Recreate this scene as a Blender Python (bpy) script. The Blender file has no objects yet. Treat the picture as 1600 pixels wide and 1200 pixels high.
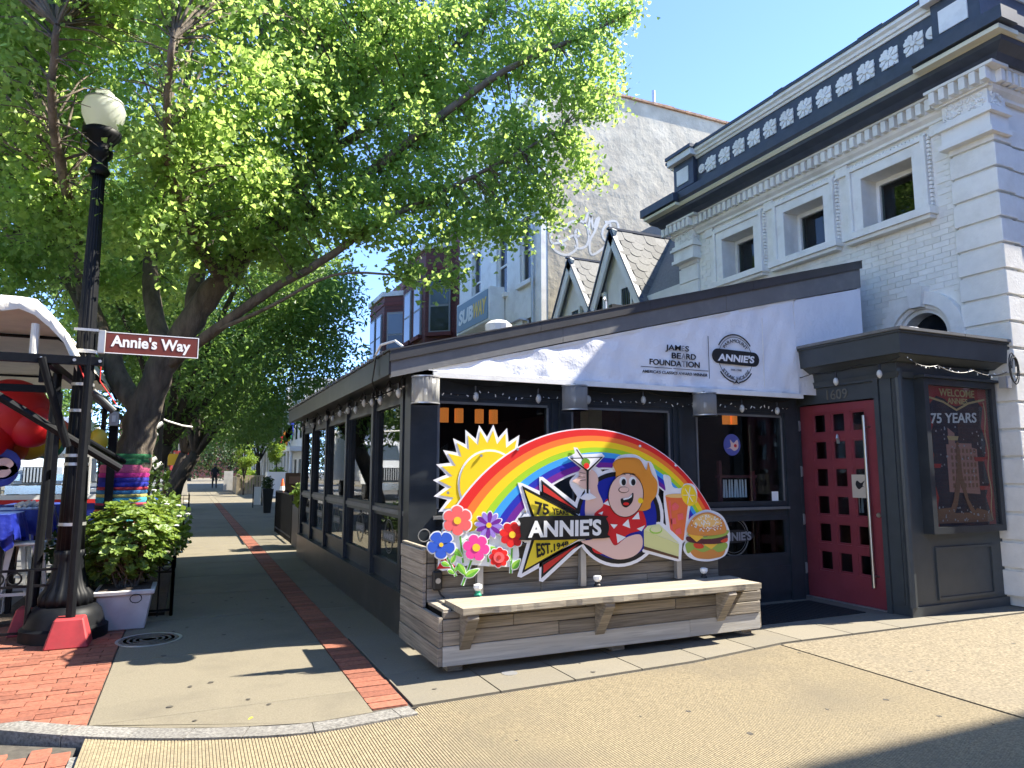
import bpy, bmesh, math, random
import numpy as np
from mathutils import Vector, Matrix
rnd = random.Random(7); nrg = np.random.default_rng(11)
sc = bpy.context.scene
COL = sc.collection
# ---------------------------------------------------------------- camera, light, exposure
CAM_H = 1.5; FPX = 1090.0; PITCH = math.radians(7.112); HEAD = math.radians(24.647)
cd = bpy.data.cameras.new('camera'); cam = bpy.data.objects.new('camera', cd); COL.objects.link(cam)
cam.location = (0, 0, CAM_H); cam.rotation_euler = (math.pi/2 + PITCH, 0, -HEAD)
cd.sensor_width = 36; cd.lens = 36*FPX/1600; cd.clip_end = 2000; cd.clip_start = .05
sc.camera = cam
SUN_EL = math.radians(47.6); SUN_T = .20
sun_dir = Vector((math.cos(SUN_EL), -SUN_T*math.cos(SUN_EL), math.sin(SUN_EL))).normalized()
sl = bpy.data.lights.new('sun', 'SUN'); sl.energy = 2.3; sl.angle = math.radians(.5); sl.color = (1, .93, .80)
so = bpy.data.objects.new('sun', sl); COL.objects.link(so)
so.rotation_euler = (-sun_dir).to_track_quat('-Z', 'Y').to_euler(); so.location = (30, -4, 40)
W = bpy.data.worlds.new('World'); sc.world = W; W.use_nodes = True
wn = W.node_tree; wn.nodes.clear()
sky = wn.nodes.new('ShaderNodeTexSky'); sky.sky_type = 'NISHITA'; sky.sun_disc = False
sky.sun_elevation = SUN_EL; sky.sun_rotation = math.atan2(sun_dir.x, sun_dir.y)
sky.altitude = 0; sky.air_density = .27; sky.dust_density = 0; sky.ozone_density = 3.0
bg = wn.nodes.new('ShaderNodeBackground'); bg.inputs[1].default_value = .15
wo = wn.nodes.new('ShaderNodeOutputWorld')
wn.links.new(sky.outputs[0], bg.inputs[0]); wn.links.new(bg.outputs[0], wo.inputs[0])
vs = sc.view_settings; vs.view_transform = 'Standard'; vs.look = 'None'; vs.gamma = 1; vs.exposure = 2.93; vs.use_curve_mapping = False
sc.cycles.use_denoising = True
sc.cycles.max_bounces = 7; sc.cycles.transparent_max_bounces = 12; sc.cycles.caustics_reflective = False; sc.cycles.caustics_refractive = False
sc.cycles.sample_clamp_indirect = 6

# ---------------------------------------------------------------- measuring helper: a point of the place on a given plane
def ray(u, v):
    a = (u-800)/FPX; b = -(v-600)/FPX
    f = math.cos(PITCH)-b*math.sin(PITCH); z = math.sin(PITCH)+b*math.cos(PITCH)
    c, s = math.cos(HEAD), math.sin(HEAD)
    return Vector((a*c+f*s, -a*s+f*c, z))
def onY(u, v, y): d = ray(u, v); return Vector((0, 0, CAM_H))+d*(y/d.y)
def onX(u, v, x): d = ray(u, v); return Vector((0, 0, CAM_H))+d*(x/d.x)
def onZ(u, v, z=0): d = ray(u, v); return Vector((0, 0, CAM_H))+d*((z-CAM_H)/d.z)

# ---------------------------------------------------------------- objects
def tag(o, label=None, cat=None, group=None, kind=None):
    if label: o['label'] = label
    if cat: o['category'] = cat
    if group: o['group'] = group
    if kind: o['kind'] = kind
    return o
WL = {}
def empty(name, loc, label, cat, group=None):
    o = bpy.data.objects.new(name, None); COL.objects.link(o); o.location = loc; o.empty_display_size = .2
    WL[o] = Vector(loc); return tag(o, label, cat, group)
def link(name, me, parent=None, loc=None, kind=None):
    o = bpy.data.objects.new(name, me); COL.objects.link(o)
    base = WL[parent] if parent is not None else Vector((0, 0, 0))
    if parent is not None: o.parent = parent
    if loc is None: loc = base
    o.location = Vector(loc)-base; WL[o] = Vector(loc)
    if kind: o['kind'] = kind
    return o
class MB:
    def __init__(s): s.v = []; s.f = []
    def add(s, vs, fs):
        n = len(s.v); s.v += [tuple(p) for p in vs]; s.f += [tuple(i+n for i in f) for f in fs]; return s
    def box(s, x0, x1, y0, y1, z0, z1):
        return s.add([(x0,y0,z0),(x1,y0,z0),(x1,y1,z0),(x0,y1,z0),(x0,y0,z1),(x1,y0,z1),(x1,y1,z1),(x0,y1,z1)],
                     [(3,2,1,0),(4,5,6,7),(0,1,5,4),(1,2,6,5),(2,3,7,6),(3,0,4,7)])
    def obox(s, c, ax, ay, az):   # centre + three half axes
        c, ax, ay, az = map(Vector, (c, ax, ay, az)); P = []
        for k in (-1, 1):
            for i, j in ((-1,-1),(1,-1),(1,1),(-1,1)): P.append(c+ax*i+ay*j+az*k)
        return s.add(P, [(3,2,1,0),(4,5,6,7),(0,1,5,4),(1,2,6,5),(2,3,7,6),(3,0,4,7)])
    def beam(s, a, b, w, h, up=(0,0,1)):
        a, b = Vector(a), Vector(b); d = b-a; L = d.length; d.normalize(); up = Vector(up)
        sx = d.cross(up)
        if sx.length < 1e-3: sx = d.cross(Vector((1,0,0)))
        sx.normalize(); uu = sx.cross(d)
        return s.obox((a+b)/2, d*L/2, sx*w/2, uu*h/2)
    def tube(s, pts, r, n=8, caps=True):
        pts = [Vector(p) for p in pts]; rs = r if hasattr(r, '__len__') else [r]*len(pts)
        V = []; F = []; ref = None
        for i, p in enumerate(pts):
            d = (pts[min(i+1, len(pts)-1)]-pts[max(i-1, 0)]).normalized()
            if ref is None:
                ref = d.cross(Vector((0,0,1)));
                if ref.length < 1e-3: ref = Vector((1,0,0))
                ref.normalize()
            ref = (ref-d*ref.dot(d)).normalized(); b = d.cross(ref)
            for k in range(n):
                a = 2*math.pi*k/n; V.append(p+(ref*math.cos(a)+b*math.sin(a))*rs[i])
        for i in range(len(pts)-1):
            for k in range(n):
                F.append((i*n+k, i*n+(k+1)%n, (i+1)*n+(k+1)%n, (i+1)*n+k))
        if caps: F.append(tuple(reversed(range(n)))); F.append(tuple(range((len(pts)-1)*n, len(pts)*n)))
        return s.add(V, F)
    def lathe(s, c, prof, n=24, flute=0, fn=0):
        c = Vector(c); V = []; F = []
        for z, r in prof:
            for k in range(n):
                a = 2*math.pi*k/n; q = r*(1-flute*(.5+.5*math.cos(a*fn))) if fn else r
                V.append(c+Vector((q*math.cos(a), q*math.sin(a), z)))
        for i in range(len(prof)-1):
            for k in range(n): F.append((i*n+k, i*n+(k+1)%n, (i+1)*n+(k+1)%n, (i+1)*n+k))
        F.append(tuple(reversed(range(n)))); F.append(tuple(range((len(prof)-1)*n, len(prof)*n)))
        return s.add(V, F)
    def prism(s, pts, d):   # planar outline pushed along d
        d = Vector(d); n = len(pts); P = [Vector(p) for p in pts]
        return s.add(P+[p+d for p in P], [tuple(range(n)), tuple(reversed(range(n, 2*n)))]+[(i, i+n, (i+1)%n+n, (i+1)%n) for i in range(n)])
    def poly(s, pts): return s.add(pts, [tuple(range(len(pts)))])
    def build(s, name, mat, parent=None, smooth=False, kind=None, bevel=0, label=None):
        base = WL[parent] if parent is not None else Vector((0,0,0))
        me = bpy.data.meshes.new(name)
        me.from_pydata([(p[0]-base.x, p[1]-base.y, p[2]-base.z) for p in s.v], [], s.f)
        bm = bmesh.new(); bm.from_mesh(me); bmesh.ops.recalc_face_normals(bm, faces=bm.faces)
        if bevel: bmesh.ops.bevel(bm, geom=bm.edges[:], offset=bevel, segments=1, affect='EDGES', clamp_overlap=True)
        bm.to_mesh(me); bm.free()
        me.materials.append(mat)
        if smooth: me.shade_smooth()
        o = link(name, me, parent, None, kind)
        if label: o['label'] = label
        return o
def smooth_by_angle(o, ang=40):
    try: o.data.set_sharp_from_angle(angle=math.radians(ang))
    except Exception: pass
    return o
def np_mesh(name, V, F, mat, parent=None, kind=None, smooth=False):
    base = WL[parent] if parent is not None else Vector((0,0,0))
    V = np.asarray(V, np.float32)-np.array(base, np.float32); F = np.asarray(F, np.int32)
    me = bpy.data.meshes.new(name); k = F.shape[1]
    me.vertices.add(len(V)); me.vertices.foreach_set('co', V.ravel())
    me.loops.add(F.size); me.loops.foreach_set('vertex_index', F.ravel())
    me.polygons.add(len(F)); me.polygons.foreach_set('loop_start', np.arange(0, F.size, k, dtype=np.int32))
    me.update(calc_edges=True); me.validate()
    me.materials.append(mat)
    if smooth: me.shade_smooth()
    else: me.shade_flat()
    return link(name, me, parent, None, kind)
def unit_mesh(name, mat, bevel=0):   # a shared 1 x 1 x 1 block
    me = bpy.data.meshes.new(name); bm = bmesh.new(); bmesh.ops.create_cube(bm, size=1)
    if bevel: bmesh.ops.bevel(bm, geom=bm.edges[:], offset=bevel, segments=1, affect='EDGES')
    bm.to_mesh(me); bm.free(); me.materials.append(mat); return me
def piece(name, me, parent, c, size, rot=None):
    o = link(name, me, parent, c); o.scale = size
    if rot: o.rotation_euler = rot
    return o
def copy_tree(o, parent=None, off=None):
    c = o.copy(); COL.objects.link(c)
    WL[c] = WL.get(o, Vector((0,0,0)))+(Vector(off) if off else Vector((0,0,0)))
    if parent is not None: c.parent = parent
    elif off: c.location = o.location+Vector(off)
    for ch in [k for k in KIDS(o)]: copy_tree(ch, c)
    return c
def KIDS(o): return [k for k in COL.objects if k.parent == o]
BOXF = np.array([(3,2,1,0),(4,5,6,7),(0,1,5,4),(1,2,6,5),(2,3,7,6),(3,0,4,7)])
def boxes_np(name, L, mat, parent, kind='stuff'):   # many axis-aligned blocks (centre, size) as one mesh
    L = np.array(L); c, h = L[:, :3], L[:, 3:]/2
    S = np.array([(-1,-1,-1),(1,-1,-1),(1,1,-1),(-1,1,-1),(-1,-1,1),(1,-1,1),(1,1,1),(-1,1,1)])
    V = (c[:, None]+h[:, None]*S[None]).reshape(-1, 3)
    F = (BOXF[None]+(np.arange(len(L))*8)[:, None, None]).reshape(-1, 4)
    return np_mesh(name, V, F, mat, parent, kind)

# ---------------------------------------------------------------- materials
M = {}
def mat(name, col, rough=.6, metal=0, var=.0, vs=3, bump=0, bs=40, spec=.5, objvar=0, stretch=None, dirt=None, ds=1.2, da=.5, emit=0, coat=0):
    m = bpy.data.materials.new(name); m.use_nodes = True; nt = m.node_tree; N = nt.nodes; L = nt.links
    b = N['Principled BSDF']; b.inputs['Roughness'].default_value = rough; b.inputs['Metallic'].default_value = metal
    b.inputs['Base Color'].default_value = (*col, 1); b.inputs['Specular IOR Level'].default_value = spec
    if coat: b.inputs['Coat Weight'].default_value = coat; b.inputs['Coat Roughness'].default_value = .1
    geo = N.new('ShaderNodeNewGeometry'); pos = geo.outputs['Position']
    if objvar:
        oi = N.new('ShaderNodeObjectInfo'); ad = N.new('ShaderNodeVectorMath'); ad.operation = 'MULTIPLY_ADD'
        ad.inputs[1].default_value = (37, 23, 51)
        L.new(oi.outputs['Random'], ad.inputs[0]); L.new(pos, ad.inputs[2]); pos = ad.outputs[0]
    if stretch:
        mp = N.new('ShaderNodeVectorMath'); mp.operation = 'MULTIPLY'; mp.inputs[1].default_value = stretch
        L.new(pos, mp.inputs[0]); pos = mp.outputs[0]
    color = None
    def noise(scale, detail=4, rgh=.6):
        n = N.new('ShaderNodeTexNoise'); n.inputs['Scale'].default_value = scale; n.inputs['Detail'].default_value = detail
        n.inputs['Roughness'].default_value = rgh; L.new(pos, n.inputs['Vector']); return n.outputs['Fac']
    def ramp(src, a, bb, p0=.3, p1=.7):
        r = N.new('ShaderNodeMapRange'); r.inputs[1].default_value = p0; r.inputs[2].default_value = p1
        r.inputs[3].default_value = a; r.inputs[4].default_value = bb; L.new(src, r.inputs[0]); return r.outputs[0]
    def mul(c, f):
        x = N.new('ShaderNodeVectorMath'); x.operation = 'SCALE'
        if c is None: x.inputs[0].default_value = col
        else: L.new(c, x.inputs[0])
        L.new(f, x.inputs[3]); return x.outputs[0]
    if var: color = mul(color, ramp(noise(vs), 1-var, 1+var))
    if objvar: color = mul(color, ramp(oi.outputs['Random'], 1-objvar, 1+objvar, 0, 1))
    if dirt:
        mx = N.new('ShaderNodeMix'); mx.data_type = 'RGBA'
        L.new(ramp(noise(ds, 6, .65), 0, da, .48, .72), mx.inputs['Factor'])
        if color is None: mx.inputs[6].default_value = (*col, 1)
        else: L.new(color, mx.inputs[6])
        mx.inputs[7].default_value = (*dirt, 1); color = mx.outputs[2]
    if color is not None: L.new(color, b.inputs['Base Color'])
    if bump:
        bp = N.new('ShaderNodeBump'); bp.inputs['Strength'].default_value = 1; bp.inputs['Distance'].default_value = bump
        L.new(noise(bs, 5), bp.inputs['Height']); L.new(bp.outputs[0], b.inputs['Normal'])
    if emit: b.inputs['Emission Color'].default_value = (*col, 1); b.inputs['Emission Strength'].default_value = emit
    M[name] = m; return m
def glass(name, tint=(.75,.8,.8), refl=1.0, rough=.0):
    m = bpy.data.materials.new(name); m.use_nodes = True; nt = m.node_tree; N = nt.nodes; N.clear(); L = nt.links
    o = N.new('ShaderNodeOutputMaterial'); mx = N.new('ShaderNodeMixShader'); t = N.new('ShaderNodeBsdfTransparent'); g = N.new('ShaderNodeBsdfGlossy')
    t.inputs[0].default_value = (*tint, 1); g.inputs['Roughness'].default_value = rough
    ge = N.new('ShaderNodeNewGeometry'); dt = N.new('ShaderNodeVectorMath'); dt.operation = 'DOT_PRODUCT'; L.new(ge.outputs['Incoming'], dt.inputs[0]); L.new(ge.outputs['Normal'], dt.inputs[1])
    def mth(op, a, v=None, sw=False):
        x = N.new('ShaderNodeMath'); x.operation = op; L.new(a, x.inputs[1 if sw else 0])
        if v is not None: x.inputs[0 if sw else 1].default_value = v
        return x.outputs[0]
    fr = mth('MULTIPLY_ADD', mth('POWER', mth('SUBTRACT', mth('ABSOLUTE', dt.outputs['Value']), 1.0, True), 5.0), .96)
    fr.node.inputs[2].default_value = .04   # Schlick reflectance, the same on both faces of a pane
    mm = N.new('ShaderNodeMath'); mm.operation = 'MULTIPLY'; mm.inputs[1].default_value = 1.25*refl; mm.use_clamp = True
    L.new(fr, mm.inputs[0]); L.new(mm.outputs[0], mx.inputs[0]); L.new(t.outputs[0], mx.inputs[1]); L.new(g.outputs[0], mx.inputs[2]); L.new(mx.outputs[0], o.inputs[0])
    M[name] = m; return m
def leafmat(name, c1, c2, trans, tw=.45):
    m = bpy.data.materials.new(name); m.use_nodes = True; nt = m.node_tree; N = nt.nodes; L = nt.links
    b = N['Principled BSDF']; o = N['Material Output']; b.inputs['Roughness'].default_value = .45
    geo = N.new('ShaderNodeNewGeometry'); mx = N.new('ShaderNodeMix'); mx.data_type = 'RGBA'
    mx.inputs[6].default_value = (*c1, 1); mx.inputs[7].default_value = (*c2, 1)
    L.new(geo.outputs['Random Per Island'], mx.inputs['Factor']); L.new(mx.outputs[2], b.inputs['Base Color'])
    t = N.new('ShaderNodeBsdfTranslucent'); t.inputs[0].default_value = (*trans, 1)
    ms = N.new('ShaderNodeMixShader'); ms.inputs[0].default_value = tw
    L.new(b.outputs[0], ms.inputs[1]); L.new(t.outputs[0], ms.inputs[2]); L.new(ms.outputs[0], o.inputs[0])
    M[name] = m; return m
def brickmat(name, col, mortar, bw=.22, bh=.075, ms=.012, axis='YZ', rough=.8, var=.25, bump=.004):
    m = bpy.data.materials.new(name); m.use_nodes = True; nt = m.node_tree; N = nt.nodes; L = nt.links
    b = N['Principled BSDF']; b.inputs['Roughness'].default_value = rough
    geo = N.new('ShaderNodeNewGeometry'); sp = N.new('ShaderNodeSeparateXYZ'); cb = N.new('ShaderNodeCombineXYZ'); L.new(geo.outputs['Position'], sp.inputs[0])
    if axis == 'XYZ':
        ad = N.new('ShaderNodeMath'); L.new(sp.outputs['X'], ad.inputs[0]); L.new(sp.outputs['Y'], ad.inputs[1]); L.new(ad.outputs[0], cb.inputs[0])
    else: L.new(sp.outputs[axis[0]], cb.inputs[0])
    L.new(sp.outputs['Z'], cb.inputs[1])
    t = N.new('ShaderNodeTexBrick'); t.inputs['Scale'].default_value = 1; t.inputs['Brick Width'].default_value = bw; t.inputs['Row Height'].default_value = bh
    t.inputs['Mortar Size'].default_value = ms; t.inputs['Mortar Smooth'].default_value = .2
    t.inputs['Color1'].default_value = (*[c*(1-var) for c in col], 1); t.inputs['Color2'].default_value = (*[c*(1+var) for c in col], 1); t.inputs['Mortar'].default_value = (*mortar, 1)
    L.new(cb.outputs[0], t.inputs['Vector']); L.new(t.outputs['Color'], b.inputs['Base Color'])
    bp = N.new('ShaderNodeBump'); bp.invert = True; bp.inputs['Distance'].default_value = bump; L.new(t.outputs['Fac'], bp.inputs['Height']); L.new(bp.outputs[0], b.inputs['Normal'])
    M[name] = m; return m

mat('asphalt', (.12,.118,.112), .9, var=.25, vs=2, bump=.004, bs=150)
mat('concrete', (.17,.148,.104), .88, var=.2, vs=90, bump=.0025, bs=260, dirt=(.105,.092,.068), ds=1.1, da=.75, objvar=.06)
mat('flagstone', (.175,.155,.115), .88, var=.14, vs=110, bump=.002, bs=240, dirt=(.14,.13,.105), ds=2, da=.5, objvar=.09)
mat('ribbed_concrete', (.25,.204,.125), .9, var=.36, vs=60, bump=.0022, bs=210, dirt=(.185,.155,.105), ds=.9, da=.85)
mat('aggregate', (.185,.152,.098), .9, var=.55, vs=48, bump=.0035, bs=150, dirt=(.15,.127,.088), ds=.9, da=.6)
mat('joint_dirt', (.07,.062,.05), .95, var=.3, vs=30)
mat('granite', (.185,.176,.160), .8, var=.6, vs=60, bump=.002, bs=200, objvar=.10, dirt=(.14,.13,.115), ds=4, da=.7)
mat('paver_red', (.25,.085,.05), .88, var=.3, vs=40, bump=.003, bs=120, objvar=.26, dirt=(.13,.075,.055), ds=2.5, da=.5)
mat('white_paint', (.82,.80,.75), .6, var=.05, vs=4, bump=.0015, bs=60, dirt=(.6,.58,.52), ds=1.0, da=.35)
mat('white_trim', (.84,.82,.77), .55, var=.04, vs=5, dirt=(.50,.47,.41), ds=2.2, da=.5, bump=.001, bs=40)
mat('white_brick', (.83,.81,.75), .6, var=.05, vs=8, bump=.004, bs=35, objvar=.025, dirt=(.58,.55,.48), ds=1.6, da=.55)
mat('cream_trim', (.70,.66,.50), .6, var=.05)
mat('navy', (.046,.058,.085), .5, var=.2, vs=6, dirt=(.07,.075,.085), ds=3, da=.4)
mat('charcoal', (.024,.030,.036), .42, var=.15, vs=5, dirt=(.06,.06,.06), ds=5, da=.25)
mat('booth_paint', (.050,.060,.066), .45, var=.12, vs=6, dirt=(.05,.056,.06), ds=3, da=.3)
mat('plinth_paint', (.042,.041,.037), .38, var=.15, vs=4, dirt=(.10,.095,.08), ds=4, da=.35)
mat('flashing', (.15,.15,.148), .5, metal=0, var=.1, vs=3, dirt=(.25,.24,.22), ds=6, da=.3)
mat('flashing_dark', (.045,.045,.047), .4, var=.1, vs=3, dirt=(.08,.08,.08), ds=6, da=.3)
mat('roof_felt', (.05,.05,.052), .9, var=.2)
mat('fabric', (.80,.80,.82), .8, var=.03, vs=3, bump=.02, bs=5)
mat('black_ink', (.012,.012,.013), .6); mat('grey_ink', (.30,.30,.31), .6); mat('dim_ink', (.12,.12,.11), .6)
mat('red_door', (.225,.042,.054), .38, var=.10, vs=5, dirt=(.22,.03,.03), ds=6, da=.3)
mat('steel', (.62,.60,.56), .28, metal=1); mat('galv', (.5,.5,.5), .45, metal=.8, var=.1)
mat('black_iron', (.006,.007,.009), .5, var=.3, vs=12, dirt=(.012,.012,.012), ds=9, da=.4, spec=.18)
mat('rubber', (.012,.012,.012), .85, var=.3, vs=40, bump=.002, bs=100)
mat('wood_grey', (.275,.238,.188), .85, var=.42, vs=7, bump=.003, bs=14, objvar=.30, stretch=(.35,1.6,9), dirt=(.13,.115,.10), ds=2.5, da=.65)
mat('wood_side', (.275,.238,.188), .85, var=.42, vs=7, bump=.003, bs=14, objvar=.30, stretch=(1.6,.35,9), dirt=(.13,.115,.10), ds=2.5, da=.65)
mat('wood_seat', (.30,.262,.20), .85, var=.35, vs=7, bump=.003, bs=14, objvar=.12, stretch=(.35,7,5), dirt=(.24,.20,.15), ds=2, da=.6)
mat('wood_white', (.44,.42,.375), .85, var=.3, vs=6, bump=.002, bs=14, objvar=.15, stretch=(.4,3,9), dirt=(.26,.23,.19), ds=3, da=.8)
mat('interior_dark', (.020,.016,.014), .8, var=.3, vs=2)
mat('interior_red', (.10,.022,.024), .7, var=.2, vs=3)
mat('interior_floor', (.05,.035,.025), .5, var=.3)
mat('lamp_glow', (1,.30,.06), .5, emit=.065)
mat('bulb_glass', (.55,.55,.52), .2); mat('black_plastic', (.012,.012,.013), .5)
mat('stucco', (.47,.42,.325), .92, var=.16, vs=1.6, bump=.03, bs=3.2, dirt=(.33,.285,.22), ds=.7, da=.75)
mat('rust', (.30,.17,.10), .9, var=.5, vs=5, dirt=(.5,.4,.33), ds=3, da=.6)
mat('spray_white', (.60,.59,.56), .7)
mat('slate', (.155,.155,.15), .85, var=.2, vs=20, bump=.003, bs=60, objvar=.18)
mat('timber_white', (.74,.73,.68), .7, var=.06)
mat('dark_window', (.012,.015,.02), .08)
mat('bark', (.135,.11,.085), .95, var=.45, vs=9, bump=.03, bs=16, stretch=(1,1,.28))
mat('bark_dark', (.05,.04,.032), .95, var=.4, vs=8, bump=.03, bs=14, stretch=(1,1,.3))
leafmat('ginkgo_leaf', (.095,.185,.04), (.19,.30,.07), (.52,.72,.18), .56)
leafmat('street_leaf', (.045,.105,.028), (.10,.18,.04), (.27,.44,.09), .45)
leafmat('young_leaf', (.10,.2,.03), (.17,.27,.04), (.38,.5,.06), .45)
leafmat('shrub_leaf', (.08,.155,.03), (.21,.29,.06), (.34,.47,.07), .35)
leafmat('dark_leaf', (.03,.06,.015), (.05,.09,.02), (.08,.13,.02), .3)
mat('canopy_white', (.74,.70,.60), .7, var=.08, vs=4, bump=.01, bs=6)
mat('red_paint', (.33,.03,.035), .6, var=.2, vs=8, dirt=(.2,.05,.045), ds=9, da=.5)
mat('pot_white', (.55,.53,.50), .7, var=.08, vs=5, dirt=(.35,.31,.27), ds=4, da=.5)
mat('blue_cloth', (.010,.020,.22), .38, var=.2, vs=9, bump=.012, bs=8)
mat('stool_white', (.72,.71,.68), .4, var=.06)
mat('globe_white', (.80,.83,.76), .3, emit=0); M['globe_white'].node_tree.nodes['Principled BSDF'].inputs['Subsurface Weight'].default_value = .4
mat('sign_brown', (.16,.035,.022), .4, var=.05); mat('sign_white', (.85,.85,.83), .45)
mat('red_balloon', (.55,.010,.014), .5); mat('orange_balloon', (.60,.09,.02), .5); mat('yellow_balloon', (.62,.42,.03), .5); mat('green_balloon', (.02,.25,.13), .5)
mat('red_brick_plain', (.13,.035,.028), .85, var=.2)
brickmat('red_brick', (.12,.030,.024), (.075,.035,.03), axis='XYZ'); brickmat('salmon_brick', (.42,.22,.17), (.4,.33,.28), axis='XYZ')
mat('white_render', (.80,.78,.72), .85, var=.06); mat('yellow_stucco', (.62,.50,.30), .9, var=.1); mat('grey_stone', (.50,.48,.44), .85, var=.15)
mat('beige_fence', (.36,.30,.21), .85, var=.25, objvar=.2)
mat('truck_white', (.78,.79,.80), .3, var=.03, coat=.3); mat('chrome', (.7,.7,.7), .15, metal=1); mat('tyre', (.015,.015,.015), .9)
mat('cone_orange', (.75,.14,.03), .5); mat('flag_red', (.6,.02,.02), .7); mat('flag_yellow', (.7,.5,.02), .7); mat('flag_blue', (.03,.06,.5), .7); mat('flag_green', (.02,.3,.08), .7); mat('flag_orange', (.7,.2,.02), .7)
mat('stop_red', (.55,.02,.035), .4); mat('street_green', (.01,.28,.16), .4); mat('sign_yellow', (.7,.42,.02), .4)
mat('soil', (.05,.035,.025), .95, var=.4, vs=20, bump=.02, bs=30)
def frosted(name, col, thru, trans):
    m = bpy.data.materials.new(name); m.use_nodes = True; nt = m.node_tree; N = nt.nodes; L = nt.links
    b = N['Principled BSDF']; b.inputs['Base Color'].default_value = (*col, 1); b.inputs['Roughness'].default_value = .25
    t = N.new('ShaderNodeBsdfTranslucent'); t.inputs[0].default_value = (*col, 1); p = N.new('ShaderNodeBsdfTransparent')
    a = N.new('ShaderNodeMixShader'); a.inputs[0].default_value = trans; c = N.new('ShaderNodeMixShader'); c.inputs[0].default_value = thru
    L.new(b.outputs[0], a.inputs[1]); L.new(t.outputs[0], a.inputs[2]); L.new(a.outputs[0], c.inputs[1]); L.new(p.outputs[0], c.inputs[2]); L.new(c.outputs[0], N['Material Output'].inputs[0]); M[name] = m
frosted('drum_plastic', (.8,.8,.78), .62, .5); frosted('globe_glass', (.90,.93,.86), .02, .7)
glass('window_glass', (.55,.6,.6)); glass('clear_glass', (.85,.88,.88), .65); glass('clear_plastic', (.80,.84,.87), .7, .02); glass('dim_glass', (.25,.28,.28))
SC = dict(red=(.72,.025,.022), orange=(.85,.19,.035), yellow=(.88,.62,.02), green=(.36,.62,.03), sky=(.05,.34,.75), blue=(.02,.03,.42), purple=(.16,.02,.27), white=(.80,.80,.82), black=(.012,.012,.013),
          coral=(.80,.13,.13), petalred=(.60,.015,.02), magenta=(.80,.06,.30), violet=(.30,.20,.62), pblue=(.03,.10,.52), centre=(.85,.55,.04), leafg=(.30,.58,.07), stem=(.12,.38,.04), skin=(.74,.50,.42),
          hair=(.70,.27,.035), shirt=(.60,.02,.025), disc=(.01,.02,.30), logoy=(.75,.60,.04), logored=(.52,.03,.025), olive=(.13,.28,.03), drink=(.75,.16,.05), lemon=(.85,.60,.05), pie=(.66,.66,.28), pietop=(.72,.72,.38), crust=(.12,.06,.03),
          bun=(.62,.25,.06), bunlight=(.80,.50,.17), lettuce=(.30,.42,.08), cheese=(.80,.48,.06), patty=(.09,.025,.035), tomato=(.62,.06,.03), plate=(.78,.79,.78))
for k, c in SC.items(): mat('print_'+k, c, .42, spec=.4)

# ---------------------------------------------------------------- lettering: outlines of the built-in font, fitted between three points
GLYPH = {}
def glyphs(items):
    obs = []
    for key, (s, off) in items.items():
        cu = bpy.data.curves.new('lettering', 'FONT'); cu.body = s; cu.size = 1; cu.extrude = .02; cu.offset = off; cu.resolution_u = 4
        o = bpy.data.objects.new('lettering', cu); COL.objects.link(o); obs.append((key, o))
    dg = bpy.context.evaluated_depsgraph_get()
    for key, o in obs:
        me = bpy.data.meshes.new_from_object(o.evaluated_get(dg)); n = len(me.vertices)
        a = np.empty(n*3, np.float32); me.vertices.foreach_get('co', a); a = a.reshape(-1, 3)
        GLYPH[key] = (a, [tuple(p.vertices) for p in me.polygons])
        cu = o.data; bpy.data.objects.remove(o); bpy.data.curves.remove(cu); bpy.data.meshes.remove(me)
glyphs({'annieway': ("Annie's Way", .03), 'annies': ("ANNIE'S", .035), 'james': ('JAM', .02), 'jamesz': ('S', .02), 'jamese': ('E', .02), 'beard1': ('BE', .02), 'bearda': ('A', .02), 'beard2': ('RD', .02), 'found1': ('FOUNDA', .02), 'foundt': ('T', .02), 'found2': ('ION', .02),
        'award': ("AMERICA'S CLASSICS AWARD WINNER", .012), 'para': ('PARAMOUNT', 0), 'steak': ('STEAK HOUSE', 0), 'num': ('1609', 0), '75': ('75', .03), 'years': ('YEARS', .025), 'est': ('EST.', .03), '1948': ('1948', .025),
        'sub': ('SUB', .045), 'way': ('WAY', .045), 'welcome': ('WELCOME', .02), 'annies2': ('ANNIES', .02), 'y75': ('75 YEARS', .02), 'stop': ('STOP', .02), 'p': ('P', .0), 'mm': ('estd 1948', 0)})
def text(name, key, p0, p1, pt, mt, parent, out, thick=.004, ptr=None):
    """p0 lower left, p1 lower right, pt upper left corner of the lettering; out = outward unit vector"""
    a, F = GLYPH[key]; p0, p1, pt, out = map(Vector, (p0, p1, pt, out)); ex = p1-p0; ez = pt-p0; er = (Vector(ptr)-p1) if ptr is not None else ez
    mn, mx = a.min(0), a.max(0); mb = MB()
    V = []
    for q in a:
        s = (q[0]-mn[0])/(mx[0]-mn[0]); t = (q[1]-mn[1])/(mx[1]-mn[1]); w = 1 if q[2] > 0 else 0
        V.append(p0+ex*s+(ez*(1-s)+er*s)*t+out*(thick*w))
    mb.add(V, F); base = WL[parent]
    me = bpy.data.meshes.new(name); me.from_pydata([tuple(v-base) for v in V], [], F); me.materials.append(mt)
    return link(name, me, parent)
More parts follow.
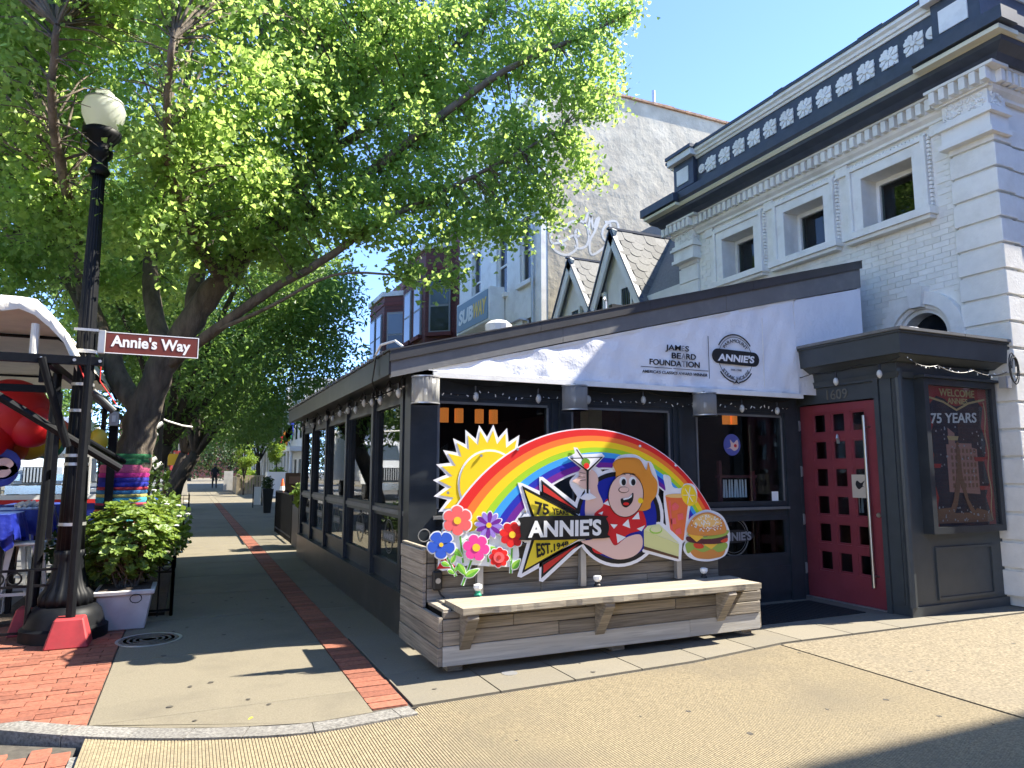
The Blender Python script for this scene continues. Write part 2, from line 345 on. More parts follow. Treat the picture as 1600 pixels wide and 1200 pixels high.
def arc_text(name, s, key, c, r, a0, a1, h, ex, ez, out, mt, parent):
    """one mesh: glyph block bent round a circle"""
    a, F = GLYPH[key]; c, ex, ez, out = map(Vector, (c, ex, ez, out)); mn, mx = a.min(0), a.max(0); V = []
    for q in a:
        s_ = (q[0]-mn[0])/(mx[0]-mn[0]); t = (q[1]-mn[1])/(mx[1]-mn[1]); an = math.radians(a0+(a1-a0)*s_)
        rr = r+h*t if a0 > a1 else r-h*t+h
        V.append(c+ex*(rr*math.cos(an))+ez*(rr*math.sin(an))+out*(.004 if q[2] > 0 else 0))
    base = WL[parent]; me = bpy.data.meshes.new(name); me.from_pydata([tuple(v-base) for v in V], [], F); me.materials.append(mt)
    return link(name, me, parent)
def spline(pts, n=6, closed=True):
    P = [Vector((p[0], p[1])) for p in pts]; out = []; N = len(P)
    for i in range(N if closed else N-1):
        g = (lambda k: P[k % N]) if closed else (lambda k: P[max(0, min(N-1, k))])
        a, b, c, d = g(i-1), g(i), g(i+1), g(i+2)
        for k in range(n):
            t = k/n; out.append(.5*((2*b)+(c-a)*t+(2*a-5*b+4*c-d)*t*t+(3*b-a-3*c+d)*t**3))
    if not closed: out.append(P[-1])
    return [(p.x, p.y) for p in out]
def ellipse(cx, cy, rx, ry, n=28, rot=0):
    c, s = math.cos(rot), math.sin(rot)
    return [(cx+rx*math.cos(t)*c-ry*math.sin(t)*s, cy+rx*math.cos(t)*s+ry*math.sin(t)*c) for t in [2*math.pi*k/n for k in range(n)]]
# ---------------------------------------------------------------- ground
g = MB().poly([(-400,-400,-.16),(400,-400,-.16),(400,900,-.16),(-400,900,-.16)]).build('ground', M['asphalt']); tag(g, kind='structure')
edge = [(-3.2,6.6),(-1.6,5.75),(-.98,5.36),(-.5,5.02),(-.08,4.78),(.3,4.62),(.75,4.50),(1.36,4.55)]     # inner line of the kerb
def edgeY(x):
    if x >= 1.36:
        for (a, b) in (((1.36,4.55),(2.1,4.58)),((2.1,4.58),(3.7,4.64)),((3.7,4.64),(4.83,4.80)),((4.83,4.80),(9,4.70)),((9,4.7),(60,4.7))):
            if x <= b[0]: return a[1]+(b[1]-a[1])*(x-a[0])/(b[0]-a[0])
    for a, b in zip(edge, edge[1:]):
        if a[0] <= x <= b[0]: return a[1]+(b[1]-a[1])*(x-a[0])/(b[0]-a[0])
    return 6.6
side = MB()
xs = [-3.2+.1*i for i in range(47)]+[1.36,2.1,3.7,4.83,9,14]
xs = sorted(set(round(x, 3) for x in xs))
for a, b in zip(xs, xs[1:]):
    p = [(a, edgeY(a)), (b, edgeY(b)), (b, 7.0), (a, 7.0)]
    side.poly([(x, y, -.012) for x, y in p]); side.poly([(a, edgeY(a), -.16), (b, edgeY(b), -.16), (b, edgeY(b), -.012), (a, edgeY(a), -.012)])
side.poly([(-1.85,7,-.012),(14,7,-.012),(14,400,-.012),(-1.85,400,-.012)])
side.poly([(-1.85,7,-.16),(-1.85,400,-.16),(-1.85,400,-.012),(-1.85,7,-.012)])
sidewalk = side.build('sidewalk', M['joint_dirt']); tag(sidewalk, kind='structure')
# concrete panels of the walk, each cast between joints
def slab(name, x0, x1, y0, y1, m, z0=-.010, z1=0., cut=None):
    b = MB()
    if cut:
        n = max(2, int((x1-x0)/.1)); top = []
        for i in range(n+1):
            x = x0+(x1-x0)*i/n; top.append((x, max(y0, edgeY(x)+.012)))
        pts = [(x, y, z1) for x, y in top]+[(x1, y1, z1), (x0, y1, z1)]
        b.prism(pts, (0, 0, z0-z1)); return b.build(name, m, sidewalk)
    b.box(x0, x1, y0, y1, z0, z1); return b.build(name, m, sidewalk, bevel=.004)
ys = [4.4, 5.02, 6.55, 8.1, 9.65, 11.2, 12.75, 14.3, 15.9, 17.5, 19.1, 20.7, 22.4, 24, 26, 28, 30, 33, 36, 40, 45, 51, 58]
slab('concrete_panel', -.47, 1.125, 4.4, 5.0, M['concrete'], cut=True)
for a, b in zip([5.006]+ys[2:], ys[2:]): slab('concrete_panel', -.47, 1.125, a+.008, b-.008, M['concrete'])
for a, b in zip(ys[2:], ys[3:]): slab('concrete_panel', 1.375, 3.2 if a > 13.4 else 2.0, a+.008, b-.008, M['concrete'])
for a, b in zip(ys[7:], ys[8:]): slab('concrete_panel', 3.21, 8.6, a+.008, b-.008, M['concrete'])
for a, b in zip(ys[-3:], ys[-2:]): pass
slab('concrete_panel', 1.131, 1.369, 36.1, 300, M['concrete']); slab('concrete_panel', -.47, 1.125, 58, 300, M['concrete']); slab('concrete_panel', 1.375, 8.6, 58, 300, M['concrete'])
# flagstones in front of the bench and door
jx = [1.385, 2.02, 2.62, 3.22, 3.86, 4.46, 5.05, 5.68, 6.32, 7.0, 7.7, 8.45]
for a, b in zip(jx, jx[1:]):
    slab('flagstone', a+.006, b-.006, 4.4, 5.30, M['flagstone'], cut=True, z1=.002)
    slab('flagstone', a+.006, b-.006, 5.31, 6.6, M['flagstone'], z1=.002)
slab('flagstone', 8.46, 10.5, 4.4, 4.76, M['flagstone'], cut=True)
# red brick strip down the walk and paver corner
PB = unit_mesh('brick', M['paver_red'], .04)
y = 4.60; k = 0
while y < 36:
    piece('brick', PB, sidewalk, (1.25+rnd.uniform(-.004,.004), y+.055, -.006+rnd.uniform(-.002,.002)), (.236, .108, .018), (0, 0, rnd.uniform(-.02,.02))); y += .118; k += 1
st = []; nb = 0
cand = []
row = 0; y = 5.0
while y < 8.7:
    x = -.48-(.105 if row % 2 else 0)-.1
    if row % 2 and y > edgeY(-.53)-.03: piece('brick', PB, sidewalk, (-.53, y, -.006), (.097, .096, .018))
    while x > -3.1:
        if y > min(edgeY(x-.1), edgeY(x+.1))-.03: cand.append((x, y))
        x -= .207
    y += .103; row += 1
cand.sort(key=lambda p: p[0]**2+p[1]**2)
for i, (x, y) in enumerate(cand):
    c = (x+rnd.uniform(-.003,.003), y, -.006+rnd.uniform(-.003,.002))
    if i < 150: piece('brick', PB, sidewalk, c, (.2, .096, .018), (0, 0, rnd.uniform(-.03,.03)))
    else: st.append((*c, .2, .096, .018))
boxes_np('brick', st, M['paver_red'], sidewalk)
# kerb stones
pts = [Vector((x, y, 0)) for x, y in edge]
P = spline([(p.x, p.y) for p in pts], 4, False)
for i in range(0, len(P)-1, 3):
    seg = P[i:i+4]
    if len(seg) < 2: continue
    inner = [Vector((x, y, .004)) for x, y in seg]; outer = []
    for j, q in enumerate(inner):
        a_, b_ = P[max(i+j-1, 0)], P[min(i+j+1, len(P)-1)]; d = Vector((b_[0]-a_[0], b_[1]-a_[1], 0)).normalized(); outer.append(q+Vector((d.y, -d.x, 0))*.155)
    t_ = (inner[-1]-inner[-2]).normalized()*.006; inner[-1] = inner[-1]-t_; outer[-1] = outer[-1]-t_
    MB().prism(inner+outer[::-1], (0, 0, -.16)).build('kerb_stone', M['granite'], sidewalk)
for a, b in ():
    pa, pb = Vector((a, edgeY(a), .0)), Vector((b, edgeY(b), .0))
    MB().prism([pa+Vector((.004,0,0)), pb, pb-Vector((0,.07,0)), pa+Vector((.004,-.10,0))], (0,0,-.15)).build('kerb_stone', M['granite'], sidewalk)
# ribbed concrete apron: grooves run away from the street corner
rb_v = []; rb_f = []
x = -.46; pr = [(0,0),(.0112,0),(.0125,-.0036),(.0158,-.0036),(.0172,0)]
X = []
while x < 4.76:
    for dx, dz in pr[:4]: X.append((x+dx, dz))
    x += .0172
for i, (xx, dz) in enumerate(X):
    sm = min(1, max(0, (xx-1.0)/.5)); yi = edgeY(xx)-(.15 if xx < 1.30 else .15-.138*min(1,(xx-1.30)/.12))
    rb_v += [(xx, -1.0, -.045+dz), (xx, yi, -.008+dz)]
    if i: rb_f.append((2*i-2, 2*i, 2*i+1, 2*i-1))
ap = np_mesh('concrete_road', rb_v, rb_f, M['ribbed_concrete'], None, 'structure')
b = MB(); pl = [(4.79,-1),(30,-1),(30,4.69),(9,4.69),(4.84,4.785),(4.79,4.775)]
b.prism([(x, y, -.04 if y < 0 else -.008) for x, y in pl], (0,0,-.1)); o = b.build('concrete_drive', M['aggregate'], bevel=0); tag(o, kind='structure')
# brick crosswalk at lower left
b = MB().poly([(-6,-1,-.05),(-.5,-1,-.05),(-.5,4.8,-.05),(-6,8,-.05)]).build('crosswalk', M['joint_dirt']); tag(b, kind='structure')
cand = []
for r in range(0, 30):
    for q in range(14):
        x = -.56-.104*q; y = 4.62-.21*r+(.1 if q % 2 else 0)
        if y < edgeY(x)-.24 and y > 1.5: cand.append((x, y))
for x, y in cand: piece('brick', PB, b, (x, y, -.048), (.098, .2, .024), (0, 0, rnd.uniform(-.03,.03)))
piece('granite_edge', unit_mesh('granite_edge', M['granite']), b, (-.48, 2.2, -.045), (.05, 4.8, .03))
mat('iron_worn', (.16,.145,.12), .6, metal=.4, var=.3, vs=30)
gs = MB()
for k in range(150):
    x, y = rnd.uniform(-.4,8), rnd.uniform(2.2,10)
    z = .004 if y > edgeY(x)+.1 and (x < 1.1 or x > 1.4) else None
    if y < edgeY(x)-.2 and x > -.3: z = -.008-.037*(edgeY(x)-y)/(edgeY(x)+1)
    if z is None or (x > 1.75 and y > 5.1) : continue
    r_ = rnd.uniform(.008,.022); gs.prism([(x+r_*math.cos(a)*rnd.uniform(.7,1.3), y+r_*math.sin(a)*rnd.uniform(.7,1.3), z+.0015) for a in [k_*.785 for k_ in range(8)]], (0,0,-.0012))
gs.build('gum_spots', M['joint_dirt'], sidewalk, kind='stuff')
# manhole cover
mh = empty('manhole_cover', (-.25,7.25,0), 'round ribbed iron manhole cover set in the shaded sidewalk', 'manhole cover')
MB().lathe((-.25,7.25,0), [(0,.27),(.006,.27),(.006,.245),(.003,.245)], 40).build('rim', M['galv'], mh); MB().lathe((-.25,7.25,0), [(.0005,.245),(.0035,.243)], 40).build('plate', M['iron_worn'], mh)
for r in (.22,.17,.12,.07): MB().lathe((-.25,7.25,.0), [(.0036,r+.010),(.008,r+.010),(.008,r-.010),(.0036,r-.010)], 36).build('ring', M['iron_worn'], mh)
o = MB().lathe((2.25,4.95,.002), [(0,.06),(.003,.06)], 20).build('valve_cover', M['galv']); tag(o, 'small round metal valve cover in the flagstone by the bench corner', 'valve cover')

p = onZ(386, 1125, -.008); fl_ = MB().prism([(p.x+x, p.y+y, -.008+z) for x, y, z in ((-.03,-.01,0),(0,-.025,.006),(.035,-.005,.012),(.03,.02,.008),(0,.025,.003),(-.02,.012,0))], (0,0,.0015)).build('fallen_leaf', mat('leaf_yellow', (.55,.50,.05), .6)); tag(fl_, 'single small yellow leaf fallen on the ribbed concrete by the kerb', 'leaf')
# ---------------------------------------------------------------- white corner building
XF = 8.5; YC = 4.78; YL = 10.64
wb = empty('corner_building', (XF, 7.7, 0), 'two storey white painted brick corner building with a navy bracketed cornice and rosette frieze', 'building')
holes = [(5.77,6.55,4.85,5.62), (7.2,7.98,4.85,5.62), (8.64,9.42,4.85,5.62)]
def wall_grid(mb, x0, x1, y0, y1, z0, z1, holes):
    Y = sorted({y0, y1, *[h[0] for h in holes], *[h[1] for h in holes]}); Z = sorted({z0, z1, *[h[2] for h in holes], *[h[3] for h in holes]})
    for a, b in zip(Y, Y[1:]):
        for c, d in zip(Z, Z[1:]):
            if not any(h[0] <= (a+b)/2 <= h[1] and h[2] <= (c+d)/2 <= h[3] for h in holes): mb.box(x0, x1, a, b, c, d)
ACY, ACZ, ARI, ARO = 5.80, 3.22, .31, .56
m_ = MB(); wall_grid(m_, XF+.006, XF+.4, YC+.02, YL, 0, 6.9, holes+[(ACY-ARI, ACY+ARI, 2.4, ACZ+ARI)])
m_.box(XF+.4, 22, YC+.02, YC+.3, 0, 7.3); m_.box(XF+.4, 22, YL-.3, YL, 0, 7.3); m_.box(XF+.42, 22, YC+.3, YL-.3, 6.9, 7.2)
m_.box(XF+1.6, XF+1.7, YC+.3, YL-.3, 0, 6.9)
wall = m_.build('wall', M['white_brick'], wb)
# painted bricks: courses proud of the joints, those nearest as single pieces
def inhole(y0, y1, z0, z1):
    for h in holes:
        if y1 > h[0]-.27 and y0 < h[1]+.27 and z1 > h[2]-.16 and z0 < h[3]+.25: return True
    for k in (y0, y1):
        for q in (z0, z1):
            if math.hypot(k-ACY, q-ACZ) < ARO and q > ACZ-.7: return True
    return False
L = []; zc = 2.6; r = 0
while zc < 5.86:
    y = 5.285-(.11 if r % 2 else 0)
    while y < 10.06:
        a, b = max(y, 5.285), min(y+.2155, 10.06)
        if b-a > .03 and not inhole(a, b-.008, zc, zc+.066): L.append((XF+.0075+rnd.uniform(-.0018,.0012), (a+b-.008)/2, zc+.033, .02, b-a-.004, .0695))
        y += .22
    zc += .0745; r += 1
zc = .1; r = 0
while zc < 5.6:      # the return wall, lit along its face
    x = 8.78-(.11 if r % 2 else 0)
    while x < 10.4:
        a, b = max(x, 8.78), x+.212
        if b-a > .03 and (zc % .31) > .03: L.append(((a+b)/2, YC+.006+rnd.uniform(-.005,.003), zc+.033, b-a-.008, .03, .066))
        x += .22
    zc += .0745; r += 1
L.sort(key=lambda b: (b[0]**2+b[1]**2+(b[2]-1.5)**2))
BM = unit_mesh('brick', M['white_brick'], .03)
for b in L[:290]: piece('brick', BM, wb, b[:3], b[3:])
boxes_np('brick', L[290:], M['white_brick'], wb)
MB().box(8.78, 22, YC+.0, YC+.02, 5.6, 6.0).build('frieze_band', M['white_trim'], wb)
MB().box(8.60, 22, YC-.07, YC+.01, 0, .16).build('foot_course', M['granite'], wb)
# rusticated corner and far pilaster
QB = unit_mesh('quoin_block', M['white_brick'], .015)
zc = .12
while zc < 5.5:
    h = min(.31, 5.62-zc)
    piece('quoin_block', QB, wb, (8.59, 4.995, zc+h/2-.018), (.34, .55, h-.036))
    piece('quoin_block', QB, wb, (9.55, 4.77, zc+h/2-.018), (1.58, .05, h-.036))
    piece('quoin_block', QB, wb, (8.60, 10.36, zc+h/2-.018), (.30, .54, h-.036)); zc += .31
MB().box(8.46, 8.7, 4.76, 5.24, .1, 5.62).box(8.48, 8.7, 10.12, 10.6, .1, 5.62).build('pilaster_core', M['white_brick'], wb)
def capital(y0, y1, nm='capital'):
    m = MB()
    for z0, z1, d in ((5.46,5.52,.05),(5.52,5.70,.02),(5.70,5.75,.07),(5.75,5.80,.04),(5.80,6.02,.0),(6.02,6.06,.05),(6.06,6.20,.06)):
        m.box(8.36-d, 8.7, y0-d, y1+d, z0, z1)
    c = m.build(nm, M['white_trim'], wb)
    # carved leaf scrolls
    s = MB(); n = 0
    for i in range(38):
        t = rnd.random(); zz = 5.825+rnd.random()*.17; yy = y0+.03+t*(y1-y0-.06)
        rr = rnd.uniform(.018, .042); ph = rnd.random()*6
        s.tube([(8.36-.008, yy+rr*math.cos(ph+k*.9)*(1-k*.12), zz+rr*math.sin(ph+k*.9)*(1-k*.12)) for k in range(7)], [.012,.014,.013,.012,.01,.008,.006], 5)
    for i in range(20):
        xx = 8.40+rnd.random()*.2; zz = 5.825+rnd.random()*.17; rr = rnd.uniform(.018,.04); ph = rnd.random()*6
        s.tube([(xx+rr*math.cos(ph+k*.9)*(1-k*.12), y0-.01, zz+rr*math.sin(ph+k*.9)*(1-k*.12)) for k in range(7)], [.012,.014,.013,.012,.01,.008,.006], 5)
    s.build('carving', M['white_trim'], c)
capital(4.72, 5.27); capital(10.08, 10.62)
# cornice: profiles carried round the corners
def sweep(name, prof, m, y0=YC, y1=YL, ext=0, xend=22, kind=None):
    """prof: closed outline of (overhang d, z)"""
    V = []; F = []; n = len(prof)
    for path in range(4):
        for d, z in prof:
            d2 = d+ext
            V.append([(xend, y0-d2, z), (XF-d2, y0-d2, z), (XF-d2, y1+d2, z), (xend, y1+d2, z)][path])
    for p in range(3):
        for k in range(n): F.append((p*n+k, p*n+(k+1)%n, (p+1)*n+(k+1)%n, (p+1)*n+k))
    F += [tuple(range(n)), tuple(range(3*n, 4*n))]
    mb = MB(); mb.add(V, F); return mb.build(name, m, wb)
sweep('cornice', [(-.3,6.88),(.06,6.88),(.42,6.68),(.50,6.655),(.50,6.52),(.47,6.47),(-.3,6.47)], M['navy'])
sweep('cornice_strip', [(-.3,6.47),(.465,6.47),(.475,6.455),(.455,6.43),(.44,6.405),(-.3,6.405)], M['cream_trim'])
sweep('bed_mould', [(-.3,6.405),(.425,6.405),(.41,6.36),(.30,6.30),(.25,6.24),(-.3,6.24)], M['navy'])
sweep('dentil_band', [(-.3,6.24),(.21,6.24),(.21,6.21),(.12,6.205),(.12,6.05),(.13,6.04),(.11,6.0),(.06,5.96),(.055,5.925),(-.3,5.925)], M['white_trim'])
sweep('frieze', [(-.3,7.40),(.04,7.40),(.04,6.90),(-.3,6.90)], M['navy'])
sweep('parapet_mould', [(-.3,7.55),(.15,7.55),(.15,7.50),(.11,7.47),(.10,7.43),(.07,7.42),(.06,7.385),(-.3,7.385)], M['white_trim'])
sweep('parapet_cap', [(-.3,7.60),(.17,7.60),(.17,7.55),(-.3,7.55)], M['navy'])
for a, b in ((4.74,5.32),(10.04,10.60)):        # breaks over the pilasters
    MB().box(XF-.52-.08, XF-.3, a-.5 if a < 6 else a, b if a < 6 else b+.5, 6.49, 6.645).build('cornice_break', M['navy'], wb)
    MB().box(XF-.56, XF-.2, a-.44 if a < 6 else a, b if a < 6 else b+.44, 6.412, 6.465).build('cornice_break', M['cream_trim'], wb)
    MB().box(XF-.215, XF, a-.10, b+.03, 6.045, 6.206).box(XF-.31, XF, a-.2, b+.06, 6.2065, 6.243).build('dentil_break', M['white_trim'], wb)
    MB().box(XF-.13, XF, a-.02, b, 6.91, 7.44).build('parapet_pier', M['navy'], wb)
    MB().box(XF-.145, XF-.1, a+.12, b-.10, 7.0, 7.30).build('pier_panel', M['white_trim'], wb)
    MB().box(XF-.24, XF, a-.08, b+.06, 7.44, 7.56).build('pier_mould', M['white_trim'], wb)
    MB().box(XF-.27, XF, a-.11, b+.09, 7.565, 7.63).build('pier_cap', M['navy'], wb)
DM = unit_mesh('dentil', M['white_trim'], .02)
y = 4.66
while y < 10.8:
    piece('dentil', DM, wb, (XF-.16-(.10 if y < 5.33 or y > 10.0 else 0), y, 6.127), (.09, .072, .15)); y += .125
x = 8.45
while x < 9.9: piece('dentil', DM, wb, (x, YC-.16, 6.127), (.072, .09, .15)); x += .125
# rosette blocks of the frieze: four petals cut between eight rays
def rosette():
    b = MB(); n = 16
    b.box(-.008, .0, -.125, .125, -.125, .125)
    for k in range(8):
        a = math.pi*k/4+math.pi/8; w = .26; r0, r1 = .03, .15 if k % 2 else .15
        pts = []
        for rr, ww in ((.035,.10),(.09,.30),(.135,.26),(.15,.0)):
            pts.append((rr, ww))
        out = [(-.03, rr*math.cos(a+ww), rr*math.sin(a+ww)) for rr, ww in pts]+[(-.03, rr*math.cos(a-ww), rr*math.sin(a-ww)) for rr, ww in pts[::-1][1:]]
        b.prism(out, (.024, 0, 0))
    b.tube([(-.04,0,0),(-.0,0,0)], [.035,.045], 12)
    return b
rm = rosette(); rme = bpy.data.meshes.new('rosette'); rme.from_pydata(rm.v, [], rm.f); rme.materials.append(M['white_trim'])
sqm = bpy.data.meshes.new('rosette_ground'); q = MB().box(-.004, 0, -.13, .13, -.13, .13); sqm.from_pydata(q.v, [], q.f); sqm.materials.append(M['navy'])
for i in range(12):
    y = 5.62+i*(9.62-5.62)/11
    o = link('rosette', rme, wb, (XF-.04, y, 7.13))
for y in (5.36, 9.86):
    MB().tube([(XF-.07, y, 7.13),(XF-.03, y, 7.13)], .085, 20).build('medallion', M['white_trim'], wb)
    MB().tube([(XF-.085, y, 7.13),(XF-.06, y, 7.13)], [.04,.05], 16).build('medallion', M['white_trim'], wb)
for y, w in ((6.0,.3),(6.15,.25),(7.6,.28),(7.8,.2),(9.0,.3),(9.9,.2),(9.75,.25)):
    MB().box(XF-.12, XF+.2, y, y+w, 7.60, 7.60+rnd.uniform(.025,.06)).build('coping_slate', M['navy'], wb)
# windows
for y0, y1, z0, z1 in holes:
    o = MB()
    X0 = XF-.055
    for a, b, c, d in ((y0-.14,y0-.0005,z0+.001,z1+.14),(y1,y1+.14,z0-.0,z1+.14),(y0,y1,z1,z1+.14)): o.box(X0, XF+.004, a, b, c, d)
    w = o.build('window_frame', M['white_trim'], wb)
    q = MB()
    for a, b, c, d in ((y0-.20,y0-.145,z0,z1+.20),(y1+.145,y1+.20,z0,z1+.20),(y0-.145,y1+.145,z1+.145,z1+.20)): q.box(X0-.03, XF+.003, a, b, c, d)
    q.build('frame_mould', M['white_trim'], w)
    bd = MB()
    zz = z0+.03
    while zz < z1+.19:
        for yy in (y0-.225, y1+.225): bd.box(XF-.05, XF+.02, yy-.017, yy+.017, zz, zz+.04)
        zz += .055
    yy = y0-.2
    while yy < y1+.2: bd.box(XF-.05, XF+.02, yy, yy+.04, z1+.205, z1+.24); yy += .055
    bd.build('bead_row', M['white_trim'], w, kind='stuff')
    MB().box(XF-.16, XF+.3, y0-.27, y1+.27, z0-.10, z0).box(XF-.12, XF+.1, y0-.24, y1+.24, z0-.15, z0-.101).build('window_sill', M['white_trim'], w)
    rv = MB()
    for q in ((y0,y0+.005,z0,z1),(y1-.005,y1,z0,z1),(y0+.005,y1-.005,z1-.005,z1)): rv.box(XF-.05, XF+.258, *q)
    rv.build('reveal', M['white_brick'], w)
    s = MB(); xx = XF+.26
    for a, b, c, d in ((y0,y0+.055,z0,z1),(y1-.055,y1,z0,z1),(y0+.055,y1-.055,z0,z0+.05),(y0+.055,y1-.055,z1-.07,z1)): s.box(xx, xx+.08, a, b, c, d)
    s.build('sash', M['white_trim'], w)
    MB().box(xx+.04, xx+.05, y0+.055, y1-.055, z0+.05, z1-.07).build('pane', M['window_glass'], w)
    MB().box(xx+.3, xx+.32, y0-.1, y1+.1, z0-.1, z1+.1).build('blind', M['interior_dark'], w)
# pilaster strips between the windows
for y in (5.42, 6.875, 8.31, 9.77):
    MB().box(XF-.035, XF+.02, y-.1, y+.1, 5.78, 5.93).build('strip_cap', M['white_trim'], wb)
# arched window behind the entrance roof
def arch(r0, r1, x0, x1, name, m, n=18, parent=wb):
    b = MB(); I = []; O = []
    for k in range(n+1):
        a = math.pi*k/n; I.append((ACY+r0*math.cos(a), ACZ+r0*math.sin(a))); O.append((ACY+r1*math.cos(a), ACZ+r1*math.sin(a)))
    I = [(I[0][0], 2.5)]+I+[(I[-1][0], 2.5)]; O = [(O[0][0], 2.5)]+O+[(O[-1][0], 2.5)]
    for k in range(len(I)-1):
        b.prism([(x0, *I[k]), (x0, *O[k]), (x0, *O[k+1]), (x0, *I[k+1])], (x1-x0, 0, 0))
    return b.build(name, m, parent)
aw = arch(.40, .56, XF-.10, XF+.1, 'window_arch', M['white_trim'])
arch(.35, .40, XF-.05, XF+.12, 'arch_mould', M['white_trim'], parent=aw); arch(.30, .349, XF-.01, XF+.3, 'arch_reveal', M['white_trim'], parent=aw)
MB().prism([(XF-.16, ACY-.07, ACZ+.36), (XF-.16, ACY+.07, ACZ+.36), (XF-.16, ACY+.11, ACZ+.62), (XF-.16, ACY-.11, ACZ+.62)], (.2,0,0)).build('keystone', M['white_trim'], wb)
MB().prism([(XF+.2, ACY+.31*math.cos(math.pi*k/18), ACZ+.31*math.sin(math.pi*k/18)) for k in range(19)]+[(XF+.2, ACY-.31, 2.5), (XF+.2, ACY+.31, 2.5)], (.02,0,0)).build('pane', M['dark_window'], wb)

# ---------------------------------------------------------------- gabled house with scalloped slates
gh = empty('gabled_house', (8.7, 13.4, 0), 'small pale house with two steep dormer gables of scalloped grey slates', 'house')
GX = 8.62
G = [(13.07, 6.97, 1.55, 4.3), (15.02, 6.84, 1.02, 5.25)]       # ridge Y, ridge z, half width, foot z
MB().box(GX+.05, 15, 10.66, 16.2, 0, 5.2).build('wall', M['timber_white'], gh)
MB().prism([(GX+.05, 10.7, 5.2), (GX+2.6, 10.7, 8.2), (15, 10.7, 8.2), (15, 10.7, 5.2)], (0, 5.4, 0)).build('roof', M['slate'], gh)
for gy_, gz, hw, fz in G:
    sl_ = (gz-fz)/hw
    g_ = MB().prism([(GX+.06, gy_-hw, fz), (GX+.06, gy_+hw, fz), (GX+.06, gy_, gz-.05)], (2.4, 0, 0)).build('gable', M['timber_white'], gh)
    for sgn in (-1, 1):
        n = Vector((0, sgn*sl_, 1)).normalized(); d = Vector((0, sgn, -sl_)).normalized(); Ls = math.hypot(hw, gz-fz)+.12
        a = Vector((GX-.10, gy_, gz))
        MB().obox(a+d*Ls/2+Vector((1.4,0,0))-n*.02, (1.42,0,0), d*Ls/2, n*.03).build('roof', M['slate'], gh)
        MB().obox(a+d*(Ls/2)+Vector((-.015,0,0))-n*.10, (.03,0,0), d*(Ls/2+.05), n*.10).build('bargeboard', M['timber_white'], gh)
        MB().obox(a+d*(Ls/2)+Vector((-.02,0,0))+n*.018, (.06,0,0), d*(Ls/2+.05), n*.018).build('barge_edge', M['navy'], gh)
    MB().obox((GX+1.2, gy_, gz+.035), (1.42,0,0), (0,.05,0), (0,0,.025)).build('ridge_cap', M['navy'], gh)
# slates on the two slopes that show
def scallop():
    w, h = .30, .36; pts = [(-w/2, 0), (w/2, 0)]+[(w/2*math.cos(t), -h*.6-w*.4*math.sin(t)) for t in [math.pi*k/7 for k in range(8)]]
    return pts
smesh = bpy.data.meshes.new('shingle'); q = MB().prism([(x, y, 0) for x, y in scallop()], (0, 0, .009)); smesh.from_pydata(q.v, [], q.f); smesh.materials.append(M['slate'])
for gy_, gz, hw, fz in G:
    sl_ = (gz-fz)/hw; n = Vector((0, -sl_, 1)).normalized(); d = Vector((0, -1, -sl_)).normalized(); Ls = math.hypot(hw, gz-fz)
    nr = int(Ls/.235)
    for r in range(nr):
        for c in range(8 if gy_ < 14 else 6):
            p = Vector((GX-.02+c*.3+(.15 if r % 2 else 0), gy_, gz))+d*(r*.235+.02)+n*(.018+.004*(c % 2)+rnd.uniform(0,.003))
            o = link('shingle', smesh, gh, p)
            o.rotation_euler = Matrix((Vector((1,0,0)), -d, n)).transposed().to_euler() if True else None
            o.rotation_euler.rotate_axis('X', -.03)
for a, b, c, d in ((890,912,486,506),(929,948,465,498),(970,991,450,492)):
    p = onX((a+b)/2, (c+d)/2, GX); h = abs(onX(a, c, GX).z-onX(a, d, GX).z)
    o = MB().box(GX-.02, GX+.2, p.y-.17, p.y+.17, p.z-h/2-.1, p.z+h/2).build('window', M['dark_window'], gh)
    MB().box(GX-.05, GX+.03, p.y-.24, p.y-.172, p.z-h/2-.1, p.z+h/2+.07).box(GX-.05, GX+.03, p.y+.172, p.y+.24, p.z-h/2-.1, p.z+h/2+.07).box(GX-.05, GX+.03, p.y-.17, p.y+.17, p.z+h/2+.002, p.z+h/2+.07).build('window_frame', M['timber_white'], o)
    for sy in (-.085, 0, .085): MB().box(GX-.03, GX-.018, p.y+sy-.012, p.y+sy+.012, p.z-h/2-.1, p.z+h/2).build('muntin', M['charcoal'], o)

# ---------------------------------------------------------------- tall stucco building with the sandwich shop
tb = empty('stucco_building', (8.5, 19, 0), 'tall three storey building with a bare rendered side wall tagged in white spray paint', 'building')
MB().box(8.5, 24, 16.2, 22.55, 0, 12.4).build('wall', M['stucco'], tb)
m_ = MB(); wh = [(16.75,17.55,6.75,8.65), (18.45,19.25,6.75,8.65), (20.55,21.35,6.75,8.65), (17.2,18.2,9.9,11.5), (19.2,20.2,9.9,11.5), (16.7,17.4,4.0,5.7)]
wall_grid(m_, 8.3, 8.5, 16.21, 22.5, 0, 12.2, wh); m_.build('front_wall', M['white_trim'], tb)
for y0, y1, z0, z1 in wh:
    o = MB().box(8.44, 8.46, y0, y1, z0, z1).build('window', M['dark_window'], tb)
    zm = (z0+z1)/2
    MB().box(8.40, 8.47, y0, y1, zm-.03, zm+.03).box(8.39, 8.47, y0, y0+.06, z0, z1).box(8.39, 8.47, y1-.06, y1, z0, z1).build('sash', M['white_trim'], o)
    MB().box(8.18, 8.5, y0-.1, y1+.1, z0-.12, z0-.001).build('window_sill', M['white_trim'], o)
MB().box(8.22, 8.3, 16.3, 22.4, 8.85, 8.95).box(8.10, 8.3, 16.21, 22.5, 11.9, 12.2).build('string_course', M['white_trim'], tb)
MB().tube([(8.22,16.6,4),(8.22,16.6,11.9)], .04, 8).build('drainpipe', M['galv'], tb)
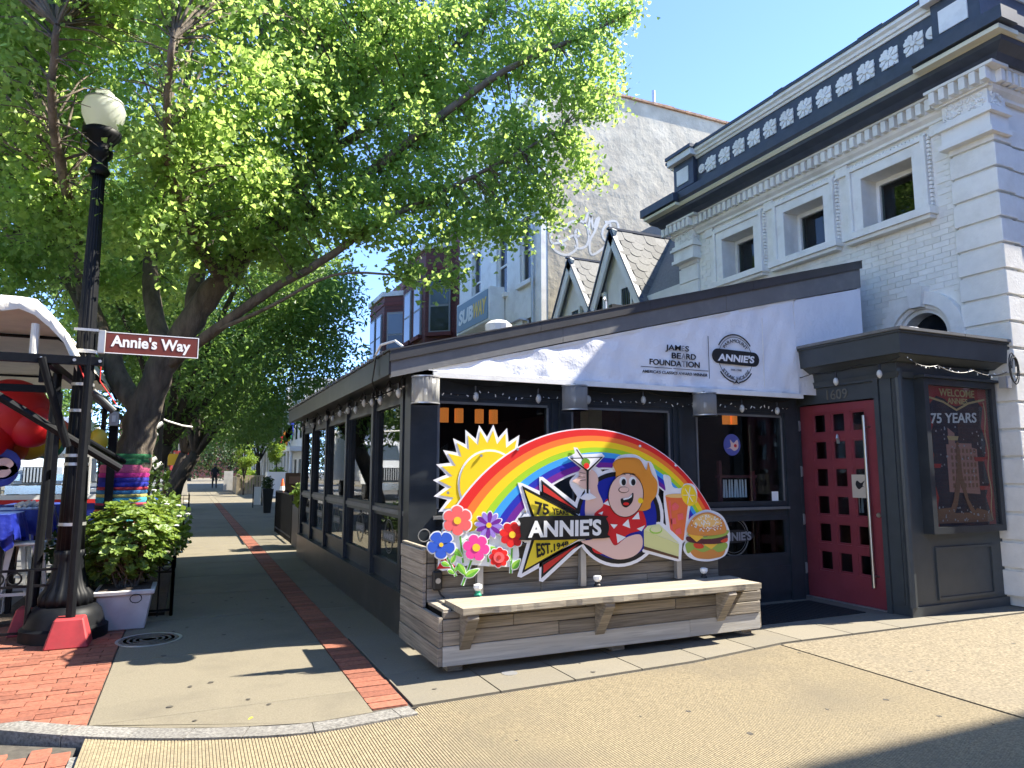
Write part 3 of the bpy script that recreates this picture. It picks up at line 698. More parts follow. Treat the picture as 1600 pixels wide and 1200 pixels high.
MB().tube([(8.25,20.9,5),(8.25,20.9,7.1)], .025, 6).tube([(8.25,16.9,4.2),(8.25,16.9,5.6),(8.25,17.4,5.75),(8.25,18.3,5.75)], .03, 6).build('conduit', M['galv'], tb)
c_ = MB()
for i in range(40):
    x0 = 8.45+i*.4; c_.box(x0, x0+.385, 16.12, 16.6, 12.4, 12.47+rnd.uniform(-.015,.02))
c_.build('coping', M['rust'], tb)
MB().tube([(12.2,16.3,12.5),(12.2,16.3,12.95)], .05, 8).build('vent_pipe', M['galv'], tb)
# spray painted tag of rounded letters: tubes of paint on the wall
gy0 = 16.2
def spr(pts, w=.035):
    P = [onY(u, v, gy0) for u, v in spline(pts, 4, False)]
    b = MB()
    for i in range(len(P)-1):
        a, c = P[i], P[i+1]; d = (c-a).normalized(); n = Vector((-d.z, 0, d.x))*w
        b.prism([a+n+Vector((0,-.004,0)), a-n+Vector((0,-.004,0)), c-n+Vector((0,-.004,0)), c+n+Vector((0,-.004,0))], (0,.003,0))
    return b
gt = MB()
Zg = lambda P: [(820+x/3, 120+y/3) for x, y in P]
for s in ([(190,715),(150,700),(120,740),(130,780),(180,770),(230,745),(245,800),(200,835),(150,820),(125,790)],
          [(190,710),(210,685),(250,675),(285,690),(300,740),(290,790),(255,805),(235,790)],
          [(235,735),(245,715),(258,735),(245,750),(235,735)],
          [(280,690),(295,645),(310,650),(322,715),(335,670),(350,660)],
          [(350,660),(330,720),(305,770),(310,830),(345,820),(395,770),(400,690),(375,680)],
          [(440,715),(430,680),(395,680),(365,720),(370,760),(400,770)],
          [(310,650),(300,700),(305,740)], [(160,770),(150,755),(165,745)], [(175,790),(190,785),(185,800)]):
    q = spr(Zg(s)); gt.add(q.v, q.f)
gt.build('spray_lettering', M['spray_white'], tb)
# sandwich shop sign
ss = empty('shop_sign', (8.0, 19.9, 6.5), 'grey blue box sign with white and yellow lettering on the tall white front', 'shop sign')
sa, sb = Vector((7.75, 21.45, 5.9)), Vector((7.75, 18.5, 5.9)); 
MB().box(7.78, 8.28, 18.55, 21.35, 5.9, 6.95).build('case', M['white_trim'], ss, bevel=.02)
mat('sign_bluegrey', (.16,.24,.30), .5); mat('sub_white', (.75,.75,.72), .5); mat('sub_yellow', (.75,.50,.03), .5)
MB().box(7.76, 7.779, 18.65, 21.25, 5.98, 6.87).build('face', M['sign_bluegrey'], ss)
text('lettering', 'sub', (7.76,21.1,6.18), (7.76,19.85,6.18), (7.76,21.02,6.66), M['sub_white'], ss, (-1,0,0), .006)
text('lettering', 'way', (7.76,19.88,6.18), (7.76,18.8,6.18), (7.76,19.80,6.66), M['sub_yellow'], ss, (-1,0,0), .006)

# ---------------------------------------------------------------- red brick houses with bays
mat('window_frame_grey', (.22,.22,.21), .6)
def bay_house(y0, y1, H, label, cornice, by):
    r = empty('brick_house', (8.5, (y0+y1)/2, 0), label, 'house')
    MB().box(8.5, 20, y0, y1, 0, H).build('wall', M['red_brick'], r)
    b0, b1 = by; out = [(8.5,b0),(7.6,b0+.75),(7.6,b1-.75),(8.5,b1)]
    MB().prism([(x, y, 0) for x, y in out], (0,0,H-.9)).build('bay', M['red_brick'], r)
    MB().prism([(x-.12, y, H-.9) for x, y in out], (0,0,.22)).build('bay_cornice', M['grey_stone'], r)
    for zc in (6.0, 3.2, 8.9): MB().prism([(x-.04, y, zc) for x, y in out], (0,0,.12)).build('bay_band', M['red_brick_plain'], r)
    MB().box(8.25, 8.5, y0, b0-.02, H-.35, H).box(8.25, 8.5, b1+.02, y1, H-.35, H).build('cornice', M['grey_stone'], r)
    def win(p, ax, w, z0, z1):
        p = Vector(p); ax = Vector(ax).normalized(); n = Vector((-ax.y, ax.x, 0))
        if n.x > 0: n = -n
        c = p+Vector((0,0,(z0+z1)/2)); hz = Vector((0,0,(z1-z0)/2))
        f = MB().obox(c+n*.01, ax*(w/2+.07), n*.05, hz*1.06).build('window', M['window_frame_grey'], r)
        MB().obox(c+n*.05-hz*.5, ax*w/2, n*.02, hz*.46).build('pane', M['dark_window'], f); MB().obox(c+n*.05+hz*.5, ax*w/2, n*.02, hz*.46).build('pane', M['window_blue'], f)
        MB().obox(c+n*.06-hz*1.1, ax*(w/2+.15), n*.10, (0,0,.07)).build('window_sill', M['red_brick_plain'], f)
    for z0, z1 in ((6.55,8.5),(3.6,5.3)):
        for i in range(3):
            a, b = Vector((*out[i],0)), Vector((*out[i+1],0))
            if i == 1:
                for t in (.28,.72): win(a+(b-a)*t, b-a, .75, z0, z1)
            else: win((a+b)/2, b-a, .7, z0, z1)
        for yy in ([ (y0+b0)/2 ] if b0-y0 > 1.2 else [])+([(y1+b1)/2] if y1-b1 > 1.2 else []): win((8.5, yy, 0), (0,1,0), .8, z0, z1)
    return r
mat('window_blue', (.09,.12,.15), .12)
bay_house(22.62, 28.6, 10.6, 'dark red brick house with a canted bay beside the white shop front', None, (23.5, 28.0))
bay_house(28.65, 34.4, 10.2, 'dark red brick house with a canted bay, farther from the white shop front', None, (29.6, 33.8))
MB_ = empty('rendered_building', (8.5, 46, 0), 'pale yellow rendered building beyond the red brick houses', 'building')
MB().box(13.5, 25, 38.9, 54, 0, 11.4).build('wall', M['yellow_stucco'], MB_); MB().box(13.2, 13.5, 38.9, 54, 10.9, 11.4).build('cornice', M['white_trim'], MB_)
for i in range(5):
    for z in (2.8, 6):
        o = MB().box(13.44, 13.52, 40+i*2.9, 41.1+i*2.9, z, z+1.8).build('window', M['dark_window'], MB_); MB().box(13.42, 13.5, 40+i*2.9, 41.1+i*2.9, z+.86, z+.94).build('sash', M['white_trim'], o)
# row of white fronts in the distance, with balconies
def white_front(y0, y1, x, H, label):
    r = empty('row_house', (x, (y0+y1)/2, 0), label, 'house')
    MB().box(x, x+9, y0, y1, 0, H).build('wall', M['timber_white'], r)
    MB().box(x-.9, x, y0+.1, y1-.1, 3.0, 3.35).build('balcony_floor', M['timber_white'], r)
    for k in range(4):
        yy = y0+.4+k*(y1-y0-.8)/3; MB().tube([(x-.75,yy,0),(x-.75,yy,3.0)], .13, 10).build('column', M['timber_white'], r)
    for k in range(7):
        yy = y0+.2+k*(y1-y0-.4)/6; MB().box(x-.86, x-.80, yy-.03, yy+.03, 3.35, 4.25).build('rail_post', M['timber_white'], r)
    MB().box(x-.88, x-.78, y0+.1, y1-.1, 4.25, 4.33).build('handrail', M['timber_white'], r)
    for k in range(3):
        yy = y0+.9+k*(y1-y0-1.8)/2
        for z in (.4, 4.0, 6.6):
            if z+2 < H: MB().box(x-.03, x+.05, yy-.45, yy+.45, z, z+2.0).build('window', M['dark_window'], r)
white_front(54.3, 61, 7.6, 8.6, 'white house with a columned balcony, nearest of the far white row')
white_front(61.3, 68, 7.2, 9.0, 'white house with a columned balcony, second of the far white row')
white_front(68.3, 76, 7.0, 8.2, 'white house with a columned balcony, third of the far white row')
white_front(76.3, 90, 6.6, 9.5, 'wide white house with a columned balcony at the far end of the row')
# buildings across both streets (they show in the window panes and shade the crossing)
def block(name, x0, x1, y0, y1, H, m, label, face, nw, zs):
    r = empty(name, ((x0+x1)/2, (y0+y1)/2, 0), label, 'building')
    MB().box(x0, x1, y0, y1, -.1, H).build('wall', m, r)
    for i in range(nw):
        t = (i+.5)/nw
        for z in zs:
            if face == 'E': yy = y0+t*(y1-y0); MB().box(x1-.02, x1+.05, yy-.5, yy+.5, z, z+1.7).build('window', M['dark_window'], r)
            else: xx = x0+t*(x1-x0); MB().box(xx-.5, xx+.5, y1-.02, y1+.05, z, z+1.7).build('window', M['dark_window'], r)
            if face == 'E': MB().box(x1+.05, x1+.12, yy-.6, yy+.6, z-.15, z).build('window_sill', M['grey_stone'], r)
            else: MB().box(xx-.6, xx+.6, y1+.05, y1+.12, z-.15, z).build('window_sill', M['grey_stone'], r)
    return r
block('brick_apartments', 14.5, 34, -15.5, .55, 12.7, M['salmon_brick'], 'salmon brick apartment block across the driveway', 'N', 7, (1.5, 4.6, 7.7, 10.4))
block('brick_row', -12, 44, -26, -16, 10, M['red_brick'], 'dark brick row across the side street', 'N', 20, (1.5, 4.6, 7.4))
block('street_block', -30, -19, -10, 24, 9.5, M['white_render'], 'white rendered row across the avenue, nearer half', 'E', 12, (1.2, 4.3, 7.0))
block('street_block', -30, -19, 25, 90, 11, M['grey_stone'], 'grey stone row across the avenue, farther half', 'E', 18, (1.2, 4.6, 7.8))
# ---------------------------------------------------------------- glazed dining enclosure
PX, PY, PE = 1.90, 6.30, 13.3          # street wall plane, front wall plane, far end
en = empty('dining_enclosure', (PX, PY, 0), 'charcoal glazed dining enclosure with a sloping roof along the shaded walk', 'enclosure')
def zr(x): return 2.56+.262*(x-1.60)
C_ = M['charcoal']
MB().box(PX-.075, PX+.1, PY+.02, PE, .0, .36).build('plinth', M['plinth_paint'], en)
MB().box(PX-.095, PX+.02, PY+.0, PE+.01, .361, .39).build('plinth_cap', M['plinth_paint'], en)
MB().box(PX+.0, PX+.12, PY+.02, PE, .391, .56).build('sill_panel', C_, en)
MB().box(PX-.01, PX+.12, PY+.16, PE, 2.20, 2.50).build('header', C_, en)
MB().box(PX-.035, PX+.12, PY+.16, PE, 1.075, 1.12).build('transom', M['flashing'], en)
posts = [6.62, 7.83, 9.30, 10.80, 12.10, 13.25]
PYs = [6.32]+posts
for i, y in enumerate(posts):
    MB().box(PX-.05, PX+.12, y-.045, y+.045, .39, 2.45).build('post', C_, en)
MB().box(PX-.06, PX+.2, PY-.03, PY+.155, .36, 2.42).build('corner_post', C_, en)
MB().box(PX-.03, PX+.12, PY+.156, 6.574, .39, 2.2).build('corner_panel', C_, en)
for a, b in zip(posts, posts[1:]):
    for z0, z1, nm in ((1.12, 2.20, 'upper'), (.56, 1.075, 'lower')):
        f = MB(); y0, y1 = a+.045, b-.045; t = .035
        for q in ((y0,y0+t,z0,z1),(y1-t,y1,z0,z1),(y0+t,y1-t,z0,z0+t),(y0+t,y1-t,z1-t,z1)): f.box(PX-.02, PX+.05, *q)
        w = f.build('window', C_, en)
        MB().box(PX+.012, PX+.018, y0+t, y1-t, z0+t, z1-t).build('pane', M['window_glass'], w)
        if nm == 'lower':   # faint badge printed on the lower panes
            c = ((y0+y1)/2, .83); b_ = MB(); R = .17
            for r0, r1 in ((.165,.175),(.145,.15)):
                for k in range(36):
                    a0, a1 = 2*math.pi*k/36, 2*math.pi*(k+1)/36
                    b_.prism([(PX+.009, c[0]+r*math.cos(an), c[1]+r*math.sin(an)) for r, an in ((r0,a0),(r1,a0),(r1,a1),(r0,a1))], (.002,0,0))
            b_.prism([(PX+.008, c[0]+u, c[1]+v) for u, v in ((-.22,-.05),(.22,-.05),(.24,0),(.22,.05),(-.22,.05),(-.24,0))], (.002,0,0))
            b_.build('badge', M['dim_ink'], w)
            text('lettering', 'annies', (PX+.006, c[0]+.19, c[1]-.03), (PX+.006, c[0]-.19, c[1]-.03), (PX+.006, c[0]+.19, c[1]+.03), M['grey_ink'], w, (-1,0,0), .001)
# front wall
fx = [(2.07,3.33),(3.52,4.84),(5.13,6.50)]
for x0, x1 in ((1.965+.136,2.069),): MB().box(x0-.03, x1, PY-.0, PY+.1, .0, 2.2).build('post', C_, en)
MB().box(3.33, 3.52, PY-.03, PY+.1, .3, 2.2).build('post', C_, en); MB().box(3.40, 3.45, PY-.06, PY-.03, .3, 2.2).build('post_cover', C_, en)
MB().box(4.84, 5.13, PY-.03, PY+.1, .3, 2.2).build('post', C_, en); MB().box(4.90, 4.95, PY-.06, PY-.03, .3, 2.2).build('post_cover', C_, en)
MB().box(6.50, 6.70, PY-.03, PY+.1, .0, 2.2).build('post', C_, en)
MB().box(2.1, 6.7, PY-.02, PY+.1, 2.20, 2.60).build('header', C_, en)
MB().box(2.07, 6.50, PY-.0, PY+.1, .0, .50).build('apron', C_, en)
MB().box(2.07, 6.5, PY-.012, PY-.001, .10, .40).build('apron_panel', C_, en)
MB().box(2.07, 6.50, PY-.0, PY+.1, .98, 1.10).build('rail', C_, en); MB().box(2.07, 6.5, PY-.05, PY-.001, 1.055, 1.085).build('rail_edge', M['flashing'], en)
for k, (x0, x1) in enumerate(fx):
    for z0, z1 in ((1.10,2.20),(.50,.98)):
        f = MB(); t = .05
        for q in ((x0,x0+t,z0,z1),(x1-t,x1,z0,z1)): f.box(q[0], q[1], PY-.01, PY+.06, z0, z1)
        f.box(x0+t, x1-t, PY-.01, PY+.06, z0, z0+t); f.box(x0+t, x1-t, PY-.01, PY+.06, z1-t, z1)
        w = f.build('window', C_, en)
        if z0 > 1:
            e = MB(); e.box(x0+t, x1-t, PY-.018, PY-.011, z1-t-.012, z1-t+.012); e.box(x1-t-.01, x1-t+.012, PY-.018, PY-.011, z0+t, z1-t-.013); e.box(x0+t-.012, x0+t+.01, PY-.018, PY-.011, z0+t, z1-t-.013)
            if k == 0: e.box(x0+t-.03, x0+t-.013, PY-.02, PY-.011, z0, z1)
            e.build('glazing_bead', M['flashing'], w)
        MB().box(x0+t, x1-t, PY+.02, PY+.026, z0+t, z1-t).build('pane', M['clear_glass'] if z0 > 1 else M['dim_glass'], w)
# badge on the lower right pane
cx_, cz_ = 5.68, .76; b_ = MB()
for r0, r1 in ((.205,.222),(.18,.186)):
    for k in range(40):
        a0, a1 = 2*math.pi*k/40, 2*math.pi*(k+1)/40
        b_.prism([(cx_+r*math.cos(an), PY+.012, cz_+r*math.sin(an)) for r, an in ((r0,a0),(r1,a0),(r1,a1),(r0,a1))], (0,.002,0))
bd = b_.build('badge', M['dim_ink'], en)
b_ = MB().prism([(cx_+u, PY+.008, cz_+v) for u, v in ellipse(0, 0, .30, .075, 24)], (0,.003,0)); b_.build('badge_bar', M['black_ink'], bd)
text('lettering', 'annies', (cx_-.25, PY+.005, cz_-.05), (cx_+.25, PY+.005, cz_-.05), (cx_-.25, PY+.005, cz_+.05), M['grey_ink'], bd, (0,-1,0), .001)
# round window sticker and small notice
p = onY(1144, 695, PY+.012); o = MB().prism([(x, PY+.014, z) for x, z in ellipse(p.x, p.z, .125, .125, 28)], (0,.003,0)).build('window_sticker', mat('sticker_blue', (.09,.10,.32), .4))
tag(o, 'round violet blue sticker on the window beside the red door', 'sticker')
t = MB().prism([(x, PY+.011, z) for x, z in spline([(p.x-.09,p.z-.05),(p.x-.02,p.z-.02),(p.x-.03,p.z+.06),(p.x+.02,p.z+.02),(p.x+.08,p.z+.06),(p.x+.09,p.z-.03),(p.x+.03,p.z-.07),(p.x-.03,p.z-.04)], 3)], (0,.002,0)).build('print', M['print_skin'], o)
MB().prism([(x, PY+.009, z) for x, z in ellipse(p.x+.045, p.z-.01, .022, .02, 12)], (0,.0015,0)).build('print', M['print_shirt'], o)
p = onY(1212, 776, PY); o = MB().box(p.x-.05, p.x+.05, PY+.008, PY+.011, p.z-.07, p.z+.06).build('notice', M['sign_white']); tag(o, 'small blank white notice in the lower corner of the window beside the red door', 'notice')
# roof, eave and rake
RX0, RY0 = 1.60, 6.08
m_ = MB()
def slope_quad(x0, x1, y0, y1, dz, th): return [(x0,y0,zr(x0)+dz),(x1,y0,zr(x1)+dz),(x1,y1,zr(x1)+dz),(x0,y1,zr(x0)+dz)]
m_.prism(slope_quad(RX0, 7.74, RY0+.03, 6.72, -.03, 0), (0,0,-.06)); m_.prism(slope_quad(RX0, 8.49, 6.72, PE-.1, -.03, 0), (0,0,-.06)); m_.build('roof_deck', M['roof_felt'], en)
def rk(x): return .225+.095*((x-1.6)/6.1)**2
n_ = 7; ex = [RX0-.02, 3.1, 4.42, 5.9, 7.76]
for a, b in zip(ex, ex[1:]):   # rake: lapped flashing sheets over a lower board
    MB().prism([(a+.004,RY0-.012,zr(a)+.02),(b,RY0-.012,zr(b)+.02),(b,RY0-.012,zr(b)-.075),(a+.004,RY0-.012,zr(a)-.075)], (0,.03,0)).prism([(a,RY0-.02,zr(a)+.03),(b,RY0-.02,zr(b)+.03),(b,RY0+.10,zr(b)+.03),(a,RY0+.10,zr(a)+.03)], (0,0,-.012)).build('flashing', M['flashing_dark'], en)
for a, b in ((RX0, 3.36), (3.365, 5.5), (5.505, 7.74)):
    MB().prism([(a,RY0+.012,zr(a)-.07),(b,RY0+.012,zr(b)-.07),(b,RY0+.012,zr(b)-rk(b)),(a,RY0+.012,zr(a)-rk(a))], (0,.05,0)).build('rake_board', M['flashing'], en)
MB().box(RX0-.02, RX0+.05, RY0+.02, PE-.2, 2.36, 2.57).build('eave_board', M['plinth_paint'], en)
MB().prism([(RX0-.035,RY0-.01,2.59),(RX0-.035,PE-.2,2.59),(RX0+.12,PE-.2,2.62),(RX0+.12,RY0-.01,2.62)], (0,0,-.02)).build('eave_flashing', M['plinth_paint'], en)
MB().prism([(RX0+.05,RY0+.06,2.40),(PX+.1,RY0+.06,2.40),(PX+.1,PE-.2,2.40),(RX0+.05,PE-.2,2.40)], (0,0,.02)).build('soffit', C_, en)
MB().box(RX0+.05, 2.2, RY0+.06, PY-.03, 2.40, 2.42).build('soffit', C_, en)
for i in range(26): yy = RY0+.2+i*.265; MB().box(RX0-.055, RX0-.0, yy, yy+.03, 2.565, 2.60).build('roof_clip', M['flashing'], en)
# interior
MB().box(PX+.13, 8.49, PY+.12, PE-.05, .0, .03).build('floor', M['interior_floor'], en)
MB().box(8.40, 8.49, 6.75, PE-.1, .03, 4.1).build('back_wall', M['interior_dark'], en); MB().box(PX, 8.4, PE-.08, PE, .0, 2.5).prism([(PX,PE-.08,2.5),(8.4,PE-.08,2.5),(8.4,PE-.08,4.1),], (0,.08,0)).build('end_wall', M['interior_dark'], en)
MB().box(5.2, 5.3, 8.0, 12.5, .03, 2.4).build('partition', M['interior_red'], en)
MB().box(4.55, 4.75, 7.6, 7.8, .03, 2.9).build('interior_column', M['cream_trim'], en)
# pendant lamps seen through the glass
for j, (u, v, yy) in enumerate(((733,650,8.4),(1140,653,7.6))):
    p = onY(u, v, yy); r = empty('pendant_lamp', p, ('four light hanging lamp glowing orange behind the left front window', 'small hanging lamp glowing orange behind the front window nearest the door')[j], 'lamp')
    MB().box(p.x-.4 if j == 0 else p.x-.12, p.x+.4 if j == 0 else p.x+.12, p.y-.03, p.y+.03, p.z+.16, p.z+.19).tube([(p.x,p.y,p.z+.19),(p.x,p.y,p.z+.5)], .012, 6).build('frame', M['black_iron'], r)
    for k in ((-.34,-.14,.14,.34) if j == 0 else (-.06,.06)):
        MB().tube([(p.x+k,p.y,p.z-.09),(p.x+k,p.y,p.z+.09)], .058, 12).build('lamp_shade', M['lamp_glow'], r)
        MB().tube([(p.x+k,p.y,p.z+.095),(p.x+k,p.y,p.z+.16)], .01, 5).build('stem', M['black_iron'], r)
# chairs and tables inside, dim shapes behind the glass
def table_in(x, y, l):
    r = empty('dining_table', (x, y, .03), l, 'table', 'tables inside the glazed room')
    MB().box(x-.4, x+.4, y-.4, y+.4, .73, .77).build('tabletop', M['interior_red'], r); MB().tube([(x,y,.03),(x,y,.73)], .04, 8).build('leg', M['black_iron'], r)
def chair_in(x, y, s, l):
    r = empty('dining_chair', (x, y, .03), l, 'chair', 'chairs inside the glazed room')
    MB().box(x-.22, x+.22, y-.22, y+.22, .44, .49).build('seat', M['interior_red'], r); MB().box(x-.22, x+.22, y+s*.2-.02, y+s*.2+.02, .5, .98).build('backrest', M['interior_red'], r)
    for i in (-.19,.19):
        for j in (-.19,.19): MB().box(x+i-.02, x+i+.02, y+j-.02, y+j+.02, .03, .44).build('leg', M['black_iron'], r)
for x, y, l in ((2.7,7.6,'by the corner post'),(2.7,10.6,'halfway along the walk'),(6.0,7.6,'behind the window by the red door')):
    table_in(x, y, 'dark square table inside the glazed room '+l); chair_in(x, y-.7, -1, 'dark chair, near side of the inside table '+l); chair_in(x, y+.7, 1, 'dark chair, far side of the inside table '+l)
# banner under the rake
bn = empty('fabric_banner', (2.05, 6.12, 2.4), 'white wrinkled fabric banner with black lettering under the sloping roof edge', 'banner')
BY = 6.115
V = []; F = []; nx, nz = 120, 14
bx0, bx1 = 2.03, 6.56
def btop(x): return zr(x)-rk(x)-.012
for i in range(nx+1):
    x = bx0+(bx1-bx0)*i/nx; top = max(btop(x), 2.425); bot = 2.405-.012*math.sin(math.pi*i/nx)
    for j in range(nz+1):
        t = j/nz; z = bot+(top-bot)*t
        w = .006*math.sin(x*9+z*3)+.004*math.sin(x*23-z*11)+.010*(1-t)*math.sin(x*17+1.3*math.sin(x*4))*(1 if 2.3 < x < 5.0 else .4)*min(1, (top-bot)/.2)+.003*math.sin(z*31+x*5)
        V.append((x, BY-.004+w-.02*(1-t), z))
for i in range(nx):
    for j in range(nz): a = i*(nz+1)+j; F.append((a, a+nz+1, a+nz+2, a+1))
np_mesh('cloth', V, F, M['fabric'], bn, None, True)
MB().prism([(6.565,BY-.01,2.41),(7.74,BY-.01,2.41),(7.74,BY-.01,zr(7.74)-rk(7.74)-.012),(6.565,BY-.01,zr(6.565)-rk(6.565)-.012)], (0,.02,0)).build('backing_board', M['fabric'], bn)
MB().box(1.99, 6.6, BY-.055, BY-.03, 2.355, 2.405).build('hem_bar', M['white_trim'], bn)
MB().prism([(1.95,BY-.03,2.42),(6.56,BY-.03,2.42+.0),(6.56,BY-.03,2.428),(1.95,BY-.03,2.426)], (0,.004,0)).build('hem_seam', M['fabric'], bn)
MB().prism([(2.0,BY-.01,zr(2.0)-rk(2)-.03),(6.6,BY-.01,zr(6.6)-rk(6.6)-.03),(6.6,BY-.01,zr(6.6)-rk(6.6)+.0),(2.0,BY-.01,zr(2.0)-rk(2)+.0)], (0,.03,0)).build('batten', M['white_trim'], bn)
TB = BY-.030
def bt(key, u0, v0, u1, v1, ut, vt, m, th=.003): return text('lettering', key, onY(u0, v0, TB), onY(u1, v1, TB), onY(ut, vt, TB), m, bn, (0,-1,0), th)
Z8 = lambda x, y: (980+x/6.154, 490+y/6.154)
bt('james', *Z8(366,366), *Z8(514,374), *Z8(369,297), M['black_ink']); bt('jamesz', *Z8(556,364), *Z8(593,367), *Z8(557,311), M['black_ink']); bt('jamese', *Z8(522,361), *Z8(549,363), *Z8(523,309), M['grey_ink'])
bt('beard1', *Z8(426,430), *Z8(515,436), *Z8(427,374), M['black_ink']); bt('bearda', *Z8(519,437), *Z8(560,439), *Z8(522,382), M['grey_ink']); bt('beard2', *Z8(566,440), *Z8(660,446), *Z8(567,386), M['black_ink'])
bt('found1', *Z8(214,488), *Z8(522,512), *Z8(215,432), M['black_ink']); bt('foundt', *Z8(524,512), *Z8(562,515), *Z8(524,456), M['grey_ink']); bt('found2', *Z8(568,515), *Z8(697,524), *Z8(568,459), M['black_ink'])
bt('award', *Z8(143,566), *Z8(770,606), *Z8(146,537), M['black_ink'])
def rule(a, b, w):
    p, q = onY(*a, TB), onY(*b, TB); d = (q-p).normalized(); n = Vector((-d.z,0,d.x))*w
    MB().prism([p+n, p-n, q-n, q+n], (0,.003,0)).build('rule', M['black_ink'], bn)
rule(Z8(132,506), Z8(780,552), .003); rule(Z8(778,215), Z8(792,625), .003); 
p0, p1 = onY(*Z8(1293,40), TB), onY(*Z8(1318,730), TB); MB().prism([p0, p0+Vector((.012,0,0)), p1+Vector((.012,0,0)), p1], (0,.003,0)).build('seam', M['white_trim'], bn)
c = onY(*Z8(1043,432), TB); R = abs(onY(*Z8(1200,432), TB).x-c.x)
b_ = MB()
def ring(b_, c, r0, r1, a0, a1, y, n=30):
    for k in range(n):
        t0, t1 = math.radians(a0+(a1-a0)*k/n), math.radians(a0+(a1-a0)*(k+1)/n)
        b_.prism([(c.x+r*math.cos(t), y, c.z+r*math.sin(t)) for r, t in ((r0,t0),(r1,t0),(r1,t1),(r0,t1))], (0,.003,0))
ring(b_, c, R*1.10, R*1.16, 35, 150, TB); ring(b_, c, R*1.10, R*1.16, 215, 263, TB); ring(b_, c, R*1.10, R*1.16, 278, 325, TB); ring(b_, c, R*1.0, R*1.02, 15, 165, TB); ring(b_, c, R*1.0, R*1.02, 195, 345, TB)
b_.prism([(c.x+u, TB, c.z+v) for u, v in [(0,-R*1.0),(.012,-R*1.08),(.045,-R*1.2),(0,-R*1.14),(-.045,-R*1.2),(-.012,-R*1.08)]], (0,.003,0))
emb = b_.build('emblem', M['black_ink'], bn)
lc, rc = onY(*Z8(870,405), TB), onY(*Z8(1215,443), TB); d = (rc-lc).normalized(); n = Vector((-d.z,0,d.x)); r = R*.34
pts = [lc+n*r*math.cos(t)-d*r*math.sin(t) for t in [math.pi*k/10 for k in range(11)]]+[rc-n*r*math.cos(t)+d*r*math.sin(t) for t in [math.pi*k/10 for k in range(11)]]
MB().prism([q+Vector((0,-.004,0)) for q in pts], (0,.003,0)).build('emblem_bar', M['black_ink'], emb)
p0, p1, p2 = onY(*Z8(872,452), TB-.006), onY(*Z8(1218,480), TB-.006), onY(*Z8(880,380), TB-.006); text('lettering', 'annies', p0, p1, p2, M['fabric'], emb, (0,-1,0), .002)
arc_text('lettering', '', 'para', (c.x, TB, c.z), R*.76, 145, 35, R*.16, (1,0,0), (0,0,1), (0,-1,0), M['black_ink'], emb)
arc_text('lettering', '', 'steak', (c.x, TB, c.z), R*.86, 215, 325, R*.16, (1,0,0), (0,0,1), (0,-1,0), M['black_ink'], emb)
text('lettering', 'mm', (c.x-R*.32, TB, c.z-R*.58), (c.x+R*.32, TB, c.z-R*.60), (c.x-R*.32, TB, c.z-R*.47), M['black_ink'], emb, (0,-1,0), .002)
# drum lanterns along the front header
names = ['clear ribbed drum lantern at the corner post of the glazed room', 'clear ribbed drum lantern between the left and middle front windows', 'clear ribbed drum lantern between the middle window and the one by the red door']
for (u, v), nm in zip(((665,610),(898,622),(1101,632)), names):
    p = onY(u, v, 6.04); r = empty('drum_lantern', (p.x, 6.04, p.z), nm, 'lantern', 'drum lanterns on the front header')
    V = []; F = []; n = 48
    MB().lathe((p.x,6.04,p.z), [(-.118,.128),(.118,.128)], 60, .05, 20).build('drum', M['drum_plastic'], r, True)
    for zz in (-.12,.12): MB().lathe((p.x,6.04,p.z+zz), [(-.006,.131),(.006,.131),(.006,.12),(-.006,.12)], 32).build('ring', M['galv'], r)
    MB().tube([(p.x,6.04,p.z-.04),(p.x,6.04,p.z+.02)], .014, 8).build('bulb', M['lamp_glow'] if nm is None else M['bulb_glass'], r)
    MB().tube([(p.x,6.04,p.z+.02),(p.x,6.04,p.z+.1)], .016, 8).build('socket', M['black_plastic'], r)
    MB().box(p.x-.012, p.x+.012, 6.04, 6.28, p.z+.126, p.z+.146).build('arm', M['black_iron'], r)
# string lights
def string_light(pts, bulbs, label, name='string_light', sag=.05, thick=.006, tiny=False):
    r = empty(name, pts[0], label, 'string lights'); path = []
    for a, b in zip(pts, pts[1:]):
        a, b = Vector(a), Vector(b)
        for k in range(8): t = k/8; path.append(a.lerp(b, t)-Vector((0,0,sag*4*t*(1-t))))
    path.append(Vector(pts[-1])); MB().tube(path, thick, 5).build('wire', M['black_plastic'], r)
    for k in range(bulbs):
        t = (k+.5)/bulbs*(len(path)-1); i = int(t); q = path[i].lerp(path[min(i+1, len(path)-1)], t-i)
        if tiny:
            a = rnd.uniform(0, 6.28); e = q+Vector((.02*math.cos(a), .02*math.sin(a), rnd.uniform(-.03,.03))); MB().tube([q, e], [.004,.006], 4).build('bulb', M['sign_white'], r)
        else:
            s = MB().tube([q, q-Vector((0,0,.06))], .016, 7).build('socket', M['black_plastic'], r)
            MB().tube([q-Vector((0,0,.06+z)) for z in (0,.02,.05,.075,.09)], [.012,.026,.03,.02,.004], 8).build('bulb', M['bulb_glass'], r, True)
string_light([(x, 6.2, 2.36) for x in (2.1,2.95,3.6,4.4,5.2,6.0,6.55)], 7, 'string of clear bulbs hanging below the banner on the front header')
string_light([(x, 6.19, 2.24+.02*(i % 2)) for i, x in enumerate((2.1,2.6,3.1,3.6,4.1,4.6,5.1,5.6,6.1,6.5))], 60, 'tangled strand of tiny white lights above the front windows', sag=.03, thick=.005, tiny=True)
string_light([(1.78, y, 2.40) for y in (6.3,6.85,7.4,8.0,8.7,9.5,10.3,11.2,12.2,13)], 14, 'string of clear bulbs sagging under the eave over the walk', sag=.07)
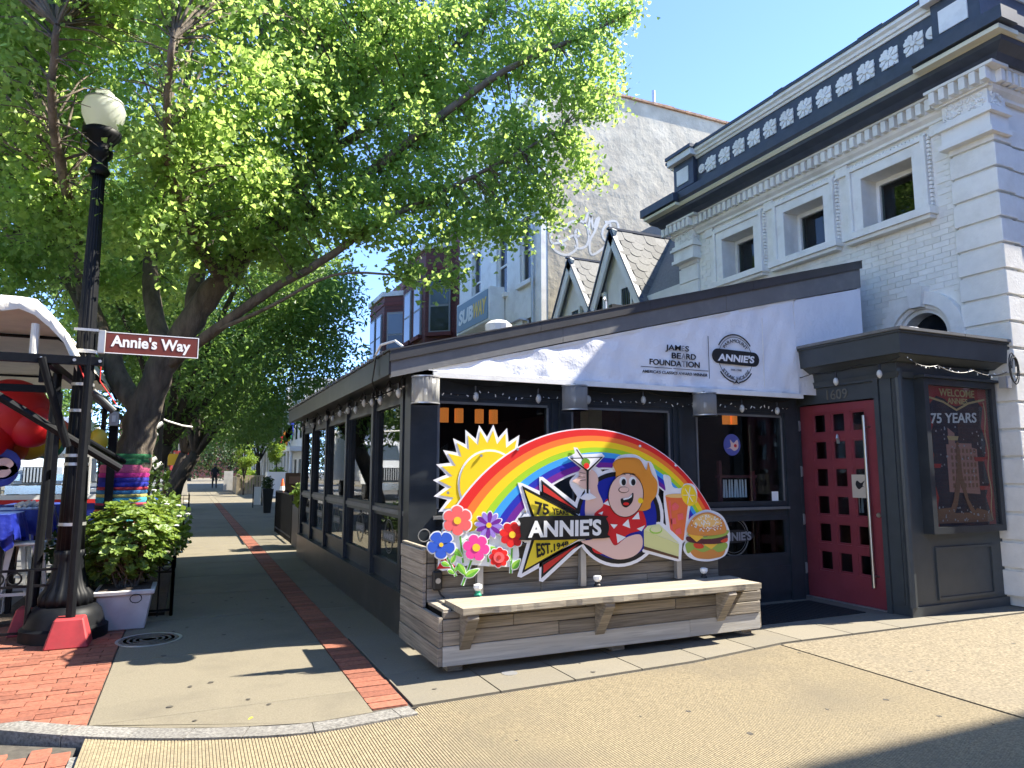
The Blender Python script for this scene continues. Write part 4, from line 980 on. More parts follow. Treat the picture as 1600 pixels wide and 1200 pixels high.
string_light([(1.80, y, 2.30+.03*(i % 2)) for i, y in enumerate((6.3,6.9,7.5,8.1,8.8,9.5,10.3,11.1,12,12.9))], 60, 'strand of tiny lights along the eave over the walk', sag=.05, thick=.005, tiny=True)
o = MB().tube([(1.70,6.08,2.62),(1.66,6.2,2.69),(1.58,6.4,2.68),(1.57,6.6,2.60),(1.6,6.65,2.55)], .012, 6).build('cable', M['sign_white']); tag(o, 'loop of white cable on the roof corner above the corner lantern', 'cable')
o = MB().tube([(1.56,6.5,2.58),(1.54,6.55,2.35),(1.62,6.7,2.22),(1.8,6.75,2.3)], .007, 5).build('cable', M['black_plastic']); tag(o, 'black cable hanging from the eave near the roof corner', 'cable')
b_ = MB().tube([(3.0,6.9,2.97),(3.0,6.9,3.02),(3.0,6.9,3.09),(3.0,6.9,3.13),(3.0,6.9,3.15)], [.1,.14,.15,.10,.02], 14).build('roof_vent', M['white_trim']); tag(b_, 'small cream dome vent poking above the roof edge', 'vent')
o = empty('security_camera', (3.95,6.25,3.18), 'small black camera on a curved stalk clipped to the roof edge', 'camera')
MB().tube([(3.95,6.2,3.2),(3.95,6.2,3.30),(3.92,6.18,3.33),(3.89,6.15,3.30)], .012, 6).build('stalk', M['sign_white'], o); MB().box(3.96,4.08,6.1,6.16,3.2,3.25).build('body', M['black_plastic'], o)

# ---------------------------------------------------------------- entrance vestibule
B_ = M['booth_paint']; VX, VY = 6.86, 5.04
vt = empty('entrance_vestibule', (7.6, 5.6, 0), 'charcoal panelled entrance vestibule with a deep cornice on the white corner', 'vestibule')
DZ = 2.29
MB().box(VX, VX+.16, VY, 5.30, 0, 2.68).build('corner_pier', B_, vt); MB().box(VX, VX+.16, 6.41, 6.66, 0, 2.68).build('pier', B_, vt)
MB().box(VX-.02, VX-.001, VY+.06, 5.235, .12, 2.6).build('pier_strip', B_, vt)
MB().box(VX, VX+.16, 5.30, 6.41, DZ+.015, 2.68).build('door_head', B_, vt)
m_ = MB()
for q in ((5.245,5.30,0,DZ+.25),(6.41,6.465,0,DZ+.25)): m_.box(VX-.035, VX-.001, *q)
m_.box(VX-.035, VX-.001, 5.30, 6.41, DZ+.20, DZ+.25); m_.build('door_casing', B_, vt)
MB().box(VX+.16, 8.46, VY, VY+.12, 0, 2.68).build('side_panel', B_, vt)
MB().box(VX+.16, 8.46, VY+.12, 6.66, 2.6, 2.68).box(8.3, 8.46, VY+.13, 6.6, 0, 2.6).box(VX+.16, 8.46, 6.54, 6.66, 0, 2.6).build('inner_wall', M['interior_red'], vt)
pn = MB()
for q in ((7.28,8.25,.14,.17),(7.28,8.25,.66,.69),(7.28,7.31,.17,.66),(8.22,8.25,.17,.66)): pn.box(q[0], q[1], VY-.018, VY-.001, q[2], q[3])
pn.build('panel_mould', B_, vt)
MB().box(VX-.03, 8.46, VY-.03, VY-.001, 0, .1).build('plinth', B_, vt)
MB().tube([(VX+.02,VY-.005,.1),(VX+.02,VY-.005,2.6)], .045, 10).build('corner_bead', B_, vt)
def vring(d, z0, z1, d2=None):   # cornice course carried round the two open sides
    d2 = d if d2 is None else d2; m = MB(); P0 = [(8.46,VY-d,z0),(VX-d,VY-d,z0),(VX-d,6.66,z0),(8.46,6.66,z0)]; P1 = [(8.46,VY-d2,z1),(VX-d2,VY-d2,z1),(VX-d2,6.66,z1),(8.46,6.66,z1)]
    return m.add(P0+P1, [(0,1,2,3),(7,6,5,4),(0,4,5,1),(1,5,6,2),(2,6,7,3),(3,7,4,0)])
for d, z0, z1, d2 in ((.03,2.50,2.56,.05),(.02,2.561,2.66,.04),(.10,2.661,2.72,.20),(.24,2.721,2.93,.26),(.28,2.931,2.97,.28)): vring(d, z0, z1, d2).build('cornice', B_, vt)
MB().add([(8.46,VY-.3,2.971),(VX-.3,VY-.3,2.971),(VX-.3,6.66,2.971),(8.46,6.66,2.971),(8.46,5.5,3.08),(VX+.3,5.3,3.10),(VX+.3,6.6,3.10),(8.46,6.6,3.10)], [(0,1,2,3),(0,4,5,1),(1,5,6,2),(2,6,7,3),(4,7,6,5),(0,3,7,4)]).build('roof', M['flashing_dark'], vt)
for a, b in ((VX-.3, 7.6),(7.61, 8.46)): MB().box(a, b, VY-.305, VY-.26, 2.955, 2.985).build('roof_edge', M['flashing'], vt)
MB().box(VX-.305, VX-.26, VY-.26, 6.66, 2.955, 2.985).build('roof_edge', M['flashing'], vt)
MB().lathe((7.0,4.95,3.0), [(0,.10),(.03,.09),(.05,.02)], 10).build('roof_lump', M['sign_white'], vt)
text('house_number', 'num', onX(1293,625,VX), onX(1325,622,VX), onX(1292,610,VX), mat('number_bronze', (.22,.205,.17), .4, metal=.5), vt, (-1,0,0), .012)
# the door
dx = VX+.03; y0, y1 = 5.315, 6.395
d_ = MB(); cols = [5.46+.283*i for i in range(3)]
pr = [(.335,.60),(.675,.95),(1.02,1.30),(1.365,1.64),(1.71,1.99),(2.0,2.0)]
cw = .20; yl = [5.50, 5.755, 6.01]; yl = [(a, a+cw) for a in (5.475, 5.745, 6.015)]
zl = [(.36,.625),(.69,.955),(1.02,1.285),(1.35,1.615),(1.68,1.945),(1.99,2.0)]
zl = [(.335+.322*i, .335+.322*i+.245) for i in range(6)]
hs = [(a, b, c, d) for a, b in yl for c, d in zl]
wall_grid(d_, dx, dx+.045, y0, y1, .015, DZ, hs); door = d_.build('door', M['red_door'], vt)
for a, b, c, d in hs:
    t = .022; m_ = MB()
    for q in ((a,a+t,c,d),(b-t,b,c,d),(a+t,b-t,c,c+t),(a+t,b-t,d-t,d)): m_.box(dx+.012, dx+.036, *q)
    m_.build('glazing_bar', M['red_door'], door); MB().box(dx+.024, dx+.028, a+t, b-t, c+t, d-t).build('pane', M['clear_glass'], door)
MB().tube([(dx-.065,5.445,.24),(dx-.065,5.445,2.12)], .018, 12).build('handle', M['steel'], door)
for z in (.36, 1.99): MB().tube([(dx-.065,5.445,z),(dx,5.42,z)], .011, 8).build('handle_stand', M['steel'], door)
MB().tube([(dx-.012,5.375,1.02),(dx,5.375,1.02)], .026, 14).build('lock', M['steel'], door)
MB().lathe((dx-.02,5.845,1.86), [(0,.012),(.02,.02),(.05,.014),(.07,.006)], 8).box(dx-.02, dx, 5.83, 5.86, 1.82, 1.87).build('knocker', M['steel'], door)
for z in (.28,.86,1.44,2.0): MB().box(dx-.02, dx+.01, 6.397, 6.409, z, z+.11).tube([(dx-.018,6.403,z-.01),(dx-.018,6.403,z+.12)], .011, 6).build('hinge', M['galv'], door)
MB().box(VX+.0, VX+.14, 5.30, 6.41, .0, .013).build('threshold', M['galv'], vt)
n_ = MB().box(dx-.006, dx-.002, 5.475, 5.695, 1.20, 1.46).build('notice', mat('paper_tan', (.55,.48,.38), .7)); tag(n_, 'tan paper notice with a small black sketch on the red door', 'notice')
MB().prism([(dx-.008, 5.575+yy, 1.345+zz) for yy, zz in spline([(-.07,-.03),(-.02,-.01),(-.05,.05),(0,.02),(.05,.05),(.07,0),(.03,-.05),(-.02,-.02)], 3)], (.0015,0,0)).build('print', M['black_ink'], n_)
# coats and shirts seen through the door panes
o = MB()
for k in range(9): o.tube([(7.12,5.48+k*.045+(.06 if k > 4 else 0),1.02),(7.12,5.48+k*.045+(.06 if k > 4 else 0),1.22)], [.014,.01], 5)
cl = o.build('hung_cloths', M['sign_white']); tag(cl, 'white striped cloths hanging just behind the red door panes', 'cloths')
o = MB()
for k in range(9): o.tube([(5.74+k*.042, 6.52, 1.19), (5.74+k*.042+rnd.uniform(-.01,.01), 6.52, 1.40)], [.014,.010], 5)
tag(o.build('striped_cloth', M['sign_white']), 'white striped cloth hanging behind the front window nearest the door', 'cloth')
o = MB().box(5.62,5.66,6.45,6.49,1.15,1.62).box(6.12,6.16,6.45,6.49,1.15,1.5).box(5.6,6.2,6.46,6.5,1.42,1.45).build('coat_rack', M['interior_red']); tag(o, 'dark red rack holding the striped cloth behind the front window', 'rack')
# illuminated poster case
pc = empty('poster_case', (7.8, VY-.1, 1.6), 'black framed display case with a red curtained poster on the vestibule side', 'display case')
A0 = lambda u, v, y=VY-.10: onY(u, v, y)
x0, x1, z0, z1 = 7.13, 8.36, .84, 2.50
m_ = MB(); t = .07
for q in ((x0,x0+t,z0,z1),(x1-t,x1,z0,z1),(x0+t,x1-t,z0,z0+t),(x0+t,x1-t,z1-t,z1)): m_.box(q[0], q[1], VY-.12, VY-.001, q[2], q[3])
m_.build('frame', M['charcoal'], pc); MB().box(x0-.04, x1+.04, VY-.16, VY-.001, z1+.001, z1+.03).build('drip_cap', M['charcoal'], pc)
py = VY-.05; a, b, c, d = x0+t, x1-t, z0+t, z1-t
ps = MB().box(a, b, py, py+.04, c, d).build('poster', mat('poster_night', (.012,.016,.035), .5), pc)
MB().box(a, b, VY-.10, VY-.096, c, d).build('pane', M['clear_glass'], pc)
mat('poster_red', (.42,.035,.035), .5); mat('poster_gold', (.62,.45,.20), .5); mat('poster_pink', (.45,.23,.19), .6); mat('poster_brown', (.24,.12,.07), .6); mat('poster_steel', (.40,.42,.45), .5)
def PP(s, t): return (a+(b-a)*s, c+(d-c)*t)
def pplate(nm, pts, m, lay): return MB().prism([(*[PP(s, t)[0]], py-.003*lay, PP(s, t)[1]) for s, t in pts], (0, .002, 0)).build(nm, M[m], ps)
pplate('curtain', [(0,0),(.11,0),(.09,.1),(.13,.2),(.06,.35),(.10,.5),(.05,.62),(.12,.72),(.06,.85),(.2,.93),(.33,.91),(.42,.87),(.5,.86),(.58,.87),(.68,.92),(.8,.93),(.93,.86),(.88,.72),(.94,.6),(.89,.45),(.94,.3),(.87,.2),(.92,.1),(.89,0),(1,0),(1,1),(0,1)], 'poster_red', 1)
for s in (0,1):
    w = [(.045+.015*math.sin(k*.8), .03+.87*k/24) for k in range(25)]
    pts = [(x if not s else 1-x, y) for x, y in w]+[((x+.014) if not s else 1-x-.014, y) for x, y in w[::-1]]
    pplate('curtain_trim', pts, 'poster_gold', 2)
pplate('curtain_trim', [(.03,.93),(.3,.895),(.5,.84),(.7,.895),(.97,.93),(.97,.915),(.7,.88),(.5,.825),(.3,.88),(.03,.915)], 'poster_gold', 2)
ptx = lambda key, s0, t0, s1, t1, sh, th, m, lay=3: text('lettering', key, (PP(s0,t0)[0], py-.003*lay, PP(s0,t0)[1]), (PP(s1,t1)[0], py-.003*lay, PP(s1,t1)[1]), (PP(sh,th)[0], py-.003*lay, PP(sh,th)[1]), M[m], ps, (0,-1,0), .002)
ptx('welcome', .24,.93,.80,.93,.24,.985,'poster_gold'); ptx('annies2', .36,.875,.68,.875,.36,.92,'poster_gold'); ptx('y75', .08,.725,.80,.745,.09,.80,'sign_white')
bl = pplate('print_building', [(.30,.24),(.78,.22),(.78,.55),(.70,.56),(.70,.59),(.44,.59),(.44,.66),(.34,.70),(.34,.58),(.30,.58)], 'poster_pink', 1)
m_ = MB()
for i in range(7):
    for j in range(6):
        s, t_ = .36+i*.06, .27+j*.05; m_.prism([(PP(s+p, t_+q)[0], py-.006, PP(s+p, t_+q)[1]) for p, q in ((0,0),(.028,0),(.028,.03),(0,.03))], (0,.002,0))
m_.build('print_windows', M['poster_brown'], ps)
pplate('print_tower', [(.22,.04),(.34,.18),(.42,.36),(.455,.60),(.485,.60),(.51,.36),(.58,.18),(.74,.04),(.66,.04),(.55,.15),(.47,.30),(.40,.15),(.30,.04)], 'poster_brown', 3)
pplate('print_terrace', [(.02,.02),(.95,.02),(.93,.09),(.70,.12),(.66,.09),(.35,.09),(.30,.13),(.04,.12)], 'poster_brown', 2)
for s, t_ in ((.40,.62),(.80,.47),(.85,.26),(.10,.42)): pplate('print_boat', [(s-.09,t_+.02),(s-.07,t_-.01),(s+.07,t_-.01),(s+.09,t_+.02)], 'poster_gold' if t_ > .6 else 'poster_red', 4)
m_ = MB()
for k in range(70):
    s, t_ = rnd.uniform(.1,.9), rnd.choice([rnd.uniform(.02,.14), rnd.uniform(.3,.72)]); e = rnd.uniform(.004,.010)
    m_.prism([(PP(s+p*e, t_+q*e)[0], py-.012, PP(s+p*e, t_+q*e)[1]) for p, q in ((-1,-.8),(1,-.8),(1,.8),(-1,.8))], (0,.002,0))
m_.build('print_sparks', M['poster_steel'], ps)
string_light([(6.62,6.5,2.66),(6.6,5.9,2.64),(6.62,5.3,2.66),(6.64,4.82,2.68)], 3, 'string of clear bulbs under the cornice above the red door', sag=.04)
string_light([(6.70,4.80,2.68),(7.2,4.80,2.62),(7.8,4.80,2.60),(8.4,4.80,2.62)], 22, 'strand of tiny lights under the cornice above the poster', sag=.05, thick=.005, tiny=True)
o = empty('junction_cable', (8.38,4.9,2.5), 'coil of black cable and a grey outlet box on the white corner above the poster', 'cable')
MB().tube([(8.30+.07*math.cos(k*.5),4.68-.01*k/9,2.66+.16*math.sin(k*.5)-.002*k) for k in range(32)], .007, 5).build('coil', M['black_plastic'], o); MB().box(8.2,8.3,4.70,4.78,2.42,2.55).build('outlet_box', M['galv'], o)
o = MB().box(5.10, 6.62, 5.40, 6.15, .0025, .012).build('doormat', M['rubber']); tag(o, 'black rubber doormat lying in front of the red door', 'doormat')
for i in range(22): MB().box(5.12+i*.068, 5.15+i*.068, 5.42, 6.13, .0121, .016).build('rib', M['rubber'], o)
# ---------------------------------------------------------------- reclaimed plank bench in front of the windows
be = empty('plank_bench', (3.5, 5.6, 0), 'weathered grey plank bench box with a long seat below the rainbow sign', 'bench')
FYb = 5.09; BX0, BX1 = 1.77, 4.86
def plank(nm, x0, x1, y0, y1, z0, z1, m, bev=.004):
    return MB().box(x0, x1, y0, y1, z0, z1).build(nm, M[m], be, bevel=bev)
rows = [(.062,.205,'wood_white'),(.21,.31,'wood_grey'),(.315,.40,'wood_grey'),(.405,.455,'wood_grey')]
cuts = [[BX0, 4.05, BX1],[BX0, 2.75, 4.45, BX1],[BX0, 2.35, 3.9, BX1],[BX0, 3.0, 4.5, BX1]]
for (z0, z1, m), c in zip(rows, cuts):
    for a, b in zip(c, c[1:]):
        o = rnd.uniform(-.008,.006); plank('plank', a+.002, b-.002, FYb+o, FYb+.03, z0, z1, m)
    plank('plank', BX1-.028, BX1+.02+rnd.uniform(0,.03), FYb+.031, 6.05, z0, z1, 'wood_side')
# tapering left end: boards run back to the windows
zs = [.062,.20,.31,.42,.54,.65,.76,.87]
for a, b in zip(zs, zs[1:]):
    yf = FYb+.001 if b <= .43 else 5.50
    plank('plank', BX0-.03+rnd.uniform(-.008,.004), BX0-.001, yf, 6.14, a+.003, b-.002, 'wood_side')
# back rest boards behind the seat
for (z0, z1), c in zip(((.46,.56),(.565,.66),(.665,.76),(.765,.86)), ([1.775,2.8,3.9,4.74],[1.775,3.4,4.3,4.74],[1.775,2.5,3.7,4.74],[1.775,3.1,4.2,4.74])):
    for a, b in zip(c, c[1:]): plank('plank', a+.002, b-.002, 5.50+rnd.uniform(-.005,.005), 5.53, z0, z1, 'wood_grey')
plank('top_board', 1.75, 4.75, 5.49, 5.56, .862, .88, 'wood_seat')
plank('top_board', 1.75, 1.79, 5.57, 6.16, .872, .89, 'wood_seat'); plank('plank', 4.71, 4.739, 5.54, 6.1, .46, .86, 'wood_side')
for x in (1.84, 3.3, 4.70): plank('foot', x, x+.12, FYb+.08, FYb+.2, 0.002, .060, 'wood_side'); plank('foot', x, x+.12, 5.9, 6.02, .002, .060, 'wood_side')
plank('end_board', 1.78, 1.845, 5.12, 5.49, .445, .47, 'wood_seat')
# seat: uneven edged plank on three raking brackets
V = []; F = []; n = 60
for i in range(n+1):
    x = 1.86+(4.71-1.86)*i/n; w = .006*math.sin(x*7.3)+.004*math.sin(x*19)+rnd.uniform(-.003,.003)
    for y, z in ((4.90+w,.458),(4.90+w*.6,.505),(5.315,.505),(5.315,.458)): V.append((x, y, z))
for i in range(n):
    for k in range(4): F.append((i*4+k, i*4+(k+1)%4, i*4+4+(k+1)%4, i*4+4+k))
F += [(3,2,1,0), (n*4, n*4+1, n*4+2, n*4+3)]
MB().add(V, F).build('seat', M['wood_seat'], be)
plank('seat_board', 1.85, 4.86, 5.32, 5.49, .445, .485, 'wood_seat')
for x in (1.90, 3.08, 4.34):
    MB().prism([(x,FYb-.004,.17),(x,FYb-.004,.25),(x,4.94,.45),(x,4.92,.457),(x,4.91,.42)], (.09,0,0)).prism([(x,FYb-.004,.25),(x,FYb-.004,.456),(x,4.94,.456)], (.09,0,0)).build('bracket', M['wood_grey'], be, bevel=.003)
o = empty('cable_clip', (2.0,6.1,.89), 'ring of grey wire standing on the left end of the plank bench', 'wire')
MB().tube([(1.93+.055*math.cos(k*.45),6.08,.93+.055*math.sin(k*.45)) for k in range(15)], .005, 5).build('wire', M['galv'], o)
o = empty('outlet_box', (1.98,5.9,.62), 'black outdoor power adapter hanging on the bench planks under the flower cutouts', 'adapter')
p = onY(683, 907, 5.47); MB().box(p.x-.04, p.x+.04, 5.45, 5.49, p.z-.075, p.z+.075).build('box', M['black_plastic'], o, bevel=.012); MB().tube([(p.x,5.44,p.z+.0),(p.x,5.452,p.z)], .022, 12).build('dial', M['galv'], o)
MB().tube([(p.x+.01,5.475,p.z-.07),(p.x+.03,5.475,p.z-.11),(p.x+.06,5.46,p.z-.14)], .008, 5).tube([(p.x-.01,5.475,p.z+.07),(p.x-.02,5.475,p.z+.2)], .007, 5).build('cord', M['black_plastic'], o)
for i, (u, v) in enumerate(((952,921),(1112,905),(745,930))):
    p = onZ(u, v, .507); o = empty('spot_light', (p.x, p.y, .505), ('small white and black spotlight on the seat near its middle', 'small white and black spotlight on the seat toward the door', 'small white and green spotlight on the seat below the flowers')[i], 'spotlight', None)
    MB().lathe((p.x,5.36,.507), [(0,.03),(.012,.03),(.02,.02),(.04,.02)], 12).build('base', M['black_plastic'] if i < 2 else M['street_green'], o); MB().lathe((p.x,5.36,.547), [(0,.022),(.02,.035),(.045,.035),(.05,.02)], 12).build('head', M['sign_white'], o)

# ---------------------------------------------------------------- rainbow cut-out sign: flat boards on three square posts
SY = 5.40
rs = empty('rainbow_sign', (3.5, SY, .5), 'cut-out board sign of a rainbow with a sun, flowers, food and a yellow starburst', 'sign')
for u, v0, v1 in ((748,870,928),(908,850,918),(1057,860,902)):
    p, q = onY(u, v0, SY+.05), onY(u, v1, SY+.05); MB().box(p.x-.026, p.x+.026, SY+.012, SY+.06, .506, 1.0).build('post', M['galv'], rs, label=None)
LAY = .0032
def board(nm, uv, m, lay, parent=rs, th=.003, label=None):
    """a flat printed board traced on the sign's plane, lay = how many sheets proud"""
    return MB().prism([onY(u, v, SY-lay*LAY) for u, v in uv], (0, th, 0)).build(nm, M['print_'+m], parent, label=label)
def wboard(nm, xz, m, lay, parent=rs): return MB().prism([(x, SY-lay*LAY, z) for x, z in xz], (0, .004, 0)).build(nm, M['print_'+m], parent)
sh = lambda s, ox, oy: (lambda P: [(ox+x/s, oy+y/s) for x, y in P])
R1 = sh(4.4437, 640, 660); R2 = sh(5.3333, 860, 680)
# sun behind the arc
k_ = (SY/5.95)
sc_ = onY(766, 756, SY)
def star(r0, r1, n=24, ph=0): return [(sc_.x+(r1 if k % 2 else r0)*math.cos(math.pi*k/n+ph), sc_.z+(r1 if k % 2 else r0)*math.sin(math.pi*k/n+ph)) for k in range(2*n)]
wboard('sun_back', star(.39,.495,24,.065), 'white', -4); wboard('sun_rays', star(.335,.445,24,.065), 'yellow', -3)
wboard('sun_ring', ellipse(sc_.x, sc_.z, .285, .285, 40), 'white', -2); wboard('sun_disc', ellipse(sc_.x, sc_.z, .268, .268, 40), 'yellow', -1)
# the arc
f_ = SY/5.95
oc, ri = (3.59*f_, 1.5+(.2-1.5)*f_), 1.70*f_; ic, ii = (3.74*f_, 1.5+(.30-1.5)*f_), 1.235*f_
def arcp(t, a): # t 0 outside .. 1 inside
    return ((oc[0]+ri*math.cos(a))*(1-t)+(ic[0]+ii*math.cos(a))*t, (oc[1]+ri*math.sin(a))*(1-t)+(ic[1]+ii*math.sin(a))*t)
fr = [-.035, .145, .29, .46, .59, .735, .865, 1.0, 1.03]; A0_, A1_ = math.radians(22), math.radians(160)
def band(nm, t0, t1, m, lay):
    N_ = 56; aa = [A0_+(A1_-A0_)*k/N_ for k in range(N_+1)]
    return wboard(nm, [arcp(t0, a) for a in aa]+[arcp(t1, a) for a in aa[::-1]], m, lay)
bb = band('arc_back', -.05, 1.05, 'white', 0)
for i, c in enumerate(('red','orange','yellow','green','sky','blue','purple')): band('arc_band', max(fr[i], -.02), fr[i+1], c, 1)
for u, v in ((752,712),(809,702),(1056,727),(1000,697),(700,770)): MB().tube([onY(u, v, SY-.012), onY(u, v, SY)], .012, 8).build('screw', M['galv'], rs)
# starburst with its black and red rays
for (pts, m, lay) in (([(750,418),(778,420),(1200,610),(1200,690),(828,690)],'white',2), ([(900,378),(925,378),(1195,590),(1195,660),(905,515)],'white',2), ([(830,785),(1230,770),(1230,830),(775,1078),(748,1070)],'white',2), ([(900,960),(1200,810),(1225,830),(925,1108),(900,1102)],'white',2),
                     ([(782,440),(1170,642),(1170,668),(850,668)],'black',3), ([(915,400),(1180,612),(1175,640),(920,505)],'black',3), ([(850,806),(1195,798),(780,1050)],'black',3), ([(918,975),(1195,826),(915,1082)],'black',3),
                     ([(800,470),(1156,654),(870,660)],'logoy',4), ([(928,432),(1156,606),(930,482)],'logored',4), ([(868,815),(1180,806),(800,1022)],'logoy',4), ([(930,990),(1172,844),(930,1048)],'logored',4)):
    board('ray_board', R1(pts), m, lay)
st_ = lambda key, a, b, c, m, lay, d=None: text('lettering', key, onY(*R1([a])[0], SY-lay*LAY), onY(*R1([b])[0], SY-lay*LAY), onY(*R1([c])[0], SY-lay*LAY), M['print_'+m], rs, (0,-1,0), .003, onY(*R1([d])[0], SY-lay*LAY) if d else None)
# blue disc with a plain cartoon woman
dc = (966, 809)
board('disc_back', ellipse(*dc, 71, 77, 44), 'white', 1.4); board('disc_rim', ellipse(*dc, 66, 72, 44), 'black', 2.2); disc = board('disc', ellipse(*dc, 60, 65, 44), 'disc', 3.2)
board('figure_back', R2(spline([(210,330),(300,250),(430,300),(420,500),(300,640),(230,520),(160,400)], 5)), 'white', 1.5)
board('figure_back', R2(spline([(525,240),(580,170),(700,160),(790,210),(850,240),(905,420),(880,560),(830,650),(640,560),(520,400)], 5)), 'white', 1.6)
board('arm', R2(spline([(300,690),(295,520),(320,420),(380,390),(400,470),(440,570),(420,660)], 5)), 'skin', 4)
hand = board('hand', R2(spline([(185,380),(235,345),(240,295),(285,280),(330,300),(345,285),(390,330),(395,410),(340,450),(270,440),(220,400)], 4)), 'skin', 5)
for a, b in (((238,345),(290,350)),((245,310),(292,318)),((250,378),(296,372))):
    a, b = R2([a, b]); n = .8; board('finger_line', [(a[0],a[1]-n*.4),(b[0],b[1]-n*.4),(b[0],b[1]+n*.4),(a[0],a[1]+n*.4)], 'black', 6)
gl = board('glass_back', R2([(195,100),(225,105),(260,160),(430,150),(452,175),(335,300),(330,480),(385,520),(310,545),(245,525),(290,480),(285,300),(145,185),(205,150)]), 'white', 4.6)
board('cocktail_line', R2([(165,190),(440,180),(320,300),(318,490),(304,490),(302,300)]), 'black', 7); board('cocktail_glass', R2([(185,197),(418,188),(312,288)]), 'white', 8); board('glass_foot', R2(spline([(250,525),(310,485),(380,520),(310,540)], 4)), 'white', 7.5)
board('pick', R2([(214,120),(222,117),(290,215),(280,220)]), 'black', 8.4); board('olive', R2(ellipse(295,228,36,36,20)), 'olive', 9); board('cherry', R2(ellipse(302,255,23,24,16)), 'red', 10)
board('shirt', R2(spline([(365,670),(430,600),(480,530),(560,640),(700,640),(760,620),(800,740),(760,790),(640,830),(560,920),(430,990),(350,950),(400,820),(470,760)], 5)), 'shirt', 4.3)
for pts in ([(600,750),(650,700),(665,775)],[(680,700),(735,640),(745,700)],[(550,820),(630,850),(560,900)],[(440,570),(480,545),(495,590)],[(720,780),(790,750),(760,800)],[(500,740),(560,745),(530,780)],[(400,650),(440,635),(430,665)],[(660,640),(690,655),(660,670)]): board('shirt_fleck', R2(pts), 'plate', 5.2)
board('forearm', R2(spline([(255,885),(340,870),(395,840),(480,845),(540,920),(640,850),(750,830),(765,930),(690,1010),(560,1035),(440,990),(330,925)], 5)), 'skin', 6.4)
hb = board('hair', R2(spline([(520,240),(560,200),(640,185),(740,200),(800,290),(815,225),(845,320),(890,390),(885,490),(840,560),(830,610),(770,630),(700,600),(560,420),(545,300)], 5)), 'hair', 6)
board('face_line', R2(ellipse(630,500,148,186,36,.12)), 'black', 6.8); fc = board('face', R2(ellipse(630,500,142,180,36,.12)), 'skin', 7.6)
board('fringe', R2(spline([(525,240),(600,200),(720,215),(770,300),(760,400),(735,340),(640,305),(560,340),(545,300)], 5)), 'hair', 8.6)
for cx in (606, 686):
    board('eye', R2(ellipse(cx,385,30,40,18)), 'plate', 8.6); board('pupil', R2(ellipse(cx+6,392,18,28,14)), 'black', 9.4); board('brow', R2(spline([(cx-25,335),(cx,318),(cx+26,332),(cx,326)], 4)), 'black', 8.7)
board('nose', R2(ellipse(612,455,44,26,18)), 'black', 8.7); board('nose', R2(ellipse(614,454,40,22,18)), 'skin', 9.5)
board('mouth', R2(spline([(590,530),(650,520),(690,480),(685,550),(640,600),(600,585)], 5)), 'black', 8.7); board('tongue', R2(ellipse(632,572,25,13,14)), 'red', 9.5); board('teeth', R2([(605,528),(655,518),(682,492),(678,515),(650,532),(612,540)]), 'plate', 9.5)
board('earring', R2(ellipse(752,545,21,24,16)), 'yellow', 9)
# name bar
bar = R1([(800,655),(1330,648),(1365,670),(1385,720),(1375,775),(1345,805),(805,818),(775,790),(770,700)])
board('bar_back', R1([(795,635),(860,640),(1330,630),(1340,820),(800,835),(760,800),(750,690)]), 'white', 2.4); board('name_bar', [q for q in spline(bar, 4)], 'black', 11)
st_('annies', (822,802), (1330,785), (824,680), 'plate', 12); st_('75', (878,646), (968,641), (868,545), 'black', 5.6, (966,572)); st_('years', (992,640), (1104,643), (988,588), 'black', 5.6, (1102,622)); st_('est', (884,942), (992,900), (878,838), 'black', 5.6, (988,836)); st_('1948', (1002,898), (1104,846), (1000,842), 'black', 5.6, (1102,824))
# drink, pie and burger boards
board('drink_back', R2(spline([(940,340),(965,330),(1000,350),(1020,430),(1090,440),(1120,405),(1190,410),(1222,470),(1215,560),(1165,600),(1140,800),(1115,890),(1060,905),(985,860),(950,600),(945,480),(960,450)], 4)), 'white', 1.5)
dr = board('drink_glass', R2([(960,505),(1155,505),(1110,875),(1060,882),(1010,850)]), 'drink', 2.5); board('drink_rim', R2(ellipse(1058,505,98,18,24)), 'bunlight', 3.2); board('straw', R2([(950,345),(985,340),(1002,470),(968,475)]), 'plate', 3.2)
for pts in ([(1010,590),(1040,560),(1075,590),(1060,620),(1020,630)],[(1060,660),(1105,650),(1110,700),(1065,710)],[(1000,700),(1045,690),(1050,740),(1005,740)],[(1040,790),(1085,770),(1095,820),(1050,830)],[(985,545),(1000,545),(1020,800),(1010,800)]): board('ice', R2(pts), 'coral', 3.4)
board('lemon', R2(ellipse(1155,500,62,92,26,-.3)), 'lemon', 3.3); board('lemon_flesh', R2(ellipse(1155,500,50,78,26,-.3)), 'yellow', 4.2); 
for t in (0, .9, 1.8): c, s = math.cos(t)*3, math.sin(t)*3; board('lemon_line', R2([(1155-62*math.cos(t)*.8-s*.7,500-70*math.sin(t)+c*.7),(1155-62*math.cos(t)*.8+s*.7,500-70*math.sin(t)-c*.7),(1155+62*math.cos(t)*.8+s*.7,500+70*math.sin(t)-c*.7),(1155+62*math.cos(t)*.8-s*.7,500+70*math.sin(t)+c*.7)]), 'plate', 5)
board('pie_back', R2([(762,790),(800,738),(905,722),(945,735),(1095,875),(1100,900),(1088,1045),(1060,1052),(770,975),(760,940)]), 'white', 2.6)
board('pie', R2([(780,790),(1072,905),(1068,1030),(780,950)]), 'pie', 3.6); board('pie_top', R2([(780,790),(810,755),(905,740),(1072,900)]), 'pietop', 3.7); board('pie_crust', R2([(781,925),(1068,1012),(1068,1032),(781,952)]), 'crust', 4.5)
board('lime', R2(ellipse(880,790,52,32,24)), 'leafg', 4.6); board('lime_flesh', R2(ellipse(880,784,46,26,24)), 'pietop', 5.4)
